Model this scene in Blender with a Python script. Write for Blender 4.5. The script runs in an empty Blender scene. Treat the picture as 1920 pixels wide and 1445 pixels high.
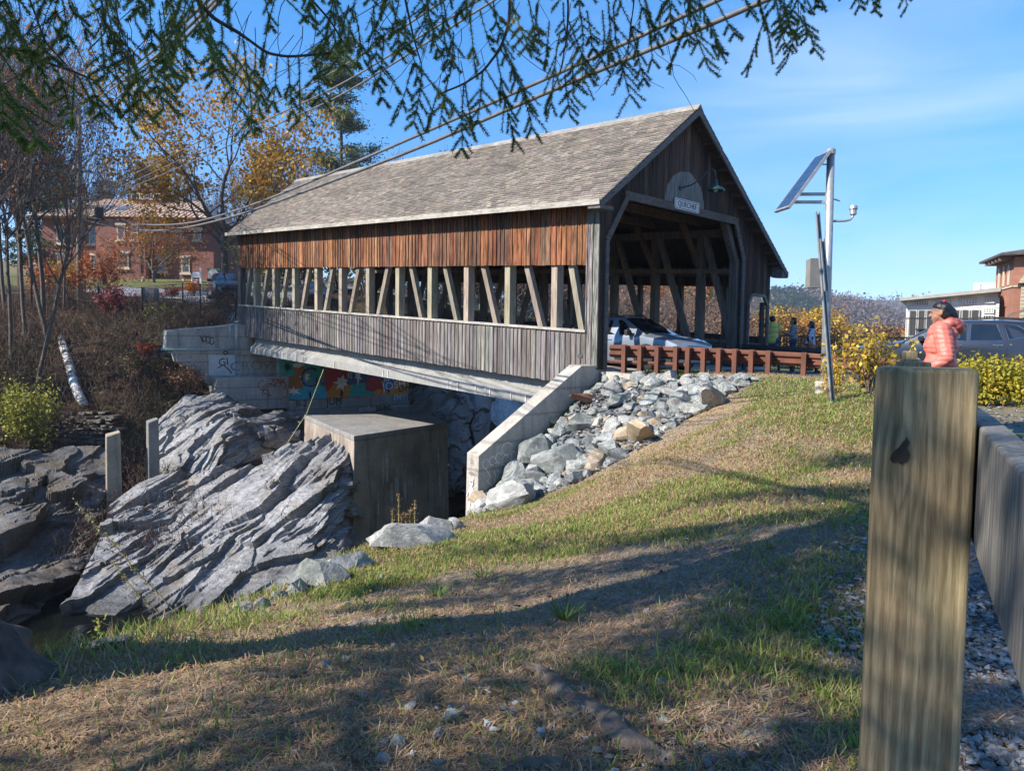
import bpy, bmesh, math, random
import numpy as np
from mathutils import Matrix, Vector
R = math.radians
sc = bpy.context.scene
COL = sc.collection

# ------------------------------------------------------------------ camera
F = 1380.0                      # focal length in photograph pixels (1920 wide)
PITCH, ROLL = -3.5, 0.77
def _rx(a):
    c, s = math.cos(a), math.sin(a); return np.array([[1,0,0],[0,c,-s],[0,s,c]])
def _rz(a):
    c, s = math.cos(a), math.sin(a); return np.array([[c,-s,0],[s,c,0],[0,0,1]])
CAM = _rx(math.pi/2 + R(PITCH)) @ _rz(R(ROLL))
cam = bpy.data.objects.new('camera', bpy.data.cameras.new('camera'))
COL.objects.link(cam)
cam.data.sensor_width = 36.0
cam.data.lens = 36.0*F/1920.0
cam.data.clip_start = 0.05
cam.data.clip_end = 9000
cam.matrix_world = Matrix(CAM.tolist()).to_4x4()
sc.camera = cam
def ray(x, y): return CAM @ np.array([(x-960)/F, -(y-722.5)/F, -1.0])
def at(x, y, d):                # survey point: where the sight line through (x, y) reaches forward distance d
    v = ray(x, y); return v*d/v[1]
def atz(x, y, z):               # ... or height z
    v = ray(x, y); return v*z/v[2]

# ------------------------------------------------------------------ light
SUN_AZ_DIR = np.array([-0.92, -0.39]); SUN_AZ_DIR /= np.linalg.norm(SUN_AZ_DIR)
SUN_EL = R(35.5)
sd = np.array([SUN_AZ_DIR[0]*math.cos(SUN_EL), SUN_AZ_DIR[1]*math.cos(SUN_EL), math.sin(SUN_EL)])   # towards the sun
sun = bpy.data.objects.new('sun', bpy.data.lights.new('sun', 'SUN'))
COL.objects.link(sun)
sun.data.energy = 4.7; sun.data.angle = R(0.53); sun.data.color = (1.0, 0.93, 0.82)
sun.rotation_euler = Vector(sd.tolist()).to_track_quat('Z', 'Y').to_euler()
world = bpy.data.worlds.new('World'); sc.world = world
world.use_nodes = True
wn = world.node_tree; wn.nodes.clear()
def wnode(t, **k):
    n = wn.nodes.new(t)
    for a, b in k.items(): setattr(n, a, b)
    return n
sky = wnode('ShaderNodeTexSky', sky_type='NISHITA', sun_disc=False)
sky.sun_elevation = SUN_EL; sky.sun_rotation = math.atan2(SUN_AZ_DIR[0], SUN_AZ_DIR[1])
sky.altitude = 200; sky.air_density = 1.0; sky.dust_density = 0.0; sky.ozone_density = 4.0
hsv = wnode('ShaderNodeHueSaturation'); hsv.inputs['Saturation'].default_value = 1.3; hsv.inputs['Value'].default_value = 1.0
# thin cirrus: streaky noise on the sky dome
tc = wnode('ShaderNodeTexCoord'); mp = wnode('ShaderNodeMapping')
mp.inputs['Rotation'].default_value = (R(12), R(24), R(20)); mp.inputs['Scale'].default_value = (1.1, 1.6, 6.5)
nz = wnode('ShaderNodeTexNoise'); nz.inputs['Scale'].default_value = 1.7; nz.inputs['Detail'].default_value = 6; nz.inputs['Roughness'].default_value = 0.52
nz.inputs['Distortion'].default_value = 0.5
cr = wnode('ShaderNodeValToRGB'); cr.color_ramp.elements[0].position = 0.40; cr.color_ramp.elements[1].position = 0.78
cr.color_ramp.elements[0].color = (0,0,0,1); cr.color_ramp.elements[1].color = (0.62,0.62,0.62,1)
sx = wnode('ShaderNodeSeparateXYZ'); mr = wnode('ShaderNodeMapRange')
mr.inputs['From Min'].default_value = -0.05; mr.inputs['From Max'].default_value = 0.4
mul = wnode('ShaderNodeMath', operation='MULTIPLY')
mx = wnode('ShaderNodeMix', data_type='RGBA'); mx.inputs['B'].default_value = (2.9, 3.7, 4.7, 1)
bg = wnode('ShaderNodeBackground'); bg.inputs['Strength'].default_value = 0.125
wo = wnode('ShaderNodeOutputWorld')
L = wn.links.new
L(sky.outputs[0], hsv.inputs['Color']); L(tc.outputs['Generated'], mp.inputs[0]); L(mp.outputs[0], nz.inputs['Vector'])
L(nz.outputs['Fac'], cr.inputs[0]); L(tc.outputs['Generated'], sx.inputs[0]); L(sx.outputs[0], mr.inputs['Value'])
L(cr.outputs[0], mul.inputs[0]); L(mr.outputs[0], mul.inputs[1]); L(mul.outputs[0], mx.inputs['Factor'])
hz_t = wnode('ShaderNodeValToRGB'); hz_t.color_ramp.elements[0].position = 0.0; hz_t.color_ramp.elements[1].position = 0.42
hz_t.color_ramp.elements[0].color = (0.52,0.565,0.74,1); hz_t.color_ramp.elements[1].color = (1,1,1,1); htm = wnode('ShaderNodeMix', data_type='RGBA', blend_type='MULTIPLY'); htm.inputs['Factor'].default_value = 1
L(sx.outputs[2], hz_t.inputs[0]); L(hsv.outputs[0], htm.inputs['A']); L(hz_t.outputs[0], htm.inputs['B']); L(htm.outputs['Result'], mx.inputs['A']); L(mx.outputs['Result'], bg.inputs['Color']); L(bg.outputs[0], wo.inputs[0])
sc.view_settings.view_transform = 'Standard'; sc.view_settings.look = 'None'
sc.view_settings.exposure = 1.1; sc.view_settings.gamma = 1.0; sc.view_settings.use_curve_mapping = False
sc.render.engine = 'CYCLES'
sc.cycles.max_bounces = 6; sc.cycles.diffuse_bounces = 3; sc.cycles.glossy_bounces = 2; sc.cycles.transmission_bounces = 3
sc.cycles.transparent_max_bounces = 6; sc.cycles.use_denoising = True
sc.cycles.caustics_reflective = False; sc.cycles.caustics_refractive = False

# ------------------------------------------------------------------ helpers
def tag(o, label=None, cat=None, group=None, kind=None):
    if label: o['label'] = label
    if cat: o['category'] = cat
    if group: o['group'] = group
    if kind: o['kind'] = kind
    return o
def thing(name, label, cat, loc=(0,0,0), rz=0.0, group=None):
    o = bpy.data.objects.new(name, None); COL.objects.link(o)
    o.location = [float(c) for c in loc]; o.rotation_euler = (0, 0, rz); o.empty_display_size = 0.2
    return tag(o, label, cat, group)
def copy_tree(o, parent=None):
    c = o.copy(); COL.objects.link(c)
    if parent is not None: c.parent = parent
    for ch in list(o.children): copy_tree(ch, c)
    return c
def link(name, me, m, parent=None):
    o = bpy.data.objects.new(name, me); COL.objects.link(o)
    for q in (m if isinstance(m, (list, tuple)) else [m]): me.materials.append(q)
    if parent is not None: o.parent = parent
    return o
def fast_mesh(name, V, Fc, col=None, smooth=False, mats=None):
    """V (n,3), Fc (m,k) faces of one size, col (n,3) vertex colours"""
    V = np.asarray(V, np.float32); Fc = np.asarray(Fc, np.int32); k = Fc.shape[1]
    me = bpy.data.meshes.new(name)
    me.vertices.add(len(V)); me.vertices.foreach_set('co', V.ravel())
    me.loops.add(Fc.size); me.loops.foreach_set('vertex_index', Fc.ravel())
    me.polygons.add(len(Fc)); me.polygons.foreach_set('loop_start', np.arange(0, Fc.size, k, dtype=np.int32))
    if mats is not None: me.polygons.foreach_set('material_index', np.asarray(mats, np.int32))
    me.polygons.foreach_set('use_smooth', np.full(len(Fc), smooth))
    if col is not None:
        a = me.color_attributes.new('Col', 'FLOAT_COLOR', 'POINT')
        c4 = np.ones((len(V), 4), np.float32); c4[:, :3] = col; a.data.foreach_set('color', c4.ravel())
    me.update(calc_edges=True); me.validate()
    return me
class MB:
    """collects boxes, prisms and tubes into one mesh"""
    def __init__(s, xf=None): s.v = []; s.f = []; s.c = []; s.m = []; s.xf = xf; s.col = (1,1,1); s.mi = 0
    def add(s, V, Fs):
        n = len(s.v)
        if s.xf is not None: V = [s.xf(*p) for p in V]
        s.v += [tuple(float(c) for c in p) for p in V]; s.c += [s.col]*len(V)
        s.f += [tuple(i+n for i in f) for f in Fs]; s.m += [s.mi]*len(Fs)
    def box(s, x0, x1, y0, y1, z0, z1):
        s.add([(x0,y0,z0),(x1,y0,z0),(x1,y1,z0),(x0,y1,z0),(x0,y0,z1),(x1,y0,z1),(x1,y1,z1),(x0,y1,z1)],
              [(0,3,2,1),(4,5,6,7),(0,1,5,4),(1,2,6,5),(2,3,7,6),(3,0,4,7)])
    def hexa(s, P8):
        s.add(P8, [(0,3,2,1),(4,5,6,7),(0,1,5,4),(1,2,6,5),(2,3,7,6),(3,0,4,7)])
    def beam(s, a, b, w, h, up=(0,0,1)):
        a = np.array(a, float); b = np.array(b, float); d = b-a; d /= np.linalg.norm(d)
        up = np.array(up, float); sdv = np.cross(d, up)
        if np.linalg.norm(sdv) < 1e-4: sdv = np.cross(d, (1,0,0))
        sdv /= np.linalg.norm(sdv); u2 = np.cross(sdv, d)
        q = [(-1,-1),(1,-1),(1,1),(-1,1)]
        s.add([a+sdv*w/2*i+u2*h/2*j for i, j in q]+[b+sdv*w/2*i+u2*h/2*j for i, j in q],
              [(0,3,2,1),(4,5,6,7),(0,1,5,4),(1,2,6,5),(2,3,7,6),(3,0,4,7)])
    def prism(s, poly, fn0, fn1):
        """poly of 2D points; fn0/fn1 turn them into the two end faces"""
        n = len(poly)
        s.add([fn0(*p) for p in poly]+[fn1(*p) for p in poly],
              [tuple(range(n-1,-1,-1)), tuple(range(n,2*n))]+[(i,(i+1)%n,n+(i+1)%n,n+i) for i in range(n)])
    def tube(s, pts, rad, n=8, cap=True):
        pts = [np.array(p, float) for p in pts]
        if not hasattr(rad, '__len__'): rad = [rad]*len(pts)
        V = []; prev = None
        for i, p in enumerate(pts):
            d = pts[min(i+1,len(pts)-1)]-pts[max(i-1,0)]; d /= (np.linalg.norm(d)+1e-12)
            if prev is None:
                ref = np.array((0,0,1.)) if abs(d[2]) < .9 else np.array((1.,0,0)); a = np.cross(d, ref)
            else: a = prev - d*np.dot(prev, d)
            a /= np.linalg.norm(a); prev = a; b = np.cross(d, a)
            V += [p+rad[i]*(math.cos(t)*a+math.sin(t)*b) for t in [2*math.pi*k/n for k in range(n)]]
        Fs = []
        for i in range(len(pts)-1):
            for k in range(n):
                k2 = (k+1)%n; Fs.append((i*n+k, i*n+k2, (i+1)*n+k2, (i+1)*n+k))
        if cap: Fs += [tuple(range(n-1,-1,-1)), tuple((len(pts)-1)*n+k for k in range(n))]
        s.add(V, Fs)
    def lathe(s, prof, n=16, axis='z', c=(0,0,0)):
        V = []; Fs = []; ax = {'z':lambda r,h,t:(r*math.cos(t),r*math.sin(t),h),'y':lambda r,h,t:(r*math.cos(t),h,r*math.sin(t)),'x':lambda r,h,t:(h,r*math.cos(t),r*math.sin(t))}[axis]
        for r, h in prof:
            for k in range(n):
                q = ax(r, h, 2*math.pi*k/n); V.append((q[0]+c[0], q[1]+c[1], q[2]+c[2]))
        for i in range(len(prof)-1):
            for k in range(n):
                k2 = (k+1)%n; Fs.append((i*n+k, i*n+k2, (i+1)*n+k2, (i+1)*n+k))
        Fs += [tuple(range(n-1,-1,-1)), tuple((len(prof)-1)*n+k for k in range(n))]
        s.add(V, Fs)
    def build(s, name, m, parent=None, smooth=False, bevel=0, auto=None):
        me = bpy.data.meshes.new(name); me.from_pydata(s.v, [], s.f)
        a = me.color_attributes.new('Col', 'FLOAT_COLOR', 'POINT')
        c4 = np.ones((len(s.v), 4), np.float32); c4[:, :3] = np.array(s.c); a.data.foreach_set('color', c4.ravel())
        me.polygons.foreach_set('material_index', np.array(s.m, np.int32))
        bm = bmesh.new(); bm.from_mesh(me); bmesh.ops.recalc_face_normals(bm, faces=bm.faces)
        bm.to_mesh(me); bm.free()
        if smooth: me.polygons.foreach_set('use_smooth', np.full(len(me.polygons), True))
        me.update()
        o = link(name, me, m, parent)
        if bevel:
            b = o.modifiers.new('bevel', 'BEVEL'); b.width = bevel; b.segments = 2; b.limit_method = 'ANGLE'; b.angle_limit = R(40)
        if auto is not None:
            me.polygons.foreach_set('use_smooth', np.full(len(me.polygons), True))
            try: me.set_sharp_from_angle(angle=R(auto))
            except Exception: pass
        return o

# value noise on numpy arrays
_rng0 = np.random.default_rng(11)
_LAT = _rng0.random((32,32,32)).astype(np.float32)
def vnoise(p):
    p = np.asarray(p, float); i = np.floor(p).astype(int); f = p-i; f = f*f*(3-2*f); i &= 31; j = (i+1) & 31
    x0,y0,z0 = i[...,0],i[...,1],i[...,2]; x1,y1,z1 = j[...,0],j[...,1],j[...,2]; fx,fy,fz = f[...,0],f[...,1],f[...,2]
    l = lambda a,b,t: a+(b-a)*t
    return l(l(l(_LAT[x0,y0,z0],_LAT[x1,y0,z0],fx),l(_LAT[x0,y1,z0],_LAT[x1,y1,z0],fx),fy),
             l(l(_LAT[x0,y0,z1],_LAT[x1,y0,z1],fx),l(_LAT[x0,y1,z1],_LAT[x1,y1,z1],fx),fy),fz)
def fbm(p, oct=4, gain=.5, lac=2.03):
    p = np.asarray(p, float); a = 1.; s = 0.; t = 0.
    for k in range(oct): s = s + a*vnoise(p*lac**k+k*7.31); t += a; a *= gain
    return s/t

# ------------------------------------------------------------------ materials
def nodes(name):
    m = bpy.data.materials.new(name); m.use_nodes = True; t = m.node_tree
    return m, t, t.nodes['Principled BSDF']
def lk(t, a, b): t.links.new(a, b)
def pos(t, scale=(1,1,1), obj=False, rot=(0,0,0)):
    c = t.nodes.new('ShaderNodeTexCoord') if obj else t.nodes.new('ShaderNodeNewGeometry')
    mpn = t.nodes.new('ShaderNodeMapping'); mpn.inputs['Scale'].default_value = scale; mpn.inputs['Rotation'].default_value = rot
    lk(t, c.outputs['Object'] if obj else c.outputs['Position'], mpn.inputs[0]); return mpn.outputs[0]
def noise(t, vec, scale=5., detail=4., rough=.55, dist=0.):
    n = t.nodes.new('ShaderNodeTexNoise'); lk(t, vec, n.inputs['Vector'])
    n.inputs['Scale'].default_value = scale; n.inputs['Detail'].default_value = detail
    n.inputs['Roughness'].default_value = rough; n.inputs['Distortion'].default_value = dist
    return n.outputs['Fac']
def ramp(t, fac, stops):
    n = t.nodes.new('ShaderNodeValToRGB'); e = n.color_ramp.elements
    while len(e) < len(stops): e.new(0.5)
    for q, (p_, c) in zip(e, stops):
        q.position = p_; q.color = (*c, 1) if hasattr(c, '__len__') else (c, c, c, 1)
    lk(t, fac, n.inputs[0]); return n.outputs[0]
def mix(t, fac, a, b, mode='MIX'):
    n = t.nodes.new('ShaderNodeMix'); n.data_type = 'RGBA'; n.blend_type = mode
    for s_, v in (('Factor', fac), ('A', a), ('B', b)):
        if hasattr(v, 'links'): lk(t, v, n.inputs[s_])
        elif s_ == 'Factor': n.inputs[s_].default_value = v
        else: n.inputs[s_].default_value = (*v, 1)
    return n.outputs['Result']
def vcol(t):
    n = t.nodes.new('ShaderNodeAttribute'); n.attribute_name = 'Col'; return n.outputs['Color']
def bump(t, b, h, strength=.4, dist=.02):
    n = t.nodes.new('ShaderNodeBump'); n.inputs['Strength'].default_value = strength; n.inputs['Distance'].default_value = dist
    lk(t, h, n.inputs['Height']); lk(t, n.outputs[0], b.inputs['Normal'])
def mat(name, c1, c2=None, scale=6., rough=.85, bmp=0., bdist=.02, stretch=(1,1,1), attr=False, obj=False, metal=0., spec=.4, detail=5., lo=.35, hi=.65, rot=(0,0,0), coat=0.):
    m, t, b = nodes(name); c2 = c2 or tuple(x*.6 for x in c1)
    v = pos(t, stretch, obj, rot); n = noise(t, v, scale, detail)
    c = ramp(t, n, [(lo, c2), (hi, c1)])
    if attr: c = mix(t, 1.0, c, vcol(t), 'MULTIPLY')
    lk(t, c, b.inputs['Base Color']); b.inputs['Roughness'].default_value = rough; b.inputs['Metallic'].default_value = metal
    b.inputs['Specular IOR Level'].default_value = spec
    if coat: b.inputs['Coat Weight'].default_value = coat; b.inputs['Coat Roughness'].default_value = .05
    if bmp: bump(t, b, noise(t, v, scale*2.5, 6.), bmp, bdist)
    return m
def leafmat(name, rough=.6, trans=.35):
    """leaf colour from the mesh, light passes through"""
    m, t, b = nodes(name); c = vcol(t)
    lk(t, c, b.inputs['Base Color']); b.inputs['Roughness'].default_value = rough; b.inputs['Specular IOR Level'].default_value = .3
    tr = t.nodes.new('ShaderNodeBsdfTranslucent'); lk(t, c, tr.inputs[0]); ms = t.nodes.new('ShaderNodeMixShader'); ms.inputs[0].default_value = trans
    lk(t, b.outputs[0], ms.inputs[1]); lk(t, tr.outputs[0], ms.inputs[2]); lk(t, ms.outputs[0], t.nodes['Material Output'].inputs[0])
    return m
# ------------------------------------------------------------------ terrain
def tps(ctrl):
    c = np.array(ctrl, float); X = c[:, :2]; n = len(X)
    def k(d2): return np.where(d2 > 1e-9, d2*np.log(np.maximum(d2, 1e-9)), 0)*.5
    K = k(((X[:,None]-X[None])**2).sum(-1)) + np.eye(n)*.05
    Q = np.hstack([np.ones((n,1)), X]); A = np.block([[K, Q],[Q.T, np.zeros((3,3))]])
    w = np.linalg.solve(A, np.concatenate([c[:,2], np.zeros(3)]))
    def f(x, y):
        x = np.asarray(x, float); y = np.asarray(y, float); s = w[n]+w[n+1]*x+w[n+2]*y
        for i in range(n): s = s+w[i]*k((x-X[i,0])**2+(y-X[i,1])**2)
        return s
    return f
def sdist(poly):
    """signed distance to a polyline, positive on its left side"""
    P_ = np.array(poly, float)
    def f(x, y):
        x = np.asarray(x, float); y = np.asarray(y, float); best = np.full(x.shape, 1e9); sg = np.ones(x.shape)
        for a, b in zip(P_[:-1], P_[1:]):
            d = b-a; t = np.clip(((x-a[0])*d[0]+(y-a[1])*d[1])/(d@d), 0, 1)
            q = np.hypot(x-a[0]-t*d[0], y-a[1]-t*d[1]); s = np.sign(d[0]*(y-a[1])-d[1]*(x-a[0]))
            u = q < best-1e-9; best = np.where(u, q, best); sg = np.where(u, s, sg)
        return best*sg
    return f
near_f = tps([(0,2,-1.16),(-1.5,2,-1.28),(1.3,2,-1.13),(-2.35,2.8,-1.42),(0,.6,-1.1),(2,0,-1.08),(-2,0,-1.3),(0,-5,-1.1),(6,-6,-1.1),(-6,-6,-1.5),(-6,-.5,-1.55),
  (-2.0,3.5,-1.52),(-2.05,5.5,-2.02),(-1.45,7.5,-2.15),(-.9,11,-2.75),(-.65,14,-3.35),(0,5.5,-1.8),(0,9.3,-2.4),(0,12,-2.85),(1.1,14.6,-2.85),
  (2.2,4.8,-1.2),(4.07,8.9,-.97),(4.9,15.2,-.86),(2.75,14.4,-2.05),(2.0,9,-1.55),(3.4,11,-1.18),(1,3.5,-1.3),(1.2,6.5,-1.6),
  (2.4,18.3,-1.0),(-.6,15.5,-3.5),(1,16.8,-2.3),(6.4,16.0,-.70),(4.6,17,-.74),(3.3,17.9,-.88),(4.58,10.5,-.845),(5.3,12.5,-.81),(7.8,13.9,-.85),
  (4.5,7.8,-1.08),(3,3,-1.08),(6,6,-1.05),(10,9,-1.02),(12,14,-1.02),(6,20.5,-1.05),(9,18,-1.1),(20,20,-1.1),(8,25,-1.05),(12,30,-1.1),
  (28,40,-1.2),(60,40,-1.6),(60,0,-1.2),(30,-40,-1.2),(-30,-40,-1.8),(20,60,-3.2),(80,100,-3.6)])
E_NEAR = [(-13,-30),(-8.5,-4),(-7.4,0),(-4.8,1.9),(-3.0,2.8),(-2.0,3.45),(-2.05,5.4),(-1.5,7.5),(-.95,11),(-.7,14),(-.75,16.1),(.3,17.2),(2.5,19.2),(6.5,23.5),(10.5,29),(15,36),(40,55),(160,110),(900,420)]
dn_f = sdist(E_NEAR)
def g3(px, py, d): return tuple(at(px, py, d))
E_FAR = [(-120,-10),(-40,9),(-20,15),(-11.3,18.3),(-6,18.7),(-3.6,21.5),(-2.7,27),(-1.5,33),(-.4,43),(6,52),(30,72),(130,140),(900,560)]
df_f = sdist(E_FAR)
far_f = tps([(-40,9,-8),(-20,15,-8),(-11.3,18.3,-7.7),(-6,18.7,-7.7),(-3.6,21.5,-7.7),(-2.7,27,-7.6),(-1.5,33,-7),(-.4,43,-4.5),
  g3(330,905,27.5),g3(560,835,30.5),g3(140,850,28.5),g3(-60,850,26.5),g3(300,860,29.5),g3(450,800,32),
  g3(60,750,29.5),g3(230,745,30.5),g3(300,720,32),g3(0,645,32),g3(150,630,35),g3(300,612,35.5),g3(390,645,34.5),g3(380,600,37.5),
  g3(270,577,40),g3(150,577,40),g3(0,575,40),g3(440,584,37.5),g3(-200,640,30),g3(-300,560,40),
  g3(330,556,50),g3(440,562,44),g3(200,540,56),g3(420,540,55),g3(300,530,64),g3(150,525,70),g3(400,532,62),g3(250,521,76),g3(400,525,76),g3(100,522,76),
  (-42,105,8),(-20,105,7.5),(-70,80,9),(0,62,2.0),(0,100,3),(8,58,.2),(16,66,-1.2),(-10.5,39,.9),(-9,36,.4),(-13,46,2.4),(-6,46,1.0),(-2,50,.2),
  (40,90,-2.5),(120,170,-3.2),(-120,60,10),(-120,10,6)])
def smooth(a, b, x): t = np.clip((x-a)/(b-a), 0, 1); return t*t*(3-2*t)
def height(x, y):
    x = np.asarray(x, float); y = np.asarray(y, float)
    dn = dn_f(x, y); df = df_f(x, y)           # dn > 0: on the gorge side of the near bank; df < 0: on the river side of the far bank
    hn = near_f(x, y) - 1.9*np.maximum(0, dn); hf = far_f(x, y) - 2.2*np.maximum(0, -df)
    r = np.hypot(x, y); az = np.arctan2(x, np.maximum(y, 1e-3))
    fl = np.where(y > 42.5, -3.9, -8.2)
    h = np.maximum(np.maximum(np.where(dn < 6, hn, -99), np.where(df > -6, hf, -99)), fl)
    cu = (x-2.143)*-.6929+(y-18.7)*.721; cv = (x-2.143)*.721+(y-18.7)*.693    # the hollow in front of the far abutment
    cut = smooth(11, 13, cu)*smooth(20.95, 20.6, cu)*smooth(-1.6, -.4, cv)*smooth(9.9, 9.2, cv); h = np.where(cut > 0, np.minimum(h, h*(1-cut)+np.minimum(h, -5.6)*cut), h)
    tgt = -3.6+11.5*smooth(.02, -.35, az)
    k = smooth(85, 190, r); return h*(1-k)+tgt*k
def hz(x, y): return float(height(np.array([x]), np.array([y]))[0])
def ground_pt(px, py, d0=2, d1=60):
    """where the sight line through a photograph pixel meets the ground"""
    dd = np.geomspace(d0, d1, 900); v = ray(px, py); q = v[None]*(dd/v[1])[:, None]
    hh = height(q[:,0], q[:,1]); w = np.nonzero(q[:,2] <= hh)[0]
    return q[w[0]] if len(w) else q[-1]
green_n = lambda x, y: fbm(np.stack([x*.55+3, y*.42+9, x*0+2], -1), 4, .6)
RIP = [(2.35,18.45),(3.9,17.2),(5.35,15.5),(4.9,15.25),(4.0,14.9),(2.75,14.55),(1.1,14.35),(-.55,13.9),(-.75,15.7)]
def inpoly(poly, x, y):
    r = np.zeros(np.shape(x), bool); n = len(poly)
    for i in range(n):
        (x0,y0),(x1,y1) = poly[i], poly[(i+1)%n]
        r ^= ((y0 > y) != (y1 > y)) & (x < (x1-x0)*(y-y0)/((y1-y0) if y1 != y0 else 1e-9)+x0)
    return r
# the fence line and the gravel lot to its right
FA = np.array([.55,1.0]); FD = np.array([.472,.882]); FD /= np.linalg.norm(FD)
def fence_off(x, y): return (x-FA[0])*FD[1]-(y-FA[1])*FD[0]      # > 0 right of the fence
def masks(x, y):
    dn = dn_f(x, y); fo = fence_off(x, y); r = np.hypot(x, y)
    grav = smooth(.0, .35, fo+.25*(fbm(np.stack([x*2,y*2,x*0],-1))-.5)*2)*smooth(26, 18, r)*(dn < 0)
    grav = np.maximum(grav, .55*smooth(-.9, -.2, fo)*smooth(7.5, 2, r)*(dn < 0))
    grav = np.maximum(grav, 1.*inpoly(RIP, x, y))
    grav = np.where((fo > .3) & (y > 8.6+.35*x*0), grav*.25, grav)
    far = (df_f(x, y) > -3) & (dn > 0)
    grav = np.maximum(grav, .45*np.exp(-((x-1.35)/1.2)**2-((y-4.6)/1.6)**2)*(dn < 0))
    lit = np.where(far, 1., smooth(.0, 1.2, dn)); lit = np.where(far & (y > 58), .25, lit)
    g = green_n(x, y)
    gr = smooth(.43, .56, g)*(1-.6*grav)
    gr = np.where(fo < -0.4, gr, gr*.6)
    gr = np.where(far & (y > 57), 1., np.where(far, .15*gr, gr))
    gr = np.where(r > 90, .35, gr)
    return grav, lit, gr
fw = np.radians(np.concatenate([np.arange(-180,-46,3.), np.arange(-46,46,.16), np.arange(46,180,3.)]))
rad = np.concatenate([[.02,.2], np.geomspace(.4, 60, 300), np.geomspace(62, 2600, 62)])
A_, R_ = np.meshgrid(fw, rad); gx = R_*np.sin(A_); gy = R_*np.cos(A_)
gz = height(gx, gy)
nb = smooth(40, 5, R_)
gz = gz + nb*((fbm(np.stack([gx*2.2,gy*2.2,gx*0],-1),4)-.5)*.10+(vnoise(np.stack([gx*14,gy*14,gx*0],-1))-.5)*.018)
farm = (df_f(gx,gy) > -3) & (dn_f(gx,gy) > 0) & (gy < 41)
gz = gz + np.where(farm, (fbm(np.stack([gx*.9,gy*.9,gz*.9],-1),5,.6)-.5)*1.1*smooth(0,2,df_f(gx,gy)), 0)
m1, m2, m3 = masks(gx, gy)
nr, na = gx.shape
idx = np.arange(nr*na).reshape(nr, na); i2 = np.roll(idx, -1, 1)
Fq = np.stack([idx[:-1], i2[:-1], i2[1:], idx[1:]], -1).reshape(-1, 4)[:, ::-1]
gm, t, b = nodes('ground_mix')
v = pos(t); n1 = noise(t, v, 1.1, 6, .62); n2 = noise(t, v, 9., 6, .7); n3 = noise(t, v, 55., 5, .7); vm = t.nodes.new('ShaderNodeVectorMath')
dirt = ramp(t, n2, [(.3,(.14,.108,.08)),(.52,(.255,.20,.148)),(.7,(.38,.315,.24))])
straw = ramp(t, n3, [(.3,(.15,.10,.06)),(.5,(.31,.225,.135)),(.72,(.47,.36,.23))])
base = mix(t, ramp(t, n1, [(.42,0.),(.58,1.)]), dirt, straw)
grn = ramp(t, n3, [(.3,(.035,.05,.012)),(.55,(.095,.125,.03)),(.75,(.19,.20,.07))])
sp = t.nodes.new('ShaderNodeSeparateColor'); lk(t, vcol(t), sp.inputs[0])
gf = t.nodes.new('ShaderNodeMath'); gf.operation = 'MULTIPLY'; lk(t, sp.outputs[2], gf.inputs[0]); lk(t, ramp(t, n2, [(.3,.25),(.6,1.)]), gf.inputs[1])
base = mix(t, gf.outputs[0], base, grn)
gravel_c = ramp(t, n3, [(.25,(.07,.07,.075)),(.5,(.20,.20,.205)),(.75,(.42,.42,.42))])
base = mix(t, sp.outputs[0], base, gravel_c)
litter = ramp(t, n2, [(.25,(.012,.010,.008)),(.5,(.05,.034,.022)),(.75,(.12,.078,.045))])
base = mix(t, sp.outputs[1], base, mix(t, mix(t, sp.outputs[2], (0,0,0), ramp(t, n1, [(.3,.5),(.6,1.)])), litter, (.13,.15,.035)))
lk(t, base, b.inputs['Base Color']); b.inputs['Roughness'].default_value = .95; b.inputs['Specular IOR Level'].default_value = .15
bump(t, b, n3, .9, .03)
g_me = fast_mesh('ground', np.stack([gx,gy,gz],-1).reshape(-1,3), Fq, np.stack([m1,m2,m3],-1).reshape(-1,3), True)
tag(link('ground', g_me, gm), kind='structure')

# road beyond the guardrail, from the portal round to the right
asph = mat('asphalt', (.085,.088,.095), (.05,.052,.058), 30, .9, .25, .006)
def strip(name, L_, R_s, z, m, kind='structure', drape=None):
    V = []; Fs = []
    for (a, b_, zz) in zip(L_, R_s, z): V += [(a[0],a[1],zz),(b_[0],b_[1],zz)]
    for i in range(len(L_)-1): Fs.append((2*i,2*i+1,2*i+3,2*i+2))
    mb = MB(); mb.add(V, Fs); o = mb.build(name, m); tag(o, kind=kind); return o
strip('road', [(2.9,19.0),(4.6,17.75),(6.6,16.9),(8.5,14.9),(13,12.7),(30,9),(70,5)], [(7.0,23.1),(8.8,23.0),(11,23.2),(14,23.6),(20,24),(40,23),(80,20)],
      [-.80,-.83,-.86,-.90,-.93,-1.0,-1.1], asph)
kerb = mat('kerb_concrete', (.42,.41,.38), (.3,.29,.27), 8, .9, .2)
# far road beyond the bridge
def drape(name, pts, w, m, lift=.06):
    L_=[];R_s=[];z=[]; P_=np.array(pts,float)
    V=[];Fs=[];k=9
    d=np.gradient(P_,axis=0)
    for i,p in enumerate(P_):
        nrm=np.array([-d[i][1],d[i][0]]); nrm/=np.linalg.norm(nrm)
        for j in range(k):
            q=p+nrm*w*(j/(k-1)-.5); V.append((q[0],q[1],hz(q[0],q[1])+lift))
    for i in range(len(P_)-1):
        for j in range(k-1): Fs.append((i*k+j,i*k+j+1,(i+1)*k+j+1,(i+1)*k+j))
    mb=MB(); mb.add(V,Fs); o=mb.build(name,m,smooth=True); tag(o,kind='structure'); return o
def dens(pts,n=40):
    P_=np.array(pts,float); s=np.concatenate([[0],np.cumsum(np.hypot(*np.diff(P_,axis=0).T))]); q=np.linspace(0,s[-1],n)
    return np.stack([np.interp(q,s,P_[:,0]),np.interp(q,s,P_[:,1])],-1)
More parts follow.
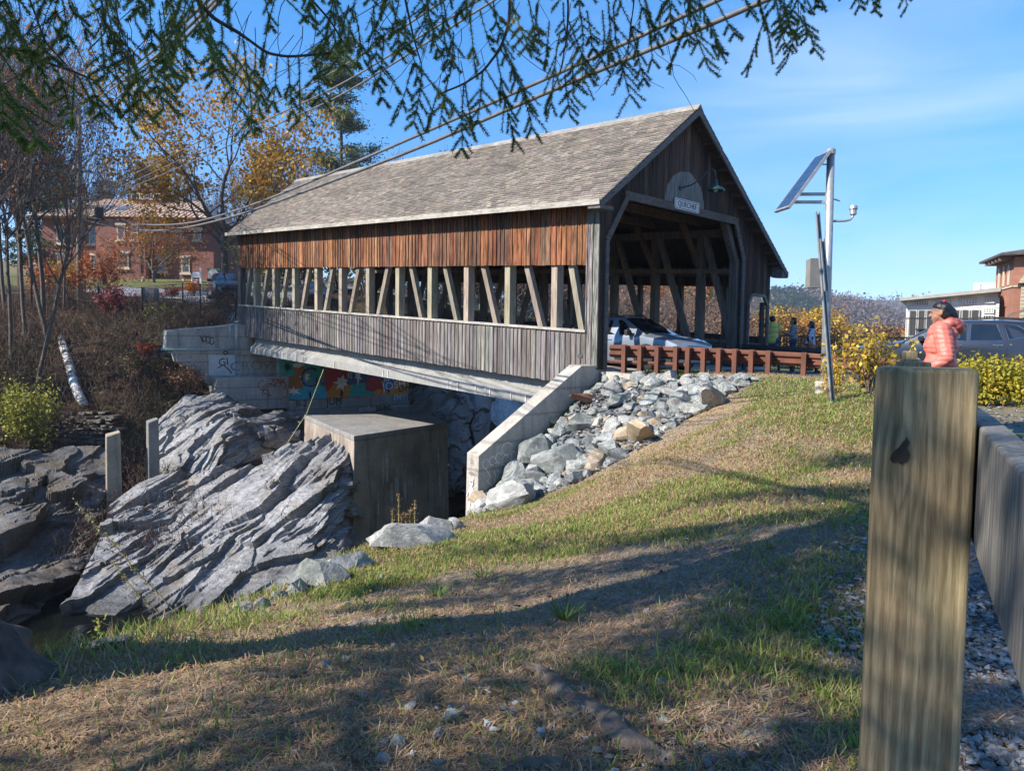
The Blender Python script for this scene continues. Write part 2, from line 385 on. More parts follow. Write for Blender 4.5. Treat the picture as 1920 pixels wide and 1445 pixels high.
asph2 = mat('pale_asphalt', (.30,.30,.31), (.2,.2,.21), 12, .9)
def gp2(px,py,a=20,b=110): q=ground_pt(px,py,a,b); return (q[0],q[1])
drape('road', dens([gp2(180,543),gp2(270,549),gp2(350,556),gp2(430,562)]), 4.5, asph2)
bpt = lambda u_, v_: (2.143-.6929*u_+.721*v_, 18.7+.721*u_+.693*v_)
drape('road', dens([bpt(21.4,3.6), bpt(26,3.6), bpt(31,5), bpt(36,9), bpt(44,18)]), 7.5, asph2, .08)
# water
wm, t, b = nodes('river_water'); b.inputs['Base Color'].default_value = (.004,.006,.006,1); b.inputs['Roughness'].default_value = .04
bump(t, b, noise(t, pos(t, (1,1,1)), 1.6, 4), .12, .05)
mb = MB(); mb.add([(-60,-6,-7.2),(4,6,-7.2),(6,43.2,-7.2),(-20,30,-7.2)], [(0,1,2,3)]); tag(mb.build('river_water', wm), kind='structure')
mb = MB(); mb.add([(-6,43,-3.1),(14,38,-3.1),(400,200,-3.1),(340,330,-3.1)], [(0,1,2,3)]); tag(mb.build('mill_pond_water', wm), kind='structure')
fm, t, b = nodes('white_water'); v = pos(t, (9, 9, 1.6)); n = noise(t, v, 1.6, 8, .72)
lk(t, ramp(t, n, [(.30,(.08,.14,.24)),(.40,(.45,.56,.72)),(.50,(.93,.94,.96))]), b.inputs['Base Color']); b.inputs['Roughness'].default_value = .35
bump(t, b, n, .8, .12)
fx0 = at(918,735,42.2)[0]; V = []; Fs = []; nx, nzv = 60, 60
for j in range(nzv):
    tt = j/(nzv-1)
    for i in range(nx):
        x = fx0+(i/(nx-1))*3.6; V.append((x, 42.3-1.5*tt**.6-.35*float(vnoise(np.array([x*3,tt*1.5,1.]))), -2.95-4.3*tt))
for j in range(nzv-1):
    for i in range(nx-1): Fs.append((j*nx+i,j*nx+i+1,(j+1)*nx+i+1,(j+1)*nx+i))
mb = MB(); mb.add(V, Fs); tag(mb.build('waterfall', fm, smooth=True), kind='structure')
# ------------------------------------------------------------------ covered bridge
UH = np.array([-.6929,.7210,0]); UH /= np.linalg.norm(UH); VH = np.array([UH[1],-UH[0],0]); N0 = np.array([2.143,18.7,.273]); G = .0571
def B(u, v, z): q = N0+UH*u+VH*v; return (q[0], q[1], q[2]+z+G*u)
rb = np.random.default_rng(5)
# weathered vertical boards: colour per board from the mesh, grain from stretched noise
def woodmat(name, stretch=(14,14,.9), dark=.35, lo=.34, hi=.66, rough=.85, bmp=.35):
    m, t, b = nodes(name); v = pos(t, stretch); n = noise(t, v, 1.6, 7, .65, .4); n2 = noise(t, pos(t, (1.2,1.2,.5)), 1.2, 4)
    c = mix(t, 1., vcol(t), ramp(t, n, [(lo, dark),(hi, 1.15)]), 'MULTIPLY'); c = mix(t, 1., c, ramp(t, n2, [(.3,.72),(.7,1.1)]), 'MULTIPLY')
    lk(t, c, b.inputs['Base Color']); b.inputs['Roughness'].default_value = rough; b.inputs['Specular IOR Level'].default_value = .2
    bump(t, b, n, bmp, .012); return m
W_SIDE = woodmat('weathered_boards'); W_BEAM = woodmat('bridge_timber', (9,9,1.2), .6)
W_SIDE2 = woodmat('rusty_boards', (16,16,1.1), .22, .38, .60)
W_HOR = woodmat('weathered_trim', (3,3,14), .6)
CONC = None
def concmat(name, c1, c2, stain=(.10,.095,.085), form=True, bs=.35):
    m, t, b = nodes(name); v = pos(t); n1 = noise(t, v, 1.3, 6, .6); n2 = noise(t, v, 14, 6, .65); st = noise(t, pos(t, (4,4,.5)), 1.1, 6, .62)
    c = mix(t, ramp(t, n1, [(.35,0.),(.65,1.)]), c1, c2); c = mix(t, ramp(t, st, [(.52,0.),(.72,.75)]), c, stain)
    c = mix(t, 1., c, ramp(t, n2, [(.3,.78),(.7,1.12)]), 'MULTIPLY')
    if form:
        w = t.nodes.new('ShaderNodeTexWave'); w.bands_direction = 'Z'; w.inputs['Scale'].default_value = .55; w.inputs['Distortion'].default_value = .25; lk(t, v, w.inputs[0])
        c = mix(t, 1., c, ramp(t, w.outputs[1], [(.0,.72),(.06,1.)]), 'MULTIPLY')
    lk(t, c, b.inputs['Base Color']); b.inputs['Roughness'].default_value = .9; b.inputs['Specular IOR Level'].default_value = .2
    bump(t, b, n2, bs, .01); return m
C_PALE = concmat('pale_concrete', (.46,.42,.36), (.36,.33,.285), (.2,.18,.155))
C_GREY = concmat('grey_concrete', (.40,.385,.36), (.30,.285,.265), (.14,.13,.12))
C_DARK = concmat('stained_concrete', (.36,.305,.25), (.22,.18,.145), (.09,.073,.06), False)
C_BEAM = concmat('girder_concrete', (.30,.295,.28), (.245,.24,.225), (.18,.165,.15), False, .04)

bridge = thing('covered_bridge', 'weathered timber covered bridge with a shingled gable roof spanning the rocky gorge', 'bridge', B(10.6,3.6,-1.2))
bridge_inv = -np.array(bridge.location)
def bb(): return MB(lambda u, v, z: tuple(np.array(B(u, v, z))+bridge_inv))
def jit(c, a=.25): k = 1+rb.uniform(-a, a); return tuple(max(0, x*k*(1+rb.uniform(-.05,.05))) for x in c)
ORANGE = [(.29,.115,.052),(.33,.14,.064),(.25,.092,.045),(.20,.09,.052),(.35,.17,.085),(.155,.085,.058),(.29,.118,.055),(.26,.125,.068),(.20,.115,.078)]
GREY = [(.225,.20,.185),(.255,.23,.215),(.195,.175,.165),(.28,.255,.235),(.22,.19,.17),(.24,.225,.22),(.175,.16,.155)]
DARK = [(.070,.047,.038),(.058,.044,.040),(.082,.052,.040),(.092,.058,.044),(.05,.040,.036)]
ROOFZ_L = lambda v: 3.08+(v+.5)*.7465       # underside of the left slope
ROOFZ_R = lambda v: 6.22-(v-3.73)*.7385
RZ = lambda v: min(ROOFZ_L(v), ROOFZ_R(v))
# upper siding
m_ = bb(); u = -.02
while u < 21.28:
    w = rb.uniform(.15,.21); e = min(u+w-.008, 21.3); m_.col = jit(ORANGE[rb.integers(len(ORANGE))], .16); d = rb.uniform(0,.012)
    if u < .34: m_.col = jit(GREY[rb.integers(4)], .15)
    m_.box(u, e, -.025-d, .0, (1.655+rb.uniform(-.008,.008)) if u >= .34 else -.98, 3.30)
    if rb.random() < .75:
        m_.col = tuple(x*.8 for x in m_.col); m_.box(e-.012, e+.024, -.05-d, -.026-d, 1.66 if u >= .34 else -.98, 3.30)
    u += w
m_.build('upper_siding', W_SIDE2, bridge)
m_ = bb(); u = .36
while u < 20.95:
    w = rb.uniform(.15,.21); e = min(u+w-.008, 21.0); m_.col = jit(GREY[rb.integers(len(GREY))]); d = rb.uniform(0,.012)
    m_.box(u, e, -.025-d, .0, -1.43+rb.uniform(-.012,.012), -.07)
    m_.col = tuple(x*.75 for x in m_.col); m_.box(e-.012, e+.022, -.048-d, -.026-d, -1.43, -.07); u += w
m_.build('lower_siding', W_SIDE, bridge)
m_ = bb(); m_.col = (.42,.39,.35); m_.box(.34, 21.2, -.09, .24, -.065, 0); m_.build('rail_cap', W_HOR, bridge)
m_ = bb(); m_.col = (.16,.14,.13); m_.box(21.02, 21.3, -.05, .2, -.95, 3.2); m_.build('corner_board', W_SIDE, bridge)
POSTS = [1.65,3.48,5.30,7.11,8.90,10.73,12.58,14.40,16.24,18.02,19.86]
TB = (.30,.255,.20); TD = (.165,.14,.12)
for u in POSTS:
    m_ = bb(); m_.col = jit((.33,.285,.215),.12); m_.box(u-.21, u, .03, .28, -1.3, 3.25); m_.build('truss_post', W_BEAM, bridge)
for a, b_ in zip(POSTS[:-1], POSTS[1:]):
    m_ = bb(); m_.col = jit((.28,.24,.19),.12)
    if b_ < 9.3: p, q = (a-.02, -1.25), (b_-.26, 3.2)      # lean towards the portal at the foot
    elif a > 8.5: p, q = (b_-.26, -1.25), (a+.02, 3.2)
    m_.hexa([(p[0]-.09,.07,p[1]),(p[0]+.09,.07,p[1]),(p[0]+.09,.23,p[1]),(p[0]-.09,.23,p[1]),(q[0]-.09,.07,q[1]),(q[0]+.09,.07,q[1]),(q[0]+.09,.23,q[1]),(q[0]-.09,.23,q[1])])
    m_.build('truss_brace', W_BEAM, bridge)
for p, q in (((.30,-1.25),(1.38,3.2)),((21.1,-1.25),(19.95,3.2))):
    m_ = bb(); m_.col = jit((.30,.26,.2),.1)
    m_.hexa([(p[0]-.09,.07,p[1]),(p[0]+.09,.07,p[1]),(p[0]+.09,.23,p[1]),(p[0]-.09,.23,p[1]),(q[0]-.09,.07,q[1]),(q[0]+.09,.07,q[1]),(q[0]+.09,.23,q[1]),(q[0]-.09,.23,q[1])])
    m_.build('truss_brace', W_BEAM, bridge)
# right-hand truss between road and walkway, and the outer walkway wall
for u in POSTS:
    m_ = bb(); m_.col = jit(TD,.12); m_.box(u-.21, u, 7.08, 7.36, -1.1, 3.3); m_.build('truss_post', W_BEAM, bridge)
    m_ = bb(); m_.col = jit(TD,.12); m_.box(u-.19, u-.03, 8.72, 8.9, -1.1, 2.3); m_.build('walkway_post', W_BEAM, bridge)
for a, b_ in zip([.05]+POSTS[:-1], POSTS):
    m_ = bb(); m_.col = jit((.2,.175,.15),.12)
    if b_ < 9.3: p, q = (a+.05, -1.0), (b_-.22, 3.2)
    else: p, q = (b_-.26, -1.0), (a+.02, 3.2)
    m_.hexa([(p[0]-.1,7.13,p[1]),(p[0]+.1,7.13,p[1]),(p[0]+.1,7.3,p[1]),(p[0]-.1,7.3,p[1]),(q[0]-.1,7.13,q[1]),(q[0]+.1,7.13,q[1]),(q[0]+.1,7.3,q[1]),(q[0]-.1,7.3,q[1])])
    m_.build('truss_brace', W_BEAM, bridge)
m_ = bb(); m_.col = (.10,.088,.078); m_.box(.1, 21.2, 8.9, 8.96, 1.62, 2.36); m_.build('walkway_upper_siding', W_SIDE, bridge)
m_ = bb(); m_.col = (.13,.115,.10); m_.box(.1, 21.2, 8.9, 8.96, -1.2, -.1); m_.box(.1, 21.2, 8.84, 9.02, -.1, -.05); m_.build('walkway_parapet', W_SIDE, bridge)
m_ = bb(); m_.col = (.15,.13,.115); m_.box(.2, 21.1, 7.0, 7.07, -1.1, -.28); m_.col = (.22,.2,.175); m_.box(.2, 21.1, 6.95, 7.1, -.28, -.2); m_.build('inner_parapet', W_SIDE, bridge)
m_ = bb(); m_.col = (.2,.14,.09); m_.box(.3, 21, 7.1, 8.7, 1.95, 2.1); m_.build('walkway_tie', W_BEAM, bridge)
# top chords, tie beams and knee braces
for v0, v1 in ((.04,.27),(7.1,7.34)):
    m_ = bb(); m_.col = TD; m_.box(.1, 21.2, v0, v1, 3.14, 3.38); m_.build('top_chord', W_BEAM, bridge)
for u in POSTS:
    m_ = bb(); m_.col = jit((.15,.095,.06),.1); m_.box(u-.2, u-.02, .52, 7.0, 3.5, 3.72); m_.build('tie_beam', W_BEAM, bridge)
    for s in (0, 1):
        m_ = bb(); m_.col = jit((.17,.105,.065),.1); v0, v1 = ((.3, 1.35) if s == 0 else (7.05, 6.0))
        m_.beam((u-.11, v0, 2.15), (u-.11, v1, 3.5), .13, .16); m_.build('knee_brace', W_BEAM, bridge)
for k in range(12):
    u = .6+k*1.83
    m_ = bb(); m_.col = (.09,.065,.05)
    m_.beam((u, -.3, ROOFZ_L(-.3)-.1), (u, 3.7, ROOFZ_L(3.7)-.1), .07, .18); m_.beam((u, 9.1, ROOFZ_R(9.1)-.1), (u, 3.76, ROOFZ_R(3.76)-.1), .07, .18); m_.build('rafter_pair', W_BEAM, bridge)
# deck, girders
m_ = bb(); m_.col = (.2,.2,.2); m_.box(-.15, 21.4, .1, 8.9, -1.38, -1.04); m_.build('deck', C_GREY, bridge)
for v0 in (.0, 2.6, 5.2, 7.8):
    m_ = bb(); m_.col = (1,1,1); m_.prism([(v0+.32,-1.39),(v0+.30,-1.74),(v0+.1,-1.90),(v0+.08,-2.17),(v0+.75,-2.17),(v0+.73,-1.90),(v0+.5,-1.74),(v0+.5,-1.39)], lambda a, b_: (.3,a,b_), lambda a, b_: (20.35,a,b_)); m_.build('girder', C_BEAM, bridge)
LIME = mat('lime_stain', (.74,.72,.66), (.6,.58,.52), 5)
for u in (1.9,2.6,3.2,4.1,4.3,4.75,5.6,5.9,6.1,9.4,9.7,13.,16.,17.2): m_ = bb(); m_.box(u, u+rb.uniform(.012,.03), .066, .08, -2.17, -1.92); m_.build('lime_stain', LIME, bridge)
# gable ends built of boards round the openings
def op_lo(v):
    if v < .28: return -.98
    if v < 1.05: return 2.35+(v-.28)/.77*1.05
    if v < 6.5: return 3.44
    if v < 7.02: return 3.44-(v-6.5)/.52*1.0
    if v < 7.5: return -.98
    if v < 7.72: return 1.0+(v-7.5)/.22*.26
    if v < 8.5: return 1.26
    if v < 8.74: return 1.26-(v-8.5)/.24*.26
    return -.98
def gable(u0, u1, pal, top=True):
    m_ = bb(); v = -.02
    brk = [.28,1.05,3.73,6.5,7.02,7.5,7.72,8.5,8.74,8.96]
    while v < 8.95:
        nxt = min([b_ for b_ in brk if b_ > v+1e-4]); w = min(rb.uniform(.15,.21), nxt-v)
        if nxt-v-w < .05: w = nxt-v
        a, c = v+.004, v+w-.004; m_.col = jit(pal[rb.integers(len(pal))]); d = rb.uniform(0,.012); e = 1e-4
        hi0, hi1 = RZ(a)-.02, RZ(c)-.02
        m_.hexa([(u0-d,a,op_lo(v+e)),(u0-d,c,op_lo(v+w-e)),(u1,c,op_lo(v+w-e)),(u1,a,op_lo(v+e)),(u0-d,a,hi0),(u0-d,c,hi1),(u1,c,hi1),(u1,a,hi0)])
        v += w
    return m_.build('gable_siding', W_SIDE, bridge)
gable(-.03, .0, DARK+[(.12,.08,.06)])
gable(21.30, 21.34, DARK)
TR = (.125,.108,.098)
def trim(poly, u0, u1, wd, name, col=TR):
    m_ = bb(); m_.col = col
    for a, b_ in zip(poly[:-1], poly[1:]): m_.beam((u0,a[0],a[1]), (u0,b_[0],b_[1]), u1, wd)
    return m_
for uu in (-.075, 21.39):
    m_ = trim([(.9,3.52),(6.62,3.52)], uu, .07, .22, '')
    m_.beam((uu,.22,2.30), (uu,1.0,3.46), .06, .16); m_.beam((uu,6.54,3.44), (uu,7.1,2.33), .06, .16)
    m_.col = (.13,.12,.115); m_.beam((uu,7.06,2.3), (uu,7.06,-.98), .06, .14, (0,1,0)); m_.beam((uu,.24,2.3), (uu,.24,-.98), .05, .12, (0,1,0))
    m_.build('portal_trim', W_HOR, bridge)
m_ = trim([(7.47,-.95),(7.47,1.0),(7.72,1.31),(8.52,1.31),(8.77,1.0),(8.77,-.95)], -.07, .05, .1, '', (.2,.18,.165)); m_.build('walkway_trim', W_HOR, bridge)
m_ = bb(); m_.col = (.1,.09,.085); m_.box(.02,.14,8.6,8.74,-.95,1.1); m_.box(.02,.1,7.5,8.5,-.95,-.25); m_.build('walkway_gate', W_SIDE, bridge)
for v0 in (6.86,):
    m_ = bb(); m_.col = (.12,.11,.1); m_.box(.05,.3,v0,v0+.26,-1.0,2.4); m_.beam((.17,v0+.1,2.3),(.17,v0-.6,3.5),.2,.22); m_.build('portal_post', W_BEAM, bridge)
m_ = bb(); m_.col = (.13,.115,.11); m_.box(.02,.26,.03,.26,-1.0,3.2); m_.build('portal_post', W_BEAM, bridge)
# bleached patch the lamp has left on the boards behind the name sign
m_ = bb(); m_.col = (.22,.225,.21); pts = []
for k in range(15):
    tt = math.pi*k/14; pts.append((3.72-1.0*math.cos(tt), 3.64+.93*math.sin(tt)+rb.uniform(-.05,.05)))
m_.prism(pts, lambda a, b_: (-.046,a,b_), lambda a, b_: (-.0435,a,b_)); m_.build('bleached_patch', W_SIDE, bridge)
# roof: decking, shingles course by course, fascia, rakes, ridge cap
u_near = -.42
def u_far(s): return 21.45+1.45*s                    # s: 0 at the eave, 1 at the ridge
m_ = bb(); m_.col = (.085,.06,.045)
for (va, za, vb, zb) in ((-.5,3.08,3.73,6.235),(9.36,2.06,3.73,6.235)):
    m_.hexa([(u_near,va,za),(u_far(0),va,za),(u_far(1),vb,zb),(u_near,vb,zb),(u_near,va,za+.06),(u_far(0),va,za+.06),(u_far(1),vb,zb+.06),(u_near,vb,zb+.06)])
m_.build('roof_decking', W_HOR, bridge)
SH = mat('cedar_shingle', (1.12,1.1,1.05), (.62,.6,.58), 22, .9, .4, .01, (1,1,1), attr=True)
def shingles(va, za, vb, zb, nc, w0, sgn):
    m_ = bb(); L_ = math.hypot(vb-va, zb-za); dv, dz = (vb-va)/L_, (zb-za)/L_; nv, nzz = (-dz*sgn, dv*sgn) if sgn > 0 else (dz, -dv)
    nv, nzz = -abs(dz)*np.sign(dv), abs(dv)
    e = L_/nc
    pal = [(.215,.185,.155),(.25,.215,.18),(.185,.16,.138),(.23,.20,.172),(.16,.14,.122),(.275,.24,.205),(.205,.18,.16)]
    for k in range(nc):
        s0 = k*e; s1 = min(s0+e*1.6, L_); u = u_near-.03-rb.uniform(0,w0); end = u_far(s0/L_)+.02
        band = .92+.16*float(vnoise(np.array([k*.35, 3., 1.])))
        while u < end:
            w = w0*rb.uniform(.6,1.35); a = max(u, u_near-.03)+.004; b_ = min(u+w-.006, end); u += w
            if b_-a < .02: continue
            stain = .86+.28*float(vnoise(np.array([a*.6, k*.12, 5.])))
            m_.col = tuple(c*band*stain for c in jit(pal[rb.integers(len(pal))],.2)); th = .02+rb.uniform(0,.014); j0 = s0+rb.uniform(-.012,.012)
            f = lambda uu, s, h: (uu, va+dv*s+nv*h, za+dz*s+nzz*h)
            m_.add([f(a,j0,.004),f(b_,j0,.004),f(b_,j0,th+.012),f(a,j0,th+.012),f(b_,s1,.006),f(a,s1,.006)], [(0,1,2,3),(3,2,4,5),(0,3,5),(1,4,2)])
    return m_
shingles(-.53,3.13,3.73,6.31,44,.27,1).build('roof_shingles', SH, bridge)
shingles(9.40,2.10,3.73,6.31,36,.8,-1).build('roof_shingles', SH, bridge)
m_ = bb(); m_.col = (.40,.37,.32); m_.box(u_near-.02, 21.5, -.56, -.525, 3.06, 3.2); m_.build('fascia', W_HOR, bridge)
m_ = bb(); m_.col = (.25,.235,.21); m_.box(u_near-.02, 21.5, 9.37, 9.41, 2.0, 2.14); m_.build('fascia', W_HOR, bridge)
m_ = bb(); m_.col = (.29,.27,.24); m_.add([(u_near-.04,3.55,6.20),(u_near-.04,3.73,6.40),(u_near-.04,3.91,6.20),(22.95,3.55,6.20),(22.95,3.73,6.40),(22.95,3.91,6.20),(u_near-.04,3.73,6.3),(22.95,3.73,6.3)],
   [(0,1,4,3),(1,2,5,4),(0,6,1),(1,6,2),(3,4,7),(4,5,7),(0,3,7,6),(2,6,7,5)]); m_.build('ridge_cap', W_HOR, bridge)
for uu in (u_near-.03,):
    for (va, za, vb, zb) in ((-.5,3.06,3.73,6.215),(9.36,2.04,3.73,6.215)):
        m_ = bb(); m_.col = (.15,.145,.14); m_.hexa([(uu,va,za-.08),(uu+.05,va,za-.08),(uu+.05,vb,zb-.12),(uu,vb,zb-.12),(uu,va,za+.09),(uu+.05,va,za+.09),(uu+.05,vb,zb+.07),(uu,vb,zb+.07)]); m_.build('rake_board', W_HOR, bridge)
m_ = bb(); m_.col = (.15,.14,.135); m_.box(u_near-.02,-.05,-.52,.0,2.98,3.07); m_.hexa([(u_near,9.0,1.95),(-.05,9.0,1.95),(-.05,9.36,1.95),(u_near,9.36,1.95),(u_near,9.0,2.4),(-.05,9.0,2.4),(-.05,9.36,2.12),(u_near,9.36,2.12)]); m_.build('eave_return', W_HOR, bridge)
for k in range(12):
    m_ = bb(); m_.col = (.10,.07,.055); v = 4.2+k*.42; m_.beam((u_near+.05,v,ROOFZ_R(v)-.05),(.0,v,ROOFZ_R(v)-.05),.06,.09); m_.build('lookout', W_BEAM, bridge)
m_ = bb(); m_.col = (.2,.19,.18); m_.box(.45,.6,-.055,-.04,-.72,-.64); m_.build('bolt_plate', mat('iron', (.1,.1,.1), None, 8, .6, metal=.6), bridge)

# name sign and barn lamp over the portal
def text(s, size, m, fn, parent, name='lettering', ext=.004, spacing=1.0):
    """font outline turned into a mesh; fn maps text plane (x, y, depth) to the world"""
    cu = bpy.data.curves.new(name, 'FONT'); cu.body = s; cu.size = size; cu.extrude = ext; cu.align_x = 'CENTER'; cu.align_y = 'CENTER'; cu.space_character = spacing; cu.resolution_u = 3
    o = bpy.data.objects.new('tmp', cu); COL.objects.link(o); dg = bpy.context.evaluated_depsgraph_get()
    me = bpy.data.meshes.new_from_object(o.evaluated_get(dg)); bpy.data.objects.remove(o); bpy.data.curves.remove(cu)
    n = len(me.vertices); c = np.zeros(n*3, np.float32); me.vertices.foreach_get('co', c); c = c.reshape(-1,3)
    me.vertices.foreach_set('co', np.array([fn(*q) for q in c], np.float32).ravel()); me.update(); me.name = name
    return link(name, me, m, parent)
PAINT_W = mat('sign_white', (.62,.63,.63), (.5,.51,.52), 6, .6); PAINT_K = mat('sign_black', (.03,.03,.035), None, 6, .6)
sg0 = np.array(B(-.08,3.72,3.62)); sign = thing('name_sign', 'white wooden name board with black lettering above the bridge portal', 'sign', sg0)
sf = lambda x, y, z: tuple(np.array(B(-.10-z, 3.72+x, 3.62+y))-sg0)
def rrect(w, h, r, n=5):
    o = []
    for cx_, cy_, a0 in ((w-r,h-r,0),(-w+r,h-r,90),(-w+r,-h+r,180),(w-r,-h+r,270)):
        o += [(cx_+r*math.cos(R(a0+90*k/n)), cy_+r*math.sin(R(a0+90*k/n))) for k in range(n+1)]
    return o
m_ = MB(sf); m_.prism(rrect(.62,.15,.05), lambda a, b_: (a,b_,-.0), lambda a, b_: (a,b_,.03)); m_.build('board', PAINT_W, sign)
m_ = MB(sf); o1 = rrect(.59,.125,.04); o2 = rrect(.575,.11,.035); n = len(o1)
m_.add([(a,b_,.033) for a, b_ in o1]+[(a,b_,.033) for a, b_ in o2], [(i,(i+1)%n,n+(i+1)%n,n+i) for i in range(n)]); m_.build('border_line', PAINT_K, sign)
text('QUECHEE', .21, PAINT_K, lambda x, y, z: sf(x*1.03, y, .034+z), sign)
lp0 = np.array(B(-.1,3.55,4.1)); lamp = thing('barn_lamp', 'green gooseneck barn lamp over the white name board', 'lamp', lp0)
LG = mat('lamp_enamel', (.03,.07,.07), (.02,.05,.05), 6, .35, metal=.3)
lf = lambda a, b_, c_: tuple(np.array(B(-.1-a, 3.55+b_, 4.1+c_))-lp0)
m_ = MB(lf); m_.lathe([(.07,.0),(.07,.03)], 12, 'x', (-.04,-.1,-.02)); m_.build('wall_plate', LG, lamp)
m_ = MB(lf); m_.tube([(0,-.1,-.02),(.25,.0,.05),(.5,.12,.22),(.62,.2,.42),(.72,.25,.5),(.82,.28,.42),(.84,.29,.2)], .02, 8); m_.build('gooseneck', LG, lamp, True)
m_ = MB(lf); m_.lathe([(.025,.2),(.05,.1),(.07,.02),(.12,-.02),(.2,-.05),(.25,-.09),(.25,-.14),(.235,-.14),(.2,-.07),(.05,-.04)], 20, 'z', (.84,.29,.02)); m_.build('lamp_shade', LG, lamp, True)
m_ = MB(lf); m_.lathe([(.02,.04),(.05,.0),(.065,-.05),(.05,-.1),(.01,-.12)], 12, 'z', (.84,.29,-.03)); m_.build('bulb', mat('glass_bulb', (.7,.6,.4), None, 4, .2), lamp, True)
# ------------------------------------------------------------------ concrete work
def wallpt(px, py, U):           # survey of a face standing across the bridge at distance U from the portal
    v = ray(px, py); p0 = N0+UH*U; q = v*np.dot(p0, UH)/np.dot(v, UH)-N0
    return float(q@VH), float(q[2]-G*U)
def local(o): off = np.array(o); return lambda u, v, z: tuple(np.array(B(u, v, z))-off)
o0 = B(.2,-2,-2.5); wing = thing('wing_wall', 'pale concrete wing wall sloping down beside the boulder slope at the portal corner', 'retaining wall', o0)
xf = local(o0)
m_ = MB(xf); m_.prism([(.34,-.88),(-.58,-.88),(-3.95,-2.8),(-4.0,-5.4),(.34,-5.4)], lambda a, b_: (0,a,b_), lambda a, b_: (.40,a,b_)); m_.build('wall', C_PALE, wing, bevel=.015)
m_ = MB(xf); m_.box(-.28,.0,.1,7.4,-3.2,-1.08); m_.build('bridge_seat', C_GREY, wing)
m_ = MB(xf); m_.prism([(.36,-1.0),(2.1,-1.0),(2.1,-1.9),(.36,-1.9)], lambda a, b_: (-a,-.06,b_), lambda a, b_: (-a,.25,b_)); m_.build('kerb_block', C_PALE, wing)
GW = mat('spray_white', (.75,.76,.76), (.6,.62,.62), 7, .7); GK = mat('spray_black', (.03,.03,.035), None, 7, .7); GR = mat('spray_red', (.36,.05,.05), None, 7, .7)
def ribbon(m_, pts, w, f):
    """flat painted stroke: pts in a 2D plane, f maps to 3D"""
    P_ = np.array(pts, float); d = np.gradient(P_, axis=0); d /= np.linalg.norm(d, axis=1)[:, None]+1e-9; n = np.stack([-d[:,1], d[:,0]], -1)*w/2
    V = [f(*p) for p in P_+n]+[f(*p) for p in P_-n]; k = len(P_); m_.add(V, [(i,i+1,k+i+1,k+i) for i in range(k-1)])
def arc(cx_, cy_, rx, ry, a0=0, a1=360, n=18): return [(cx_+rx*math.cos(R(a)), cy_+ry*math.sin(R(a))) for a in np.linspace(a0, a1, n)]
# white horned stick figure on the end face
fe = lambda uu, z: (uu, -3.985, z)
m_ = MB(xf)
for poly in (arc(.20,-3.42,.062,.085,0,345,14), [(.14,-3.36),(.165,-3.35),(.135,-3.27)], [(.26,-3.36),(.235,-3.35),(.27,-3.27)],
             [(.15,-3.53),(.25,-3.53),(.27,-3.72),(.25,-3.82),(.15,-3.82),(.13,-3.72)], [(.15,-3.54),(.14,-3.6),(.05,-3.76),(.035,-3.74)], [(.25,-3.54),(.26,-3.6),(.35,-3.76),(.365,-3.74)],
             [(.15,-3.81),(.195,-3.81),(.14,-4.02),(.09,-4.1),(.08,-4.06)], [(.205,-3.81),(.25,-3.81),(.32,-4.04),(.30,-4.1),(.27,-4.06)], [(.185,-3.5),(.215,-3.5),(.215,-3.54),(.185,-3.54)]):
    m_.add([fe(.4-a,b_) for a, b_ in poly], [tuple(range(len(poly)))])
m_.build('spray_figure', GW, wing)
m_ = MB(xf); f2 = lambda uu, z: (uu, -3.992, z)
for poly in (arc(.2,-3.22,.085,.025), arc(.178,-3.405,.012,.012), arc(.222,-3.405,.012,.012), arc(.2,-3.45,.02,.012,200,340,6), [(.33,-3.1),(.36,-3.06),(.37,-3.14),(.31,-3.22),(.38,-3.23)], [(.17,-2.98),(.2,-2.88),(.23,-2.98),(.17,-3.0)]):
    ribbon(m_, [(.4-a,b_) for a, b_ in poly], .012, f2)
m_.build('spray_detail', GK, wing)
m_ = MB(xf); f3 = lambda vv, z: (-.006, vv, z)
for c_ in ((-3.75,-3.0,.09,.11),(-3.55,-2.95,.09,.1),(-3.35,-2.9,.1,.11),(-3.15,-2.98,.1,.12),(-3.1,-2.72,.16,.14),(-2.9,-2.9,.08,.1)): ribbon(m_, arc(*c_, 20, 300, 14), .018, f3)
for p_ in ([(-3.75,-3.1),(-3.6,-3.3),(-3.7,-3.4),(-3.55,-3.5),(-3.62,-3.75),(-3.5,-3.6),(-3.45,-3.3),(-3.5,-3.15)],[(-3.4,-3.2),(-3.2,-3.25),(-3.15,-3.35),(-3.35,-3.38)],[(-3.4,-3.42),(-3.15,-3.42),(-3.12,-3.5),(-3.35,-3.52)],[(-3.4,-3.35),(-3.25,-3.05),(-3.5,-3.0)],
           [(-2.98,-3.0),(-2.9,-3.02),(-2.93,-3.1),(-2.99,-3.08)],[(-2.97,-3.16),(-2.9,-3.18),(-2.92,-3.26),(-2.98,-3.24),(-2.97,-3.16)],[(-2.95,-3.32),(-2.88,-3.34),(-2.9,-3.42),(-2.96,-3.4),(-2.95,-3.32)]):
    ribbon(m_, p_, .016, f3)
m_.build('spray_doodle', GW, wing)

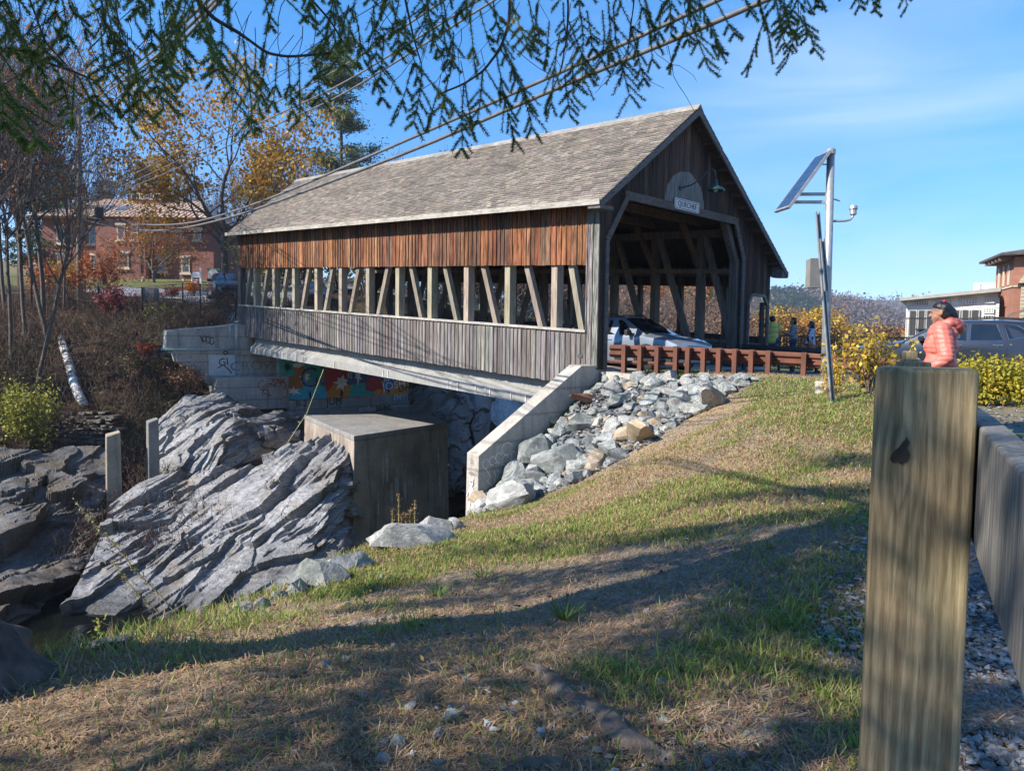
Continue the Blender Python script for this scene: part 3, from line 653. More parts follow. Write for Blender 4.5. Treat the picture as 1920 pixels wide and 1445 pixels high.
o1 = B(20.8,2,-3); abut = thing('far_abutment', 'stepped grey concrete abutment painted with graffiti under the far end of the bridge', 'abutment', o1); xa = local(o1)
def blk(name, m, *b_, parent=abut, f=xa, bev=.02):
    q = MB(f); q.box(*b_); return q.build(name, m, parent, bevel=bev)
blk('pilaster', C_GREY, 20.62,21.6,-.40,.16,-2.28,-.9)
q = MB(xa); q.prism([(-.40,-.95),(-3.32,-1.26),(-3.36,-2.1),(-.40,-2.1)], lambda a, b_: (21.0,a,b_), lambda a, b_: (21.45,a,b_)); q.build('upper_wing', C_GREY, abut, bevel=.02)
blk('ledge', C_GREY, 20.94,21.46,-3.1,-.33,-2.22,-2.10)
q = MB(xa); q.prism([(-.3,-2.22),(-2.98,-2.22),(-2.9,-2.6),(-1.2,-3.9),(-.3,-3.9)], lambda a, b_: (21.0,a,b_), lambda a, b_: (21.5,a,b_)); q.build('lower_wing', C_GREY, abut, bevel=.02)
q = MB(xa); q.col=(1,1,1); q.add([(20.994,-1.55,-2.3),(20.994,-.34,-2.3),(20.994,-.34,-3.26),(20.994,-1.55,-3.2)],[(0,1,2,3)]); q.build('pale_panel', mat('bluish_lit_grey',(.50,.52,.55),(.42,.44,.47),3,.8), abut)  # paler bluish quad paints the light on the wing's right part
blk('beam_seat', C_DARK, 20.5,21.6,.16,9.3,-2.34,-1.4)
blk('band_wall', C_GREY, 20.72,21.7,-.30,1.6,-3.4,-2.28)
blk('mural_wall', C_GREY, 20.45,21.7,1.5,8.82,-4.5,-2.34)
blk('step_block', C_GREY, 20.28,21.7,-1.5,1.92,-4.75,-3.25)
blk('footing', C_GREY, 20.08,21.7,1.93,9.05,-4.95,-4.40)
blk('footing', C_GREY, 19.78,21.7,2.0,9.3,-6.6,-4.93)
# mural
MC = {k: mat('mural_'+k, c, tuple(x*.75 for x in c), 6, .7) for k, c in dict(teal=(.03,.42,.36), cyan=(.05,.50,.68), orange=(.80,.28,.03), white=(.85,.85,.8), navy=(.06,.12,.28), red=(.52,.05,.05), brown=(.48,.18,.06), black=(.015,.015,.02), blue=(.12,.27,.52)).items()}
rm = np.random.default_rng(8); lay = [0]
def mpoly(pts, c, U=20.45, par=None, wob=0, name='mural_shape'):
    lay[0] += 1; e = .003+.0011*lay[0]
    q = MB(xa); P_ = [wallpt(*p, U) for p in pts]
    if wob:
        cx_, cy_ = np.mean(P_, 0); R2 = []
        for (a, b_) in P_:
            k = 1+rm.uniform(-wob, wob); R2.append((cx_+(a-cx_)*k, cy_+(b_-cy_)*k))
        P_ = R2
    q.add([(U-e,a,b_) for a, b_ in P_], [tuple(range(len(P_)))]); return q.build(name, MC[c], abut)
def blob(px, py, rx, ry, n=11, wob=.3, spike=False):
    o = []
    for k in range(n if not spike else n*2):
        a = 2*math.pi*k/(n if not spike else n*2); s = (1 if k % 2 else .45) if spike else 1
        s *= 1+rm.uniform(-wob, wob); o.append((px+rx*s*math.cos(a), py+ry*s*math.sin(a)))
    return o
mpoly([(541,748),(766,738),(766,690),(525,668),(525,705),(541,706)], 'teal')
mpoly([(541,748),(541,724),(560,727),(585,720),(614,728),(614,746)], 'cyan')
mpoly([(612,746),(612,716),(640,700),(660,722),(655,744)], 'orange')
mpoly([(655,744),(656,726),(680,715),(703,724),(703,741)], 'teal'); mpoly([(650,722),(655,690),(767,694),(767,718),(720,730),(690,716)], 'navy')
mpoly([(700,742),(702,720),(722,712),(735,726),(748,708),(766,704),(766,738)], 'orange'); mpoly([(613,735),(606,716),(612,684),(650,688),(652,712),(632,712)], 'red')
mpoly(blob(700,718,17,15), 'red'); mpoly(blob(750,701,14,9), 'red'); mpoly(blob(562,694,12,12), 'brown'); mpoly(blob(556,718,18,13), 'brown'); mpoly(blob(727,722,8,14), 'blue')
mpoly(blob(558,684,13,5,9,.3), 'white'); mpoly(blob(572,706,12,14,7,.2,True), 'white'); mpoly(blob(550,733,14,9,6,.2,True), 'white'); mpoly(blob(640,717,16,16,7,.25,True), 'white'); mpoly(blob(671,704,9,15,6,.3,True), 'white')
mpoly(blob(538,688,10,10,9,.3,True), 'black'); mpoly(blob(640,738,3,9,5,.2), 'black'); mpoly(blob(581,740,2,8,5,.2), 'black'); mpoly(blob(728,731,1.5,7,5,.2), 'black')
def wtext(s, px, py, size, m, U, name='lettering', sx=1.0, parent=abut, xx=xa, dz=.02, rot=0):
    v0, z0 = wallpt(px, py, U); c_, s_ = math.cos(R(rot)), math.sin(R(rot))
    text(s, size, m, lambda x, y, z: xx(U-dz-z, v0+(x*c_-y*s_)*sx, z0+x*s_+y*c_), parent, name, ext=.002)
wtext('G', 579, 709, 1.35, MC['black'], 20.45, dz=.050); wtext('G', 579, 709, 1.15, MC['blue'], 20.45, dz=.056)
wtext('1', 604, 706, 1.25, MC['black'], 20.45, dz=.050, sx=1.4); wtext('1', 604, 706, 1.05, MC['blue'], 20.45, dz=.056, sx=1.4)
wtext('JOSH', 738, 722, .55, MC['white'], 20.45, dz=.06, sx=1.2, rot=8); wtext('DA', 756, 727, .5, MC['black'], 20.45, dz=.06, rot=10); wtext('LAV', 733, 708, .45, MC['white'], 20.45, dz=.06, sx=1.3); wtext('IS', 655, 704, .4, MC['white'], 20.45, dz=.06, rot=-12)
def wline(pts, w, m, U, name='spray_line', dz=.006):
    q = MB(xa); ribbon(q, [wallpt(*p, U) for p in pts], w, lambda a, b_: (U-dz,a,b_)); q.build(name, m, abut)
SPG = mat('faded_spray', (.16,.155,.15), (.24,.23,.22), 12, .8); wtext('CROW', 477, 686, .56, SPG, 20.72, sx=1.3, dz=.006, rot=2); wtext('/ |', 505, 689, .42, SPG, 20.72, dz=.006); wtext('B', 518, 688, .5, SPG, 20.72, dz=.006)
wtext('GI', 419, 679, .48, GK, 21.0, dz=.012, rot=8); wline([(408,690),(418,684),(428,692),(434,700)], .05, GK, 21.0, dz=.012)
for k in range(3): wline(arc(383+k*7,635+k*2,4,5+k,0,330,12), .04, GK, 21.0)
wline([(374,628),(377,634),(380,641)], .04, GK, 21.0); wline(arc(423,661,4,3,0,360,10), .05, GK, 20.94)
for k, c_ in enumerate(((492,722,8,9),(505,730,12,11),(520,717,6,7),(498,738,6,8),(530,722,5,8),(534,735,5,9))): wline(arc(*c_, 30+40*k, 300+40*k, 12), .035, GR, 20.28)
wtext('ZAK', 521, 716, .42, GR, 20.28, dz=.006)
wtext('B-2', 565, 757, .42, GK, 20.08, dz=.006); wtext('JUM', 627, 753, .5, GK, 20.08, dz=.006); wtext('MOES', 680, 749, .45, mat('spray_pink', (.62,.25,.3), None, 6, .7), 20.08, dz=.006); wtext('EH', 745, 745, .4, GW, 20.08, dz=.006)
wtext('amber', 690, 766, .42, GW, 19.78, dz=.006); wtext('SUML', 720, 765, .42, GK, 19.78, dz=.006)
q = MB(xa)
for zz, v1 in ((-2.02,-3.6),(-2.06,-3.6)): q.tube([(20.9,v1,zz),(20.9,-.75,zz),(20.9,-.62,zz+.1),(20.9,-.6,-.95)], .028, 6)
q.build('conduit', mat('patina_pipe', (.30,.40,.36), (.2,.28,.26), 6, .6), abut, True)

LIME_D = mat('old_lime', (.50,.47,.42), (.28,.25,.21), 9, .9)
# square concrete pier of the old dam
zt = -3.2
tp = [atz(664,817,zt), atz(839,791,zt), atz(801,774,zt), atz(571,778,zt)]; c0 = np.mean(tp, 0)
pier = thing('concrete_pier', 'big dark stained concrete block standing in the gorge below the bridge', 'pier', (c0[0],c0[1],-8))
q = MB(); off = np.array((c0[0],c0[1],-8.))
q.hexa([p+np.array((0,0,-5.2))+(p-c0)*.05*np.array((1,1,0))-off for p in tp]+[p-np.array((0,0,.18))-off for p in tp]); q.build('block', C_DARK, pier, bevel=.03)
q = MB(); q.hexa([p-np.array((0,0,.18))-off+(p-c0)*.008 for p in tp]+[p-off+(p-c0)*.008 for p in tp]); q.build('cap_slab', concmat('worn_concrete', (.27,.26,.245),(.2,.19,.18),(.1,.1,.1),False), pier, bevel=.03)
for k in range(9):      # lime streaks down the front face
    fr_ = rm.uniform(.15,.97); a_ = tp[0]*(1-fr_)+tp[1]*fr_; dv_ = (tp[1]-tp[0])/np.linalg.norm(tp[1]-tp[0]); nv_ = np.cross(dv_, (0,0,1.)); nv_ = nv_ if np.dot(nv_, a_-c0) > 0 else -nv_; z0_ = rm.uniform(-2.2,-.5); l_ = rm.uniform(.5,1.6); w_ = rm.uniform(.03,.10)
    pt_ = lambda s_, z_: a_+dv_*s_+np.array((0,0,z_))+(a_-c0)*.05*(-(z_+.18)/5.02)*np.array((1,1,0))+nv_*.012-off
    q = MB(); q.add([pt_(-w_*.3,z0_),pt_(w_*.4,z0_+.05),pt_(w_,z0_-l_*.5),pt_(w_*.5,z0_-l_),pt_(-w_*.1,z0_-l_*.9),pt_(-w_*.8,z0_-l_*.4)], [tuple(range(6))]); q.build('lime_streak', LIME_D, pier)
# two leftover concrete posts on the rocks
for nm, lb, px, yb, yt, d, w in (('concrete_post','tan square concrete post with a chipped slanted top standing between dark slabs',214,935,808,25.6,.50),('concrete_post','tall thin grey concrete post leaning beside the folded rock',288,935,783,26.0,.39)):
    p = at(px,yb,d); h = at(px,yt,d)[2]-p[2]
    o = thing(nm, lb, 'concrete post', p); q = MB(); w2 = w*.44; q.hexa([(-w/2,-w/2,-.6),(w/2,-w/2,-.6),(w/2,w/2,-.6),(-w/2,w/2,-.6),(-w2,-w2,h-.16),(w2,-w2,h-.02),(w2,w2,h),(-w2,w2,h-.1)])
    q.build('shaft', concmat('post_concrete', (.36,.30,.22) if w > .4 else (.24,.23,.21), (.26,.22,.165) if w > .4 else (.17,.16,.15), form=False), o, bevel=.03); o.rotation_euler = (0,0,R(32 if w > .4 else 38))

# ------------------------------------------------------------------ rock
def rockmat(name, c1, c2, stain, sc_=1., st=(.5,.6), bm_=.8):
    m, t, b = nodes(name); v = pos(t, (1,1,1)); va = pos(t, (1.5,1.5,7.), rot=(R(18),R(45),R(10)))
    n1 = noise(t, va, 2.2*sc_, 9, .68, .6); n2 = noise(t, v, .9*sc_, 5, .6); n3 = noise(t, v, 16*sc_, 6, .7)
    c = mix(t, ramp(t, n1, [(.34,0.),(.62,1.)]), c2, c1); c = mix(t, ramp(t, n2, [(st[0],0.),(st[1]+.1,.85)]), c, stain)
    c = mix(t, 1., c, ramp(t, n3, [(.25,.65),(.7,1.15)]), 'MULTIPLY'); c = mix(t, 1., c, vcol(t), 'MULTIPLY')
    lk(t, c, b.inputs['Base Color']); b.inputs['Roughness'].default_value = .52; b.inputs['Specular IOR Level'].default_value = .5
    mm = t.nodes.new('ShaderNodeMath'); mm.operation = 'ADD'; lk(t, n1, mm.inputs[0]); lk(t, n3, mm.inputs[1]); bump(t, b, mm.outputs[0], bm_, .06); return m
RK_PALE = rockmat('silver_schist', (.35,.35,.365), (.125,.127,.135), (.20,.165,.12))
RK_DARK = rockmat('dark_schist', (.17,.165,.16), (.075,.073,.075), (.10,.075,.05), 1., (.42,.5))
RK_TAN = rockmat('tan_schist', (.36,.31,.24), (.17,.145,.115), (.14,.12,.1))
def interp_rows(C, n):
    C = np.array(C, float); k = len(C); t = np.linspace(0, k-1, n); i = np.clip(t.astype(int), 0, k-2); f = (t-i)[:, None, None]
    g = lambda j: C[np.clip(j, 0, k-1)]
    p0, p1, p2, p3 = g(i-1), g(i), g(i+1), g(i+2)
    cr_ = .5*(2*p1+(p2-p0)*f+(2*p0-5*p1+4*p2-p3)*f**2+(3*p1-p0-3*p2+p3)*f**3); return .6*cr_+.4*(p1*(1-f)+p2*f)
def terr(t, sharp=.18):
    i = np.floor(t); f = t-i; return i+np.clip(f/sharp, 0, 1)*1.0
def rock_sheet(name, label, rows, m, nu=170, nv=130, amp=1., back=(.5,4,-2.5), ns=(.80,-.12,-.58), step=.55, seed=0, cat='rock', fine=1.):
    P_ = interp_rows(rows, nv); P_ = np.swapaxes(interp_rows(np.swapaxes(P_, 0, 1), nu), 0, 1)
    du = np.gradient(P_, axis=1); dv = np.gradient(P_, axis=0); N_ = np.cross(du, dv); N_ /= np.linalg.norm(N_, axis=-1)[..., None]+1e-9
    if (N_*(-P_)).sum(-1).mean() < 0: N_ = -N_
    ns = np.array(ns); ns = ns/np.linalg.norm(ns); e1 = np.cross(ns, (0,1,0)); e1 /= np.linalg.norm(e1); e2 = np.cross(ns, e1)
    q = P_+seed*3.7; a, b_, c_ = q@ns, q@e1, q@e2
    an = np.stack([a*1.0, b_*.28, c_*.28], -1); warp = 0
    # broken blocks: every cell of a warped, stretched Voronoi pattern is one flat tilted face
    def faces_(sa, sb, amp_, tilt, so):
        w3 = (fbm(q*.9+so, 3)-.5)[..., None]*np.array((.5,1.,1.))+(fbm(q*3.1+so, 2)-.5)[..., None]*.16
        g = np.stack([a/sa, b_/sb, c_/sb], -1)+w3*.8; gi = np.floor(g).astype(int); best = np.full(g.shape[:-1], 1e9); h_ = np.zeros(best.shape); sh_ = np.zeros(best.shape)
        for di in (-1,0,1):
            for dj in (-1,0,1):
                for dk in (-1,0,1):
                    c = gi+np.array((di,dj,dk)); l = lambda s_: _LAT[(c[...,0]*5+s_) & 31, (c[...,1]*7+s_*3) & 31, (c[...,2]*11+s_*5) & 31]
                    d = g-(c+np.stack([l(1),l(2),l(3)], -1)*.9+.05); dd = (d*d).sum(-1); u = dd < best; best = np.where(u, dd, best)
                    h_ = np.where(u, amp_*((l(4)-.5)*2)+tilt*(d[...,0]*(l(5)-.25)*1.6*sa+d[...,1]*(l(6)-.5)*.7*sb+d[...,2]*(l(7)-.5)*.7*sb), h_); sh_ = np.where(u, l(8), sh_)
        return h_, sh_
    f1, s1 = faces_(.85*step/.55, 3.6, .15, .30, 3.); f2, s2 = faces_(.34*step/.55, 1.7, .046, .22, 11.); f3, s3 = faces_(.13, .7, .013, .18, 23.)
    msk = smooth(.42, .62, fbm(q*.55+seed*2, 3)); shade = (.86+.28*s1)*(.9+.2*s2)*(.95+.1*s3)
    D = amp*(.5*(fbm(q*.4, 3)-.5)+f1+f2*(.4+.9*msk)+f3*(.2+1.2*msk))+fine*(.04*(fbm(an*7, 4, .6)-.5)+.015*(fbm(q*7, 3)-.5))
    W = P_+N_*D[..., None]
    V = W.reshape(-1, 3); idx = np.arange(nu*nv).reshape(nv, nu)
    Fq = np.stack([idx[:-1,:-1], idx[:-1,1:], idx[1:,1:], idx[1:,:-1]], -1).reshape(-1, 4)
    rim = np.concatenate([idx[0,:], idx[1:,-1], idx[-1,-2::-1], idx[-2:0:-1,0]]); bk = np.array(back, float); n = len(V); k = len(rim)
    mid = V.mean(0); RB = mid+(V[rim]-mid)*.8+bk
    V2 = np.concatenate([V, RB, [mid+bk*1.2]]); j = np.arange(k); j2 = (j+1) % k
    sk = np.stack([rim, n+j, n+j2, rim[j2]], -1); cap = np.stack([n+j, np.full(k, n+k), np.full(k, n+k), n+j2], -1)
    org = np.array((mid[0], mid[1], V[:,2].min()))
    cv = np.ones((len(V2), 3)); dk = smooth(.45, .65, fbm(V*1.1+9, 4)); cv[:n] = ((1-.25*dk)*shade.ravel())[:, None]*np.array((1,.985,.96))
    wet = 1-.6*smooth(-6.7, -7.15, V[:,2]); cv[:n] *= wet[:, None]     # dark tide mark at the waterline
    F3 = np.stack([n+j, np.full(k, n+k), n+j2], -1)
    me = bpy.data.meshes.new(name); me.from_pydata((V2-org).tolist(), [], Fq.tolist()+sk.tolist()+F3.tolist())
    at_ = me.color_attributes.new('Col', 'FLOAT_COLOR', 'POINT'); c4 = np.ones((len(V2), 4), np.float32); c4[:, :3] = cv; at_.data.foreach_set('color', c4.ravel())
    bm = bmesh.new(); bm.from_mesh(me); bmesh.ops.recalc_face_normals(bm, faces=bm.faces); bm.to_mesh(me); bm.free()
    me.polygons.foreach_set('use_smooth', np.full(len(me.polygons), True)); me.set_sharp_from_angle(angle=R(38))
    o = link(name, me, m); o.location = org; tag(o, label, cat); return o
def gr_(rows): return [[at(*p) for p in r] for r in rows]
rock_sheet('rock_outcrop', 'huge pale silver slab of folded rock sloping down to the dark pool', gr_([
  [(205,945,24.6),(255,915,25.3),(330,893,26.2),(430,872,26.6),(510,850,27),(580,822,27),(640,808,26.4),(662,825,26.6)],
  [(195,985,22.8),(250,960,23.5),(320,940,24.4),(430,915,24.8),(520,890,24.9),(590,865,24.6),(655,850,24.6),(668,870,26.3)],
  [(165,1060,20.6),(240,1040,21.3),(330,1025,21.8),(430,1000,22.2),(520,975,22.4),(600,955,22.6),(655,945,23.4),(682,950,26)],
  [(130,1130,19.),(220,1110,19.5),(310,1095,19.9),(410,1075,20.3),(500,1055,20.6),(590,1035,21.2),(650,1025,22.4),(692,1040,25.5)],
  [(105,1190,17.9),(210,1190,17.9),(310,1190,18.),(410,1190,18.2),(500,1180,18.4),(590,1150,19.2),(650,1120,21),(700,1110,25)]]), RK_PALE, 380, 290, 1.0, (.5,4.5,-2), seed=1)
rock_sheet('rock_outcrop', 'jagged pale boulder with a tan broken right face above the big slab', gr_([
  [(290,800,30),(345,742,31),(400,738,31.5),(450,752,31.2),(490,770,31.2),(530,768,32),(560,785,32.5)],
  [(285,845,28.3),(345,800,28.6),(400,785,28.4),(440,785,28.),(490,795,29.),(530,795,30.2),(562,800,31.5)],
  [(290,880,27.3),(345,862,27.),(395,850,26.8),(428,838,26.8),(480,835,27.8),(525,822,29.3),(562,812,30.8)],
  [(300,905,26.9),(350,893,26.7),(395,888,26.6),(425,876,26.7),(470,864,27.4),(520,846,28.8),(560,828,30.4)]]), RK_PALE, 230, 180, .8, (.5,3.5,-1.5), seed=4, step=.4)
rock_sheet('rock_outcrop', 'long dark slanted slabs at the left edge above the pool', gr_([
  [(-160,850,25),(-60,845,25.5),(20,852,26),(70,860,26),(130,838,27),(205,838,27.5)],
  [(-160,930,23),(-60,925,23.2),(20,930,23.5),(70,930,24),(130,918,24.8),(200,915,25.7)],
  [(-160,1020,21),(-60,1015,21),(20,1010,21.4),(70,1005,22),(120,985,22.9),(190,965,24.2)],
  [(-160,1120,18.7),(-60,1110,18.7),(20,1100,19),(60,1090,19.6),(110,1070,20.6),(175,1040,22)],
  [(-160,1200,17.2),(-60,1195,17.2),(10,1190,17.5),(50,1180,18),(100,1160,19),(150,1130,20.4)]]), RK_DARK, 230, 200, 1.3, (-.5,4,-2), ns=(.80,-.1,-.58), step=.9, seed=2)
rock_sheet('rock_outcrop', 'cracked grey rock face beside the mural under the bridge', gr_([
  [(765,735,37),(800,715,37.5),(850,720,38.5),(880,745,39.5)],[(768,765,36),(805,752,36),(850,755,36.5),(885,790,38)],[(775,800,35),(815,795,34.6),(860,800,35),(890,830,37)],[(800,850,33.5),(840,850,33),(880,860,33.5),(905,880,36)],[(820,930,31),(850,930,30.8),(885,935,31),(910,940,35)]]), rockmat('grey_schist',(.27,.27,.275),(.13,.13,.135),(.2,.16,.11)), 120, 130, .9, (.5,3,-1), step=.5, seed=6)
rock_sheet('rock_outcrop', 'rounded water worn grey rock chute left of the waterfall', gr_([
  [(866,728,40),(890,728,40),(915,735,41),(922,745,42)],[(872,775,39),(892,770,38.4),(910,780,39),(925,800,42)],[(868,805,38),(885,800,37),(905,820,37.5),(922,850,41)],[(880,850,36.5),(895,850,35.8),(908,870,36.5),(922,900,40)],[(885,960,33),(900,960,32.8),(915,965,34),(930,970,40)]]), rockmat('pitted_schist',(.30,.29,.29),(.2,.195,.2),(.24,.21,.18),2.5), 80, 130, .5, (.5,2.5,-1), step=.8, seed=9)
# blocks dumped as riprap
def hull(seed, n=17, sq=(1,.8,.62)):
    r = np.random.default_rng(seed); bm = bmesh.new()
    for _ in range(n):
        p = r.normal(size=3); p /= np.abs(p).max()**.55*np.linalg.norm(p)**.45; p *= r.uniform(.86,1.08); bm.verts.new(tuple(p*np.array(sq)*.5))
    g_ = bmesh.ops.convex_hull(bm, input=bm.verts); bmesh.ops.delete(bm, geom=[v for v in bm.verts if not v.link_faces], context='VERTS')
    bmesh.ops.dissolve_limit(bm, angle_limit=R(14), verts=bm.verts, edges=bm.edges); bmesh.ops.triangulate(bm, faces=bm.faces)
    bmesh.ops.subdivide_edges(bm, edges=bm.edges, cuts=3, use_grid_fill=True)
    for v in bm.verts:
        c = np.array(v.co); d = (fbm(c[None]*5+seed, 3)[0]-.5)*.11+(fbm(c[None]*14+seed, 2)[0]-.5)*.04; v.co += v.co.normalized()*float(d)
    me = bpy.data.meshes.new('boulder'); bm.to_mesh(me); bm.free()
    a = me.color_attributes.new('Col', 'FLOAT_COLOR', 'POINT'); a.data.foreach_set('color', np.ones(len(me.vertices)*4, np.float32))
    me.polygons.foreach_set('use_smooth', np.full(len(me.polygons), True)); me.set_sharp_from_angle(angle=R(24)); return me
def blockmat(name, c1, c2, vein):
    m, t, b = nodes(name); v = pos(t, (1,1,1), True); oi = t.nodes.new('ShaderNodeObjectInfo')
    va = t.nodes.new('ShaderNodeVectorMath'); va.operation = 'ADD'; cm = t.nodes.new('ShaderNodeCombineXYZ'); ml = t.nodes.new('ShaderNodeMath'); ml.operation = 'MULTIPLY'; ml.inputs[1].default_value = 37
    lk(t, oi.outputs['Random'], ml.inputs[0]); lk(t, ml.outputs[0], cm.inputs[0]); lk(t, v, va.inputs[0]); lk(t, cm.outputs[0], va.inputs[1]); v = va.outputs[0]
    n1 = noise(t, v, 3.2, 7, .65, 1.2); n2 = noise(t, v, 18, 6, .7); n3 = noise(t, v, 1.6, 4, .6, 2.)
    c = mix(t, ramp(t, n1, [(.36,0.),(.62,1.)]), c2, c1); c = mix(t, ramp(t, n3, [(.5,0.),(.56,.7),(.62,.1)]), c, vein)
    c = mix(t, 1., c, ramp(t, n2, [(.25,.7),(.7,1.15)]), 'MULTIPLY'); c = mix(t, 1., c, ramp(t, oi.outputs['Random'], [(0.,.78),(1.,1.2)]), 'MULTIPLY')
    lk(t, c, b.inputs['Base Color']); b.inputs['Roughness'].default_value = .8; b.inputs['Specular IOR Level'].default_value = .3; bump(t, b, n2, .6, .03); return m
BL_G = blockmat('green_grey_stone', (.235,.25,.235), (.13,.143,.135), (.42,.42,.40)); BL_L = blockmat('pale_grey_stone', (.31,.305,.285), (.20,.20,.19), (.5,.49,.45))
BL_T = blockmat('tan_stone', (.36,.275,.18), (.24,.185,.13), (.46,.40,.32)); BL_R = blockmat('rust_stone', (.30,.13,.07), (.20,.085,.05), (.3,.2,.13)); BL_W = blockmat('white_stone', (.62,.58,.48), (.5,.47,.39), (.3,.28,.24)); BL_D = blockmat('dark_stone', (.13,.14,.15), (.075,.08,.085), (.25,.25,.24))
PROTO = [hull(s, 20+s % 9, ((1,.85,.68),(1,.7,.5),(1,.9,.8),(1,.62,.42))[s % 4]) for s in range(12)]
SHARED = {}
def boulder(x, y, z, size, m, label, rs, group=None, sq=None, rot=None, name='boulder', cat='rock', kp=None):
    k = int(rs.integers(len(PROTO))) if kp is None else kp; key = (k, m.name)
    if key not in SHARED: me = PROTO[k].copy(); me.materials.append(m); SHARED[key] = me
    o = bpy.data.objects.new(name, SHARED[key]); COL.objects.link(o); o.location = (x, y, z)
    o.rotation_euler = rot or (rs.uniform(-.5,.5), rs.uniform(-.5,.5), rs.uniform(0,6.28)); s = sq or (rs.uniform(.85,1.2), rs.uniform(.8,1.1), rs.uniform(.75,1.1))
    o.scale = [size*q for q in s]; return tag(o, label, cat, group)
rr = np.random.default_rng(21)
def px_boulder(px, py, wpx, m, label, sq=None, up=.15, rot=None, **k):
    p = ground_pt(px, py, 3, 25); s = 1.3*wpx*p[1]/F; return boulder(p[0], p[1]+s*.25, p[2]+s*up, s, m, label, rr, None, sq, rot, **k), p, s
PLACED = []
for a in ((1107,762,64,BL_R,'flat rust red slab near the top of the boulder slope by the wing wall',(1.15,.6,.5)),(1088,812,74,BL_G,'large blocky green grey boulder beside the white stone',(1,1,1.1)),(1123,800,34,BL_W,'upright chalk white stone in the middle of the boulder slope',(.8,.6,1.5)),
          (1205,838,82,BL_T,'broad tan slab lying on the lower edge of the boulder slope',(1.3,.8,.5)),(1118,880,58,BL_T,'two toned brown and tan boulder at the foot of the slope next to the lawn',(1,.9,1.2)),(1050,884,84,BL_G,'wide grey boulder low on the slope left of the brown one',(1.1,.8,.9)),
          (968,912,70,BL_G,'dark green grey boulder lying against the foot of the wing wall',(1.1,.8,.65)),(973,876,34,BL_W,'small pinkish white stone against the wing wall',(1,1,1)),(1160,700,34,BL_L,'pale boulder at the top of the slope under the guardrail',None),(1225,758,48,BL_G,'grey boulder with a tan face in the upper middle of the slope',None),
          (1290,745,52,BL_L,'pale flat boulder near the upper right of the slope',None),(1345,765,70,BL_L,'long pale flat slab near the right tip of the slope',(1.3,.6,.5)),(1035,800,46,BL_T,'tan streaked boulder leaning on the wing wall',None)):
    o, p, s = px_boulder(*a[:5], sq=a[5]); PLACED.append((p[0], p[1], s*.42))
n_r = 0; tries = 0
while n_r < 280 and tries < 14000:
    tries += 1; x, y = rr.uniform(-.8,5.0), rr.uniform(13.8,18.5)
    if not inpoly(RIP, np.array([x]), np.array([y]))[0]: continue
    s = rr.choice([.85,.66,.50,.36,.25,.17], p=[.09,.15,.22,.24,.18,.12])*rr.uniform(.85,1.2)
    if any((x-a)**2+(y-b_)**2 < ((s*.40+c_)*.60)**2 for a, b_, c_ in PLACED): continue
    PLACED.append((x, y, s*.40)); n_r += 1
    m = [BL_G,BL_G,BL_L,BL_L,BL_D,BL_T][rr.choice(6, p=[.34,.16,.22,.12,.09,.07])]
    boulder(x, y, hz(x,y)+s*.16, s, m, 'angular grey stone lying in the boulder slope beside the wing wall', rr, 'stones of the boulder slope')
# boulders along the edge of the lawn above the gorge
for a in ((592,1098,92,BL_G,'biggest rounded green grey boulder on the edge of the grass bank above the gorge',(1,.8,.85)),(650,1070,62,BL_G,'mid sized grey boulder right of the biggest one on the bank edge',None),(548,1112,44,BL_L,'pale grey stone left of the biggest boulder on the bank edge',None),(628,1092,40,BL_L,'small pale stone wedged in front of the two bank edge boulders',None),(765,1028,112,BL_L,'long pale flat boulder at the bank edge in front of the concrete pier',(1.25,.7,.6)),(815,1000,54,BL_L,'pale stone at the right end of the long flat bank boulder',None),
          (518,1124,34,BL_G,'small grey stone on the bank edge far left of the boulders',None),(452,1150,40,BL_G,'small grey stone in the grass at the lip of the gorge',None),(852,988,36,BL_L,'small pale stone at the bank edge near the wing wall',None),(190,1216,60,BL_D,'flat dark stone in the grass by the pool',(1.2,.8,.4)),(484,1138,30,BL_G,'lowest little stone on the lip beside the grass',None)):
    px_boulder(a[0], a[1]+4, a[2], a[3], a[4], sq=a[5], up=.12, rot=(rr.uniform(-.2,.2), rr.uniform(-.2,.2), rr.uniform(0,6.28) if a[5] is None else rr.uniform(-.4,.4)), kp=(0,4,8)[int(rr.integers(3))])
# dry stacked stones on the far bank
p0 = ground_pt(150,800,15,45)+np.array((0,-.1,.45)); o = thing('dry_stone_wall', 'low wall of thin stacked fieldstones half buried in the far bank', 'stone wall', p0); q = MB()
for k in range(10):
    x = -1.5+rr.uniform(0,.7)+.04*k
    while x < 1.35-.03*k+rr.uniform(-.4,.4):
        w = rr.uniform(.12,.55); c = rr.uniform(.55,1.15); q.col = (c,c,c*.97); zz = -1.0+k*.115+rr.uniform(-.03,.03); y0 = k*.10+rr.uniform(-.12,.12)-.7; th = rr.uniform(.06,.12); q.hexa([(x+rr.uniform(-.05,.05),y0,zz),(x+w,y0+rr.uniform(-.1,.1),zz+rr.uniform(-.03,.03)),(x+w,y0+.7,zz),(x,y0+.7,zz),(x+rr.uniform(-.05,.05),y0+.03,zz+th),(x+w-.03,y0+.03,zz+th*rr.uniform(.7,1.1)),(x+w,y0+.7,zz+th),(x,y0+.7,zz+th)]); x += w+rr.uniform(.0,.12)
q.build('stones', RK_DARK, o, bevel=.02)
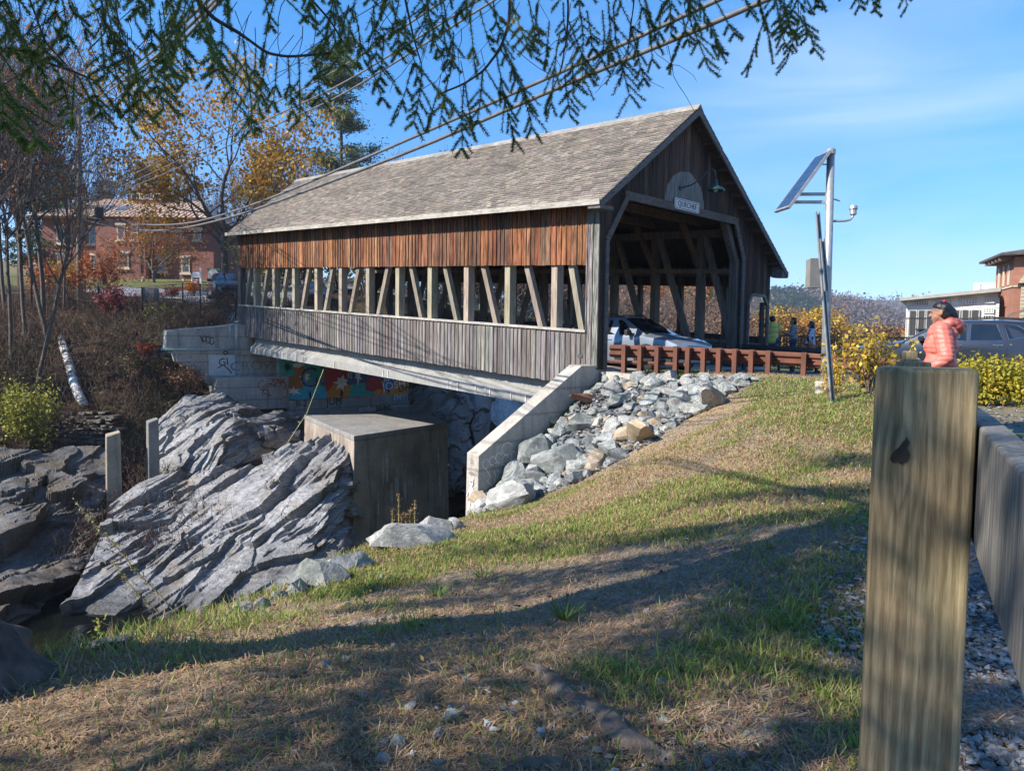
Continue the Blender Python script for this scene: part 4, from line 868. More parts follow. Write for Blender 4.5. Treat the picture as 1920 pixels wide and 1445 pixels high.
# ------------------------------------------------------------------ guardrails, poles, fences, wires
RUST = mat('weathering_steel', (.165,.06,.034), (.095,.038,.023), 5, .8, .2, .004, (1,1,.35)); STEEL = mat('galvanised_steel', (.42,.43,.44), (.30,.31,.32), 9, .45, .05, .002, metal=.55)
BLACK = mat('black_metal', (.012,.012,.014), (.02,.02,.022), 9, .45)
def dep(px, tab): return float(np.interp(px, [a for a, _ in tab], [b_ for _, b_ in tab]))
GT = [(1140,18.5),(1300,17.4),(1500,16.3),(1620,15.3),(1735,14.2)]; GY = [(1140,645),(1300,650),(1500,660),(1735,676)]
def gp(px, up=0):
    d = dep(px, GT); q = at(px, dep(px, GY), d); return np.array((q[0], q[1], q[2]+up))
base = gp(1320); gd = thing('guardrail', 'rust brown steel guardrail with close set posts between the boulder slope and the road', 'guardrail', (base[0],base[1],-.85)); off = np.array((base[0],base[1],-.85))
dirg = gp(1500)-gp(1160); yaw = math.atan2(dirg[1], dirg[0]); gn = np.array((-math.sin(yaw), math.cos(yaw), 0)); gt_ = np.array((math.cos(yaw), math.sin(yaw), 0))
POSTPX = [1169,1199,1231,1266,1289,1318,1347,1377,1408,1440,1507,1625]
for px in POSTPX:
    p = gp(px)-off; q = MB(lambda a, b_, c_, p=p: tuple(p+gt_*a+gn*b_+np.array((0,0,c_))))
    q.box(-.05,.05,-.005,.006,-1.1,0); q.box(-.05,.05,.145,.156,-1.1,0); q.box(-.004,.004,.007,.144,-1.1,-.002); q.build('post', RUST, gd)
    q = MB(lambda a, b_, c_, p=p: tuple(p+gt_*a+gn*b_+np.array((0,0,c_)))); q.box(-.05,.05,.16,.27,-.33,-.02); q.build('offset_block', RUST, gd)
WP = [(-.155,0),(-.12,.03),(-.09,.08),(-.06,.08),(-.03,.02),(.03,.02),(.06,.08),(.09,.08),(.12,.03),(.155,0)]
def wbeam(ps, parent, name, m=RUST, o_=.3, dz=-.17, th=.008):
    q = MB(); V = []; n = len(WP)
    for p in ps:
        for s in (0, 1):
            V += [tuple(p+gn*(o_-b_*.9+s*th)+np.array((0,0,a+dz))) for a, b_ in WP]
    Fs = []
    for i in range(len(ps)-1):
        for s in (0, 1):
            for k in range(n-1): a = (2*i+s)*n+k; c = (2*i+2+s)*n+k; Fs.append((a,a+1,c+1,c))
        for k in (0, n-1): Fs.append((2*i*n+k, (2*i+1)*n+k, (2*i+3)*n+k, (2*i+2)*n+k))
    q.add(V, Fs); return q.build(name, m, parent)
wbeam([gp(px)-off for px in (1136,1180,1240,1300,1360,1420,1500,1570,1640,1735)], gd, 'rail_beam')
q = MB(); q.tube([gp(px)-off+gn*.2+np.array((0,0,-.44)) for px in (1138,1180,1240,1292)], .05, 6); q.build('rub_rail', RUST, gd)
q0 = np.array(B(-.2,6.9,-1.0)); g2 = thing('guardrail', 'dark guardrail across the road running from the right portal jamb towards the picket railing', 'guardrail', q0)
e1 = np.array((9.6,21.6,-.84)); ps = [np.array((0,0,.74)), (e1-q0)*.5+np.array((0,0,.72)), e1-q0+np.array((0,0,.70))]
wbeam(ps, g2, 'rail_beam', BLACK, 0)  # rail and posts coloured black to stand for their shaded near side
for t_ in (.04,.3,.55,.8,.97):
    p = (e1-q0)*t_; q = MB(); q.box(p[0]-.05,p[0]+.05,p[1]+.02,p[1]+.16,p[2]-.3,p[2]+.7); q.build('post', BLACK, g2)
# black picket railing by the river
r0 = at(1460,645,26.6); r1 = at(1760,655,27.5); rl = thing('picket_railing', 'black metal picket railing beside the walkway overlooking the river', 'railing', (r0[0],r0[1],-1.0)); rv = np.array((r1[0]-r0[0], r1[1]-r0[1])); RL_ = np.hypot(*rv); rv /= RL_
xr = lambda a, b_, c_: (rv[0]*a-rv[1]*b_, rv[1]*a+rv[0]*b_, c_)
q = MB(xr); q.box(0,RL_,-.025,.025,1.27,1.32); q.box(0,RL_,-.02,.02,.12,.16); k = .06
while k < RL_: q.box(k,k+.02,-.01,.01,.16,1.27); k += .115
q.build('picket_grille', BLACK, rl)
k = 0
while k < RL_: q = MB(xr); q.box(k,k+.07,-.035,.035,-.3,1.38); q.build('post', BLACK, rl); k += 1.9
# solar powered roadside pole
D_ = 12.5; pb = at(1546,742,D_); pt = at(1558,284,D_); sp = thing('solar_pole', 'tall steel pole carrying a tilted solar panel, a cabinet and a small sensor arm', 'pole', pb)
rel = lambda px, py, d=D_: at(px,py,d)-pb
q = MB(); q.tube([(0,0,-.3),(pt-pb)*.5,(pt-pb)], [.068,.066,.064], 14); q.build('pole', STEEL, sp, True)
q = MB(); q.tube([(0,0,-.2),(0.0,0,.25)], .16, 12); q.build('footing', C_PALE, sp)
q = MB(); q.lathe([(.075,-.05),(.08,.02),(.05,.05)], 12, 'z', tuple(pt-pb)); q.build('cap', STEEL, sp)
T1, T2, B2, B1 = rel(1556,281,12.38), rel(1529,293,12.95), rel(1451,397,12.95), rel(1478,388,12.38); nn = np.cross(T2-T1, B1-T1); nn /= np.linalg.norm(nn); nn = -nn if nn[0] > 0 else nn
q = MB(); q.hexa([B1-nn*.045,T1-nn*.045,T2-nn*.045,B2-nn*.045,B1,T1,T2,B2]); pf = q.build('solar_panel', STEEL, sp)
CELL = mat('solar_cells', (.03,.05,.10), (.02,.035,.075), 5, .12, spec=.8); q = MB()
L2 = lambda s, t_: T1*(1-s)*(1-t_)+T2*s*(1-t_)+B1*(1-s)*t_+B2*s*t_+nn*.004
for i in range(3):
    for j in range(6):
        s0, s1, t0, t1 = .06+i*.295, .06+i*.295+.28, .03+j*.157, .03+j*.157+.148; q.add([L2(s0,t0),L2(s1,t0),L2(s1,t1),L2(s0,t1)], [(0,1,2,3)])
q.build('cells_grid', CELL, pf)
mp_ = (B1+B2)/2
for py, tt in ((366,.70),(381,.84)):
    q = MB(); q.beam(rel(1555,py-2), T1*.5*(1-tt)+T2*.5*(1-tt)+mp_*tt-nn*.05, .04, .05); q.build('bracket_arm', STEEL, sp)
q = MB(); q.tube([rel(1540,308), rel(1556,309)], .012, 6); q.build('stay', STEEL, sp)
c_ = rel(1527,513,12.42); q = MB(); q.box(c_[0]-.115,c_[0]+.115,c_[1]-.1,c_[1]+.09,c_[2]-.235,c_[2]+.235); q.col = (.6,.6,.6); q.box(c_[0]-.125,c_[0]+.125,c_[1]-.115,c_[1]-.1,c_[2]-.245,c_[2]+.245); q.build('cabinet', mat('cabinet_grey', (.20,.195,.18), (.16,.155,.145), 6, .6), sp, bevel=.012)
q = MB(); q.tube([rel(1556,415), rel(1585,414), rel(1594,412), rel(1599,406), rel(1600,400)], .02, 8); q.build('sensor_arm', STEEL, sp, True)
h_ = rel(1600,394); q = MB(); q.lathe([(.03,-.09),(.055,-.07),(.055,.0),(.07,.02),(.06,.07),(.02,.08)], 12, 'z', tuple(h_)); q.build('sensor_head', STEEL, sp)
q = MB(); q.tube([rel(1562,373), rel(1575,377)], .012, 6); q.build('peg', STEEL, sp)
# leaning channel post
b0 = at(1562,757,10.5); t0 = at(1530,398,10.5); so = thing('sign_post', 'leaning perforated steel channel post without a sign beside the solar pole', 'post', b0)
def channel(p, q_, w, dpt, name):
    p = np.array(p); q_ = np.array(q_); d = (q_-p)/np.linalg.norm(q_-p); a = np.array((.86,.5,0)); b_ = np.cross(d, a); m_ = MB()
    pr = [(-w/2,dpt),(-w*.25,dpt),(-w*.2,0),(w*.2,0),(w*.25,dpt),(w/2,dpt),(w/2,dpt-.006),(w*.29,dpt-.006),(w*.24,-.006),(-w*.24,-.006),(-w*.29,dpt-.006),(-w/2,dpt-.006)]
    n = len(pr); m_.add([p+a*x-b_*y for x, y in pr]+[q_+a*x-b_*y for x, y in pr], [(i,(i+1)%n,n+(i+1)%n,n+i) for i in range(n)]+[tuple(range(n)), tuple(range(2*n-1,n-1,-1))])
    return m_.build(name, STEEL, so)
tv = t0-b0; channel((0,0,-.2), tv, .085, .035, 'post_channel'); n_ = np.cross(tv/np.linalg.norm(tv), (.86,.5,0))
channel(tv*.59-n_*.03, tv*.86-n_*.03, .10, .04, 'splice_channel')
q = MB(); dh = tv/np.linalg.norm(tv); k = .1
while k < 2.7: c_ = dh*k+n_*.0085; a = np.array((.86,.5,0))*.008; u2 = dh*.011; q.add([c_-a-u2,c_+a-u2,c_+a+u2,c_-a+u2], [(0,1,2,3)]); k += .05
q.build('bolt_holes_lattice', BLACK, so)
# timber post and rail fence running away from the camera
def lumber(name, c1, c2, green, knot_z=.9):
    m, t, b = nodes(name); v = pos(t, (1,1,1), True); w = pos(t, (1,1,.10), True)
    wv = t.nodes.new('ShaderNodeTexWave'); wv.bands_direction = 'X'; wv.inputs['Scale'].default_value = 17; wv.inputs['Distortion'].default_value = 5.5; wv.inputs['Detail'].default_value = 3; wv.inputs['Detail Scale'].default_value = 1.2; sx_ = t.nodes.new('ShaderNodeSeparateXYZ'); lk(t, v, sx_.inputs[0]); cb_ = t.nodes.new('ShaderNodeCombineXYZ')
    def mth(op, a, b_):
        n_ = t.nodes.new('ShaderNodeMath'); n_.operation = op
        for k_, q_ in ((0,a),(1,b_)):
            if hasattr(q_, 'links'): lk(t, q_, n_.inputs[k_])
            else: n_.inputs[k_].default_value = q_
        return n_.outputs[0]
    # the grain runs up the timber and swells round a knot
    dy = mth('SUBTRACT', sx_.outputs[1], .030); dz_ = mth('MULTIPLY', mth('SUBTRACT', sx_.outputs[2], knot_z), .42); d2_ = mth('ADD', mth('MULTIPLY', dy, dy), mth('MULTIPLY', dz_, dz_))
    sw = mth('MULTIPLY', mth('EXPONENT', mth('MULTIPLY', d2_, -900.), 0.), mth('SIGN', dy, 0.)); sw = mth('MULTIPLY', sw, .030)
    lk(t, mth('SUBTRACT', mth('ADD', sx_.outputs[1], mth('MULTIPLY', sx_.outputs[0], .7)), sw), cb_.inputs[0]); lk(t, mth('MULTIPLY', sx_.outputs[2], .10), cb_.inputs[2]); lk(t, cb_.outputs[0], wv.inputs[0])
    g1 = noise(t, pos(t, (70,70,2.2), True), 1.2, 5, .6); bl = noise(t, v, 3.2, 4, .6)
    c = mix(t, ramp(t, wv.outputs[1], [(.05,0.),(.95,1.)]), c1, c2); c = mix(t, ramp(t, bl, [(.45,0.),(.7,.6)]), c, green); c = mix(t, 1., c, ramp(t, g1, [(.3,.55),(.7,1.15)]), 'MULTIPLY'); g2_ = noise(t, pos(t, (160,160,9), True), 1.4, 6, .7); c = mix(t, 1., c, ramp(t, g2_, [(.35,.62),(.6,1.05)]), 'MULTIPLY')
    lk(t, c, b.inputs['Base Color']); b.inputs['Roughness'].default_value = .85; b.inputs['Specular IOR Level'].default_value = .2; bump(t, b, g2_, .7, .003); return m
LUM = lumber('treated_timber', (.42,.32,.185), (.30,.215,.12), (.29,.26,.13)); LUM_R = lumber('grey_timber', (.36,.335,.30), (.27,.25,.225), (.3,.285,.24))
fyaw = math.atan2(FD[1], FD[0])
P1 = np.array((.6355,1.13)); tops = [-.035,-.072,-.098,-.06,-.07,-.08]
FL = ['large nearest fence post of greenish timber with a dark knot hole','second fence post from the viewer, mostly hidden behind the nearest one','third fence post from the viewer, its weathered top just showing','fourth fence post from the viewer, by the person in pink','fifth fence post from the viewer','sixth fence post from the viewer']
fposts = []
for k in range(-1, 5):
    p = P1+FD*2.40*k+FD*.07; zt_ = tops[max(0,k)]; zg = hz(p[0], p[1])
    if k < 0: continue
    o = thing('fence_post', FL[k], 'fence post', (p[0],p[1],zg), fyaw); h = zt_-zg
    q = MB(); q.box(-.07,.07,-.07,.07,-.5,h); q.build('shaft', LUM, o, bevel=.006)
    if k == 0:
        q = MB(); kc = (-.0725,.030,h-.125)
        q.add([(kc[0]-.0005,kc[1]+a,kc[2]+b_) for a, b_ in [(-.010,-.019),(-.013,-.008),(-.009,.002),(-.012,.010),(-.007,.020),(-.006,.014),(-.003,.011),(.001,.003),(.007,-.003),(.012,-.010),(.014,-.018),(.009,-.024),(.003,-.021),(-.002,-.025)]], [tuple(range(14))]); kh = q.build('knot_hole', mat('knot_dark', (.02,.017,.013), (.05,.035,.025), 60, .9), o)
        q = MB(); q.add([(-.0712,-.0655,h-.62),(-.0712,-.0675,h-.75),(-.0712,-.063,h-.78),(-.0712,-.060,h-.70)], [(0,1,2,3)]); q.add([(-.0712,-.062,h-.776),(-.0712,-.035,h-.79),(-.0712,-.036,h-.793),(-.0712,-.064,h-.781)], [(0,1,2,3)]); q.build('split_crack', BLACK, o)
RLB = ['weathered fence rail running from the nearest post out of the picture beside the viewer','fence rail between the nearest and the second post','fence rail between the second and the third post','fence rail between the third and the fourth post','fence rail beyond the fourth post']
for k in range(-1, 4):
    a = P1+FD*(2.40*k+.07); b_ = a+FD*2.385; o = thing('fence_rail', RLB[k+1], 'fence rail', (a[0],a[1],hz(a[0],a[1])+.6), fyaw); za = tops[max(k,0)]-.085; zb = tops[max(k+1,0)]-.085
    zz = o.location[2]; q = MB(); q.hexa([(0.06,-.112,za-.185-zz),(2.445,-.112,zb-.185-zz),(2.445,-.074,zb-.185-zz),(.06,-.074,za-.185-zz),(.06,-.112,za-zz),(2.445,-.112,zb-zz),(2.445,-.074,zb-zz),(.06,-.074,za-zz)]); q.build('plank', LUM_R, o, bevel=.004)
# utility pole and overhead lines
WOODP = mat('pole_wood', (.30,.25,.20), (.2,.165,.13), 8, .9, .3, .01, (3,3,.5))
up0 = at(150,556,40); utop = at(147,193,40); upo = thing('utility_pole', 'tall weathered wooden utility pole in front of the brick building', 'utility pole', up0)
q = MB(); q.tube([(0,0,-1),(utop-up0)*.5,(utop-up0)], [.17,.15,.12], 10); q.build('pole', WOODP, upo, True)
INS = mat('insulator_grey', (.12,.11,.11), None, 5, .4)
for py in (196,203,235,243):
    c_ = at(141,py,39.8)-up0; q = MB(); q.lathe([(.03,-.12),(.08,-.08),(.05,-.03),(.09,0),(.05,.05),(.03,.1)], 8, 'z', tuple(c_+np.array((-.15,0,0)))); q.build('insulator', INS, upo)
q = MB(); q.beam(at(140,199,39.8)-up0, at(150,199,39.8)-up0, .08, .08); q.build('bracket', INS, upo)
q = MB(); q.lathe([(.1,-.35),(.22,-.33),(.22,.33),(.1,.35)], 10, 'z', tuple(at(186,401,39.6)-up0)); q.build('splice_case', BLACK, upo)
def wire(pix, A, Bp, r, label, group=None, m=None):
    """cable hung in the vertical plane from plan point A to plan point Bp"""
    A = np.array(A, float); Bp = np.array(Bp, float); d = Bp-A; P3 = []
    for px, py in pix:
        v = ray(px, py); k = v[0]/v[1]; t_ = (k*A[1]-A[0])/(d[0]-k*d[1]); D = A[1]+t_*d[1]; P3.append(at(px, py, D))
    P3.append(P3[-1]+(P3[-1]-P3[-2])/np.linalg.norm(P3[-1]-P3[-2])*9); P3 = np.array(P3); s = np.linspace(0, len(P3)-1, 40); P3 = np.stack([np.interp(s, range(len(P3)), P3[:, k]) for k in range(3)], -1)
    for _ in range(3): P3[1:-1] = .5*P3[1:-1]+.25*(P3[:-2]+P3[2:])
    o = MB(); o.tube([p-P3[0] for p in P3], r, 6); ob = o.build('overhead_cable', m or CABLE, None, True); ob.location = P3[0]; return tag(ob, label, 'cable', group)
CABLE = mat('cable_grey', (.16,.16,.17), (.10,.10,.11), 5, .5); 
UP = (at(150,400,40)[0], 40); BE = (4.0, 5.0)
wire([(165,407),(230,418),(290,423),(350,420),(400,409),(500,376),(640,316),(800,247),(960,176),(1120,105),(1280,31),(1347,0),(1480,-62)], UP, BE, .025, 'thick grey overhead cable crossing above the bridge roof, the upper of the pair')
wire([(160,413),(220,428),(280,434),(340,430),(430,409),(500,386),(640,333),(800,273),(1040,166),(1280,68),(1437,0),(1560,-55)], UP, (4.6,5.0), .030, 'thick grey overhead cable crossing above the bridge roof, the lower of the pair')
for pix, n_ in (([(150,372),(233,336),(493,205),(640,128),(835,0),(950,-80)], 'highest'),([(150,380),(240,345),(493,228),(640,160),(900,0),(1000,-65)], 'middle'),([(150,390),(300,330),(493,245),(640,181),(920,5),(1040,-70)], 'lowest')):
    wire(pix, (UP[0]-.2, 40.5), (1.5, 5.0), .012, 'thin overhead wire seen between the spruce branches, the %s of three' % n_)
for k, pix in enumerate(([(141,196),(175,178),(205,158),(235,137),(300,85),(380,10),(420,-30)],[(141,204),(178,190),(206,170),(240,146),(310,92),(395,10),(430,-30)],[(142,235),(182,215),(212,190),(246,162),(320,100),(405,10),(440,-30)])):
    wire(pix, (UP[0]-.1, 39.8), (-4.5, 9.0), .014, ('upper','middle','lower')[k]+' spacer wire rising from the utility pole top towards the branches')
for k, pix in enumerate(([(140,197),(115,215),(80,238),(30,270),(-40,310)],[(140,204),(118,222),(80,250),(30,285),(-40,330)],[(140,240),(110,262),(70,290),(20,320),(-40,355)])):
    wire(pix, (UP[0]-.1, 39.8), (-52, 44), .014, ('upper','middle','lower')[k]+' spacer wire leaving the utility pole to the left')
# ------------------------------------------------------------------ cars
GLASS = mat('car_glass', (.012,.015,.018), (.008,.01,.012), 3, .03, spec=.9); TYRE = mat('tyre_rubber', (.018,.018,.018), None, 9, .85); TRIMB = mat('black_plastic', (.022,.022,.024), None, 12, .6); CHROME = mat('chrome_trim', (.7,.7,.72), (.6,.6,.62), 4, .15, metal=1.)
REDL = mat('tail_lamp_red', (.42,.012,.015), (.28,.01,.012), 14, .15); CLEARL = mat('head_lamp_glass', (.5,.52,.55), (.3,.31,.33), 20, .1, spec=.9); RIMM = mat('alloy_rim', (.32,.33,.34), (.25,.26,.27), 6, .3, metal=.8)
def paint(name, c, m_=.5): return mat(name, c, tuple(x*.92 for x in c), 2, .28, metal=m_, coat=.8)
def car(name, label, pm, loc, yaw, W=1.80, st=None, sides=None, rails=True, chrome=False, group=None, wb=(1.05,3.7), cladding=True, rw=.345):
    """st: stations (x from the nose, belt height, top height, half width at belt, half width at top); nose towards local +x"""
    L_ = st[-1][0]; o = thing(name, label, 'car', loc, yaw, group); X = lambda x: L_/2-x; hw = W/2
    prof = lambda s: [(0,.24),(s[3]*.90,.24),(s[3]*.985,.40),(s[3],.40+(s[1]-.40)*.55),(s[3]*.97,s[1]),(s[4],s[2]-.03),(s[4]*.80,s[2]+.005),(0,s[2]+.02)]
    V = []; Fs = []; M_ = []; rows = [prof(s) for s in st]; n = 8
    for s, r in zip(st, rows): V += [(X(s[0]),y,z) for y, z in r]
    nL = len(V); V += [(x,-y,z) for x, y, z in V]
    for i in range(len(st)-1):
        for k in range(n-1):
            a, b_, c, d = i*n+k, i*n+k+1, (i+1)*n+k+1, (i+1)*n+k; gl = 0
            if st[i][5] == 1 and k in (5,6): gl = 1         # windscreen or tailgate glass between these stations
            Fs += [(a,b_,c,d), (nL+d,nL+c,nL+b_,nL+a)]; M_ += [gl, gl]
    for e, i in ((0,0),(1,len(st)-1)):
        Fs.append(tuple(i*n+k for k in range(n))+tuple(nL+i*n+k for k in range(n-2,0,-1))); M_.append(0)
    q = MB(); q.v = V; q.f = Fs; q.c = [(1,1,1)]*len(V); q.m = M_; bd = q.build('body', [pm, GLASS], o); bd.data.polygons.foreach_set('use_smooth', np.full(len(bd.data.polygons), True)); bd.data.set_sharp_from_angle(angle=R(32))
    bv = bd.modifiers.new('bevel', 'BEVEL'); bv.width = .025; bv.segments = 2; bv.limit_method = 'ANGLE'; bv.angle_limit = R(32)
    xs = [s[0] for s in st]; I = lambda x, k: float(np.interp(x, xs, [s[k] for s in st]))
    def sy(x, z):      # half width of the flank at this place
        b_, tp, wb_, wt = I(x,1), I(x,2), I(x,3), I(x,4)
        if z >= b_: t_ = min(1,(z-b_)/max(tp-.03-b_,.01)); return wb_*.97*(1-t_)+wt*t_
        mz = .40+(b_-.40)*.55
        if z >= mz: t_ = (z-mz)/max(b_-mz,.01); return wb_*(1-.03*t_)
        t_ = max(0,(z-.4)/max(mz-.4,.01)); return wb_*(.985+.015*t_)
    def panel(poly, m, nm, off=.006, par=o, both=True):
        for s in ((1,-1) if both else (1,)):
            q = MB(); P_ = [(X(x), s*(sy(x,z)+off), z) for x, z in poly]; c = np.mean(P_, 0); q.add(P_+[tuple(c)], [(i,(i+1)%len(P_),len(P_)) for i in range(len(P_))]); q.build(nm, m, par)
    def strip_(pts, w, m, nm, off=.009, par=o):
        for s in (1,-1):
            q = MB(); q.tube([(X(x), s*(sy(x,z)+off-.004), z) for x, z in pts], w, 5); q.build(nm, m, par)
    for poly in sides['glass']:
        panel(poly, GLASS, 'side_window')
        if chrome: strip_(poly+[poly[0]], .013, CHROME, 'window_trim')
    for ln in sides['seams']: strip_(ln, .006, TRIMB, 'door_seam', .003)
    for hx, hz_ in sides['handles']:
        for s in (1,-1): q = MB(); y = sy(hx,hz_); q.box(X(hx)-.1,X(hx)+.1,s*(y+.012)-.014,s*(y+.012)+.014,hz_-.018,hz_+.018); q.build('door_handle', CHROME if chrome else pm, o, bevel=.008)
    if cladding: panel([(.25,.26),(L_-.2,.26),(L_-.2,.43),(.25,.43)], TRIMB, 'sill_cladding', .008)
    for wx in wb:
        panel([(wx+(rw+.075)*math.cos(t_), max(.245, rw+(rw+.075)*math.sin(t_))) for t_ in np.linspace(-.35, math.pi+.35, 18)], TRIMB, 'wheel_arch', .010)
        for s in (1,-1):
            w_ = thing('wheel', None, None, (X(wx), s*(hw-.11), rw)); w_.parent = o
            q = MB(); q.lathe([(rw*.62,-.1),(rw*.95,-.11),(rw,-.07),(rw,.07),(rw*.95,.11),(rw*.62,.1)], 24, 'y'); q.build('tyre', TYRE, w_, True)
            q = MB(); q.lathe([(rw*.66,.085*s),(rw*.62,.05*s),(rw*.6,.04*s)], 20, 'y')
            for k in range(5): a = 2*math.pi*k/5; q.beam((0,.09*s,0), (rw*.63*math.cos(a),.085*s,rw*.63*math.sin(a)), .06, .02, (0,1,0))
            q.build('rim', RIMM, w_)
    for s in (1,-1):
        mx_ = sides['mirror']; y = sy(*mx_); q = MB(); q.box(X(mx_[0])-.05,X(mx_[0])+.07,s*(y+.13)-.1,s*(y+.13)+.1,mx_[1]-.02,mx_[1]+.13); q.build('side_mirror', TRIMB if not chrome else pm, o, bevel=.03)
        q = MB(); f0 = st[0]; q.add([(X(.06)+.0,s*st[1][3]*.66,f0[1]-.10),(X(.0)-.02,s*st[0][3]*.80,f0[1]-.12),(X(.42),s*(sy(.42,I(.42,1)-.13)+.012),I(.42,1)-.09),(X(.46),s*(sy(.46,I(.46,1)-.05)+.01),I(.46,1)-.02),(X(.13),s*st[1][3]*.84,I(.13,1)+.01)], [(0,1,4),(1,2,3,4)]); q.build('headlight', CLEARL, o)
        q = MB(); z = sides['tail']; x0 = L_; e_ = .012; q.hexa([(X(x0)-e_,s*hw*.52,z-.09),(X(x0)-e_,s*(hw*.86),z-.10),(X(x0-.32),s*(sy(x0-.32,z-.06)+e_),z-.05),(X(x0-.1),s*hw*.5,z-.09),(X(x0)-e_,s*hw*.52,z+.05),(X(x0)-e_,s*(hw*.84),z+.07),(X(x0-.36),s*(sy(x0-.36,z+.06)+e_),z+.07),(X(x0-.1),s*hw*.5,z+.05)]); q.build('tail_light', REDL, o)
        if rails: q = MB(); x0, x1 = sides['roof']; q.tube([(X(x),s*(I(x,4)*.93),I(x,2)+h_) for x, h_ in ((x0,.0),(x0+.15,.065),((x0+x1)/2,.075),(x1-.15,.065),(x1,.0))], .02, 6); q.build('roof_rail', TRIMB, o, True)
    q = MB(); f0 = st[0]; q.box(X(0)+.004,X(0)+.016,-hw*.55,hw*.55,.42,.58); q.build('grille', TRIMB, o)
    return o
ST_X = [(0,.66,.70,.62,.50,0),(.10,.74,.78,.80,.62,0),(.40,.86,.90,.88,.72,0),(1.00,.94,1.00,.90,.74,0),(1.16,.97,1.05,.90,.74,1),(1.98,.99,1.50,.90,.60,0),(2.4,1.0,1.56,.90,.62,0),(3.1,1.01,1.57,.90,.62,0),(3.75,1.03,1.52,.89,.60,1),(4.25,1.04,1.12,.86,.66,0),(4.40,1.0,1.04,.82,.66,0),(4.48,.85,.88,.74,.6,0)]
SD_X = dict(glass=[[(1.55,1.03),(2.52,1.04),(2.52,1.46),(2.10,1.45),(1.95,1.36)],[(2.60,1.04),(3.42,1.06),(3.38,1.45),(2.60,1.47)],[(3.50,1.07),(3.90,1.12),(3.72,1.40),(3.48,1.43)]],
  seams=[[(1.50,.45),(1.50,.98)],[(2.56,.45),(2.56,1.45)],[(3.40,.70),(3.46,1.05)]], handles=[(2.38,.90),(3.28,.92)], mirror=(1.62,1.02), tail=.92, roof=(2.2,3.9))
cb = np.array(B(1.0,2.85,0)); sil = car('crossover_car', 'silver crossover with black roof rails driving out of the covered bridge', paint('silver_paint', (.30,.335,.39), .5), (cb[0],cb[1],-.83), math.atan2(-UH[1],-UH[0])+R(-3), 1.80, ST_X, SD_X)
sil.rotation_euler[1] = R(-1.2)
ST_S = [(0,.78,.84,.66,.52,0),(.08,.88,.94,.84,.66,0),(.45,.98,1.02,.91,.76,0),(1.05,1.03,1.09,.93,.78,0),(1.25,1.05,1.14,.93,.77,1),(2.0,1.07,1.60,.93,.64,0),(2.5,1.08,1.67,.93,.66,0),(3.3,1.09,1.68,.93,.65,0),(3.95,1.11,1.63,.92,.63,1),(4.38,1.12,1.20,.90,.70,0),(4.52,1.06,1.10,.87,.7,0),(4.60,.92,.96,.80,.62,0)]
SD_S = dict(glass=[[(1.58,1.12),(2.62,1.13),(2.62,1.56),(2.15,1.55),(1.98,1.46)],[(2.70,1.13),(3.40,1.14),(3.24,1.56),(2.70,1.58)],[(3.50,1.16),(3.98,1.27),(3.92,1.36),(3.66,1.53),(3.38,1.55)]],
  seams=[[(1.52,.5),(1.52,1.06)],[(2.66,.5),(2.66,1.55)],[(3.5,.8),(3.46,1.1)]], handles=[(2.45,1.0),(3.3,1.02)], mirror=(1.66,1.12), tail=1.0, roof=(2.2,4.05))
NAVY = paint('navy_paint', (.016,.02,.03), .2)
suv = car('suv_car', 'dark navy suv with chrome window trim parked broadside behind the person in pink', NAVY, (12.15,20.3,-.98), math.pi-R(36), 1.86, ST_S, SD_S, True, True, rw=.36, wb=(.95,3.65))
suv.scale = (1.06,1,1)
p = ground_pt(424,566,25,70); car('hatchback_car', 'dark car coming down the far road beside the end of the bridge', paint('charcoal_paint', (.03,.035,.04), .2), (p[0],p[1],p[2]+.1), R(-62), 1.78, ST_X, SD_X, False)
p = ground_pt(590,578,30,80); car('hatchback_car', 'purplish dark car glimpsed through the truss openings at the far road', paint('plum_paint', (.05,.04,.06), .2), (p[0]-.6,p[1]+2,p[2]+.1), R(-75), 1.78, ST_X, SD_X, False)

# ------------------------------------------------------------------ people
def capsules(name, segs, vox, m, parent, smooth_it=4, bumpf=None):
    """tapered limbs fused into one continuous skin"""
    q = MB(); c = 10
    for a, b_, r0, r1 in segs:
        a = np.array(a, float); b_ = np.array(b_, float); d = b_-a; l = np.linalg.norm(d); d = d/(l+1e-9)
        pts = []; rs = []
        for t_ in (-1,-.85,-.5,0): pts.append(a+d*r0*t_); rs.append(max(.002, r0*math.sqrt(max(0,1-t_*t_))))
        for t_ in (0,.5,.85,1): pts.append(b_+d*r1*t_); rs.append(max(.002, r1*math.sqrt(max(0,1-t_*t_))))
        q.tube(pts, rs, c)
    o = q.build(name, m, None); md = o.modifiers.new('r', 'REMESH'); md.mode = 'VOXEL'; md.voxel_size = vox; md.use_smooth_shade = True
    sm = o.modifiers.new('s', 'SMOOTH'); sm.iterations = smooth_it; sm.factor = .5
    me = bpy.data.meshes.new_from_object(o.evaluated_get(bpy.context.evaluated_depsgraph_get())); bpy.data.objects.remove(o)
    if bumpf:
        c_ = np.zeros(len(me.vertices)*3, np.float32); me.vertices.foreach_get('co', c_); nn_ = np.zeros_like(c_); me.vertices.foreach_get('normal', nn_)
        c_ = c_.reshape(-1,3); c_ = c_+nn_.reshape(-1,3)*bumpf(c_)[:, None]; me.vertices.foreach_set('co', c_.ravel()); me.update()
    me.materials.clear(); ob = link(name, me, m); ob.parent = parent; return ob
SKIN = mat('skin', (.42,.24,.16), (.36,.20,.13), 12, .55); HAIR = mat('black_hair', (.010,.009,.010), (.016,.014,.014), 60, .4, .4, .01, (1,1,.2)); SHOE = mat('shoe', (.05,.045,.045), None, 9, .7)
JEAN = mat('blue_jeans', (.035,.065,.15), (.02,.04,.10), 14, .85)
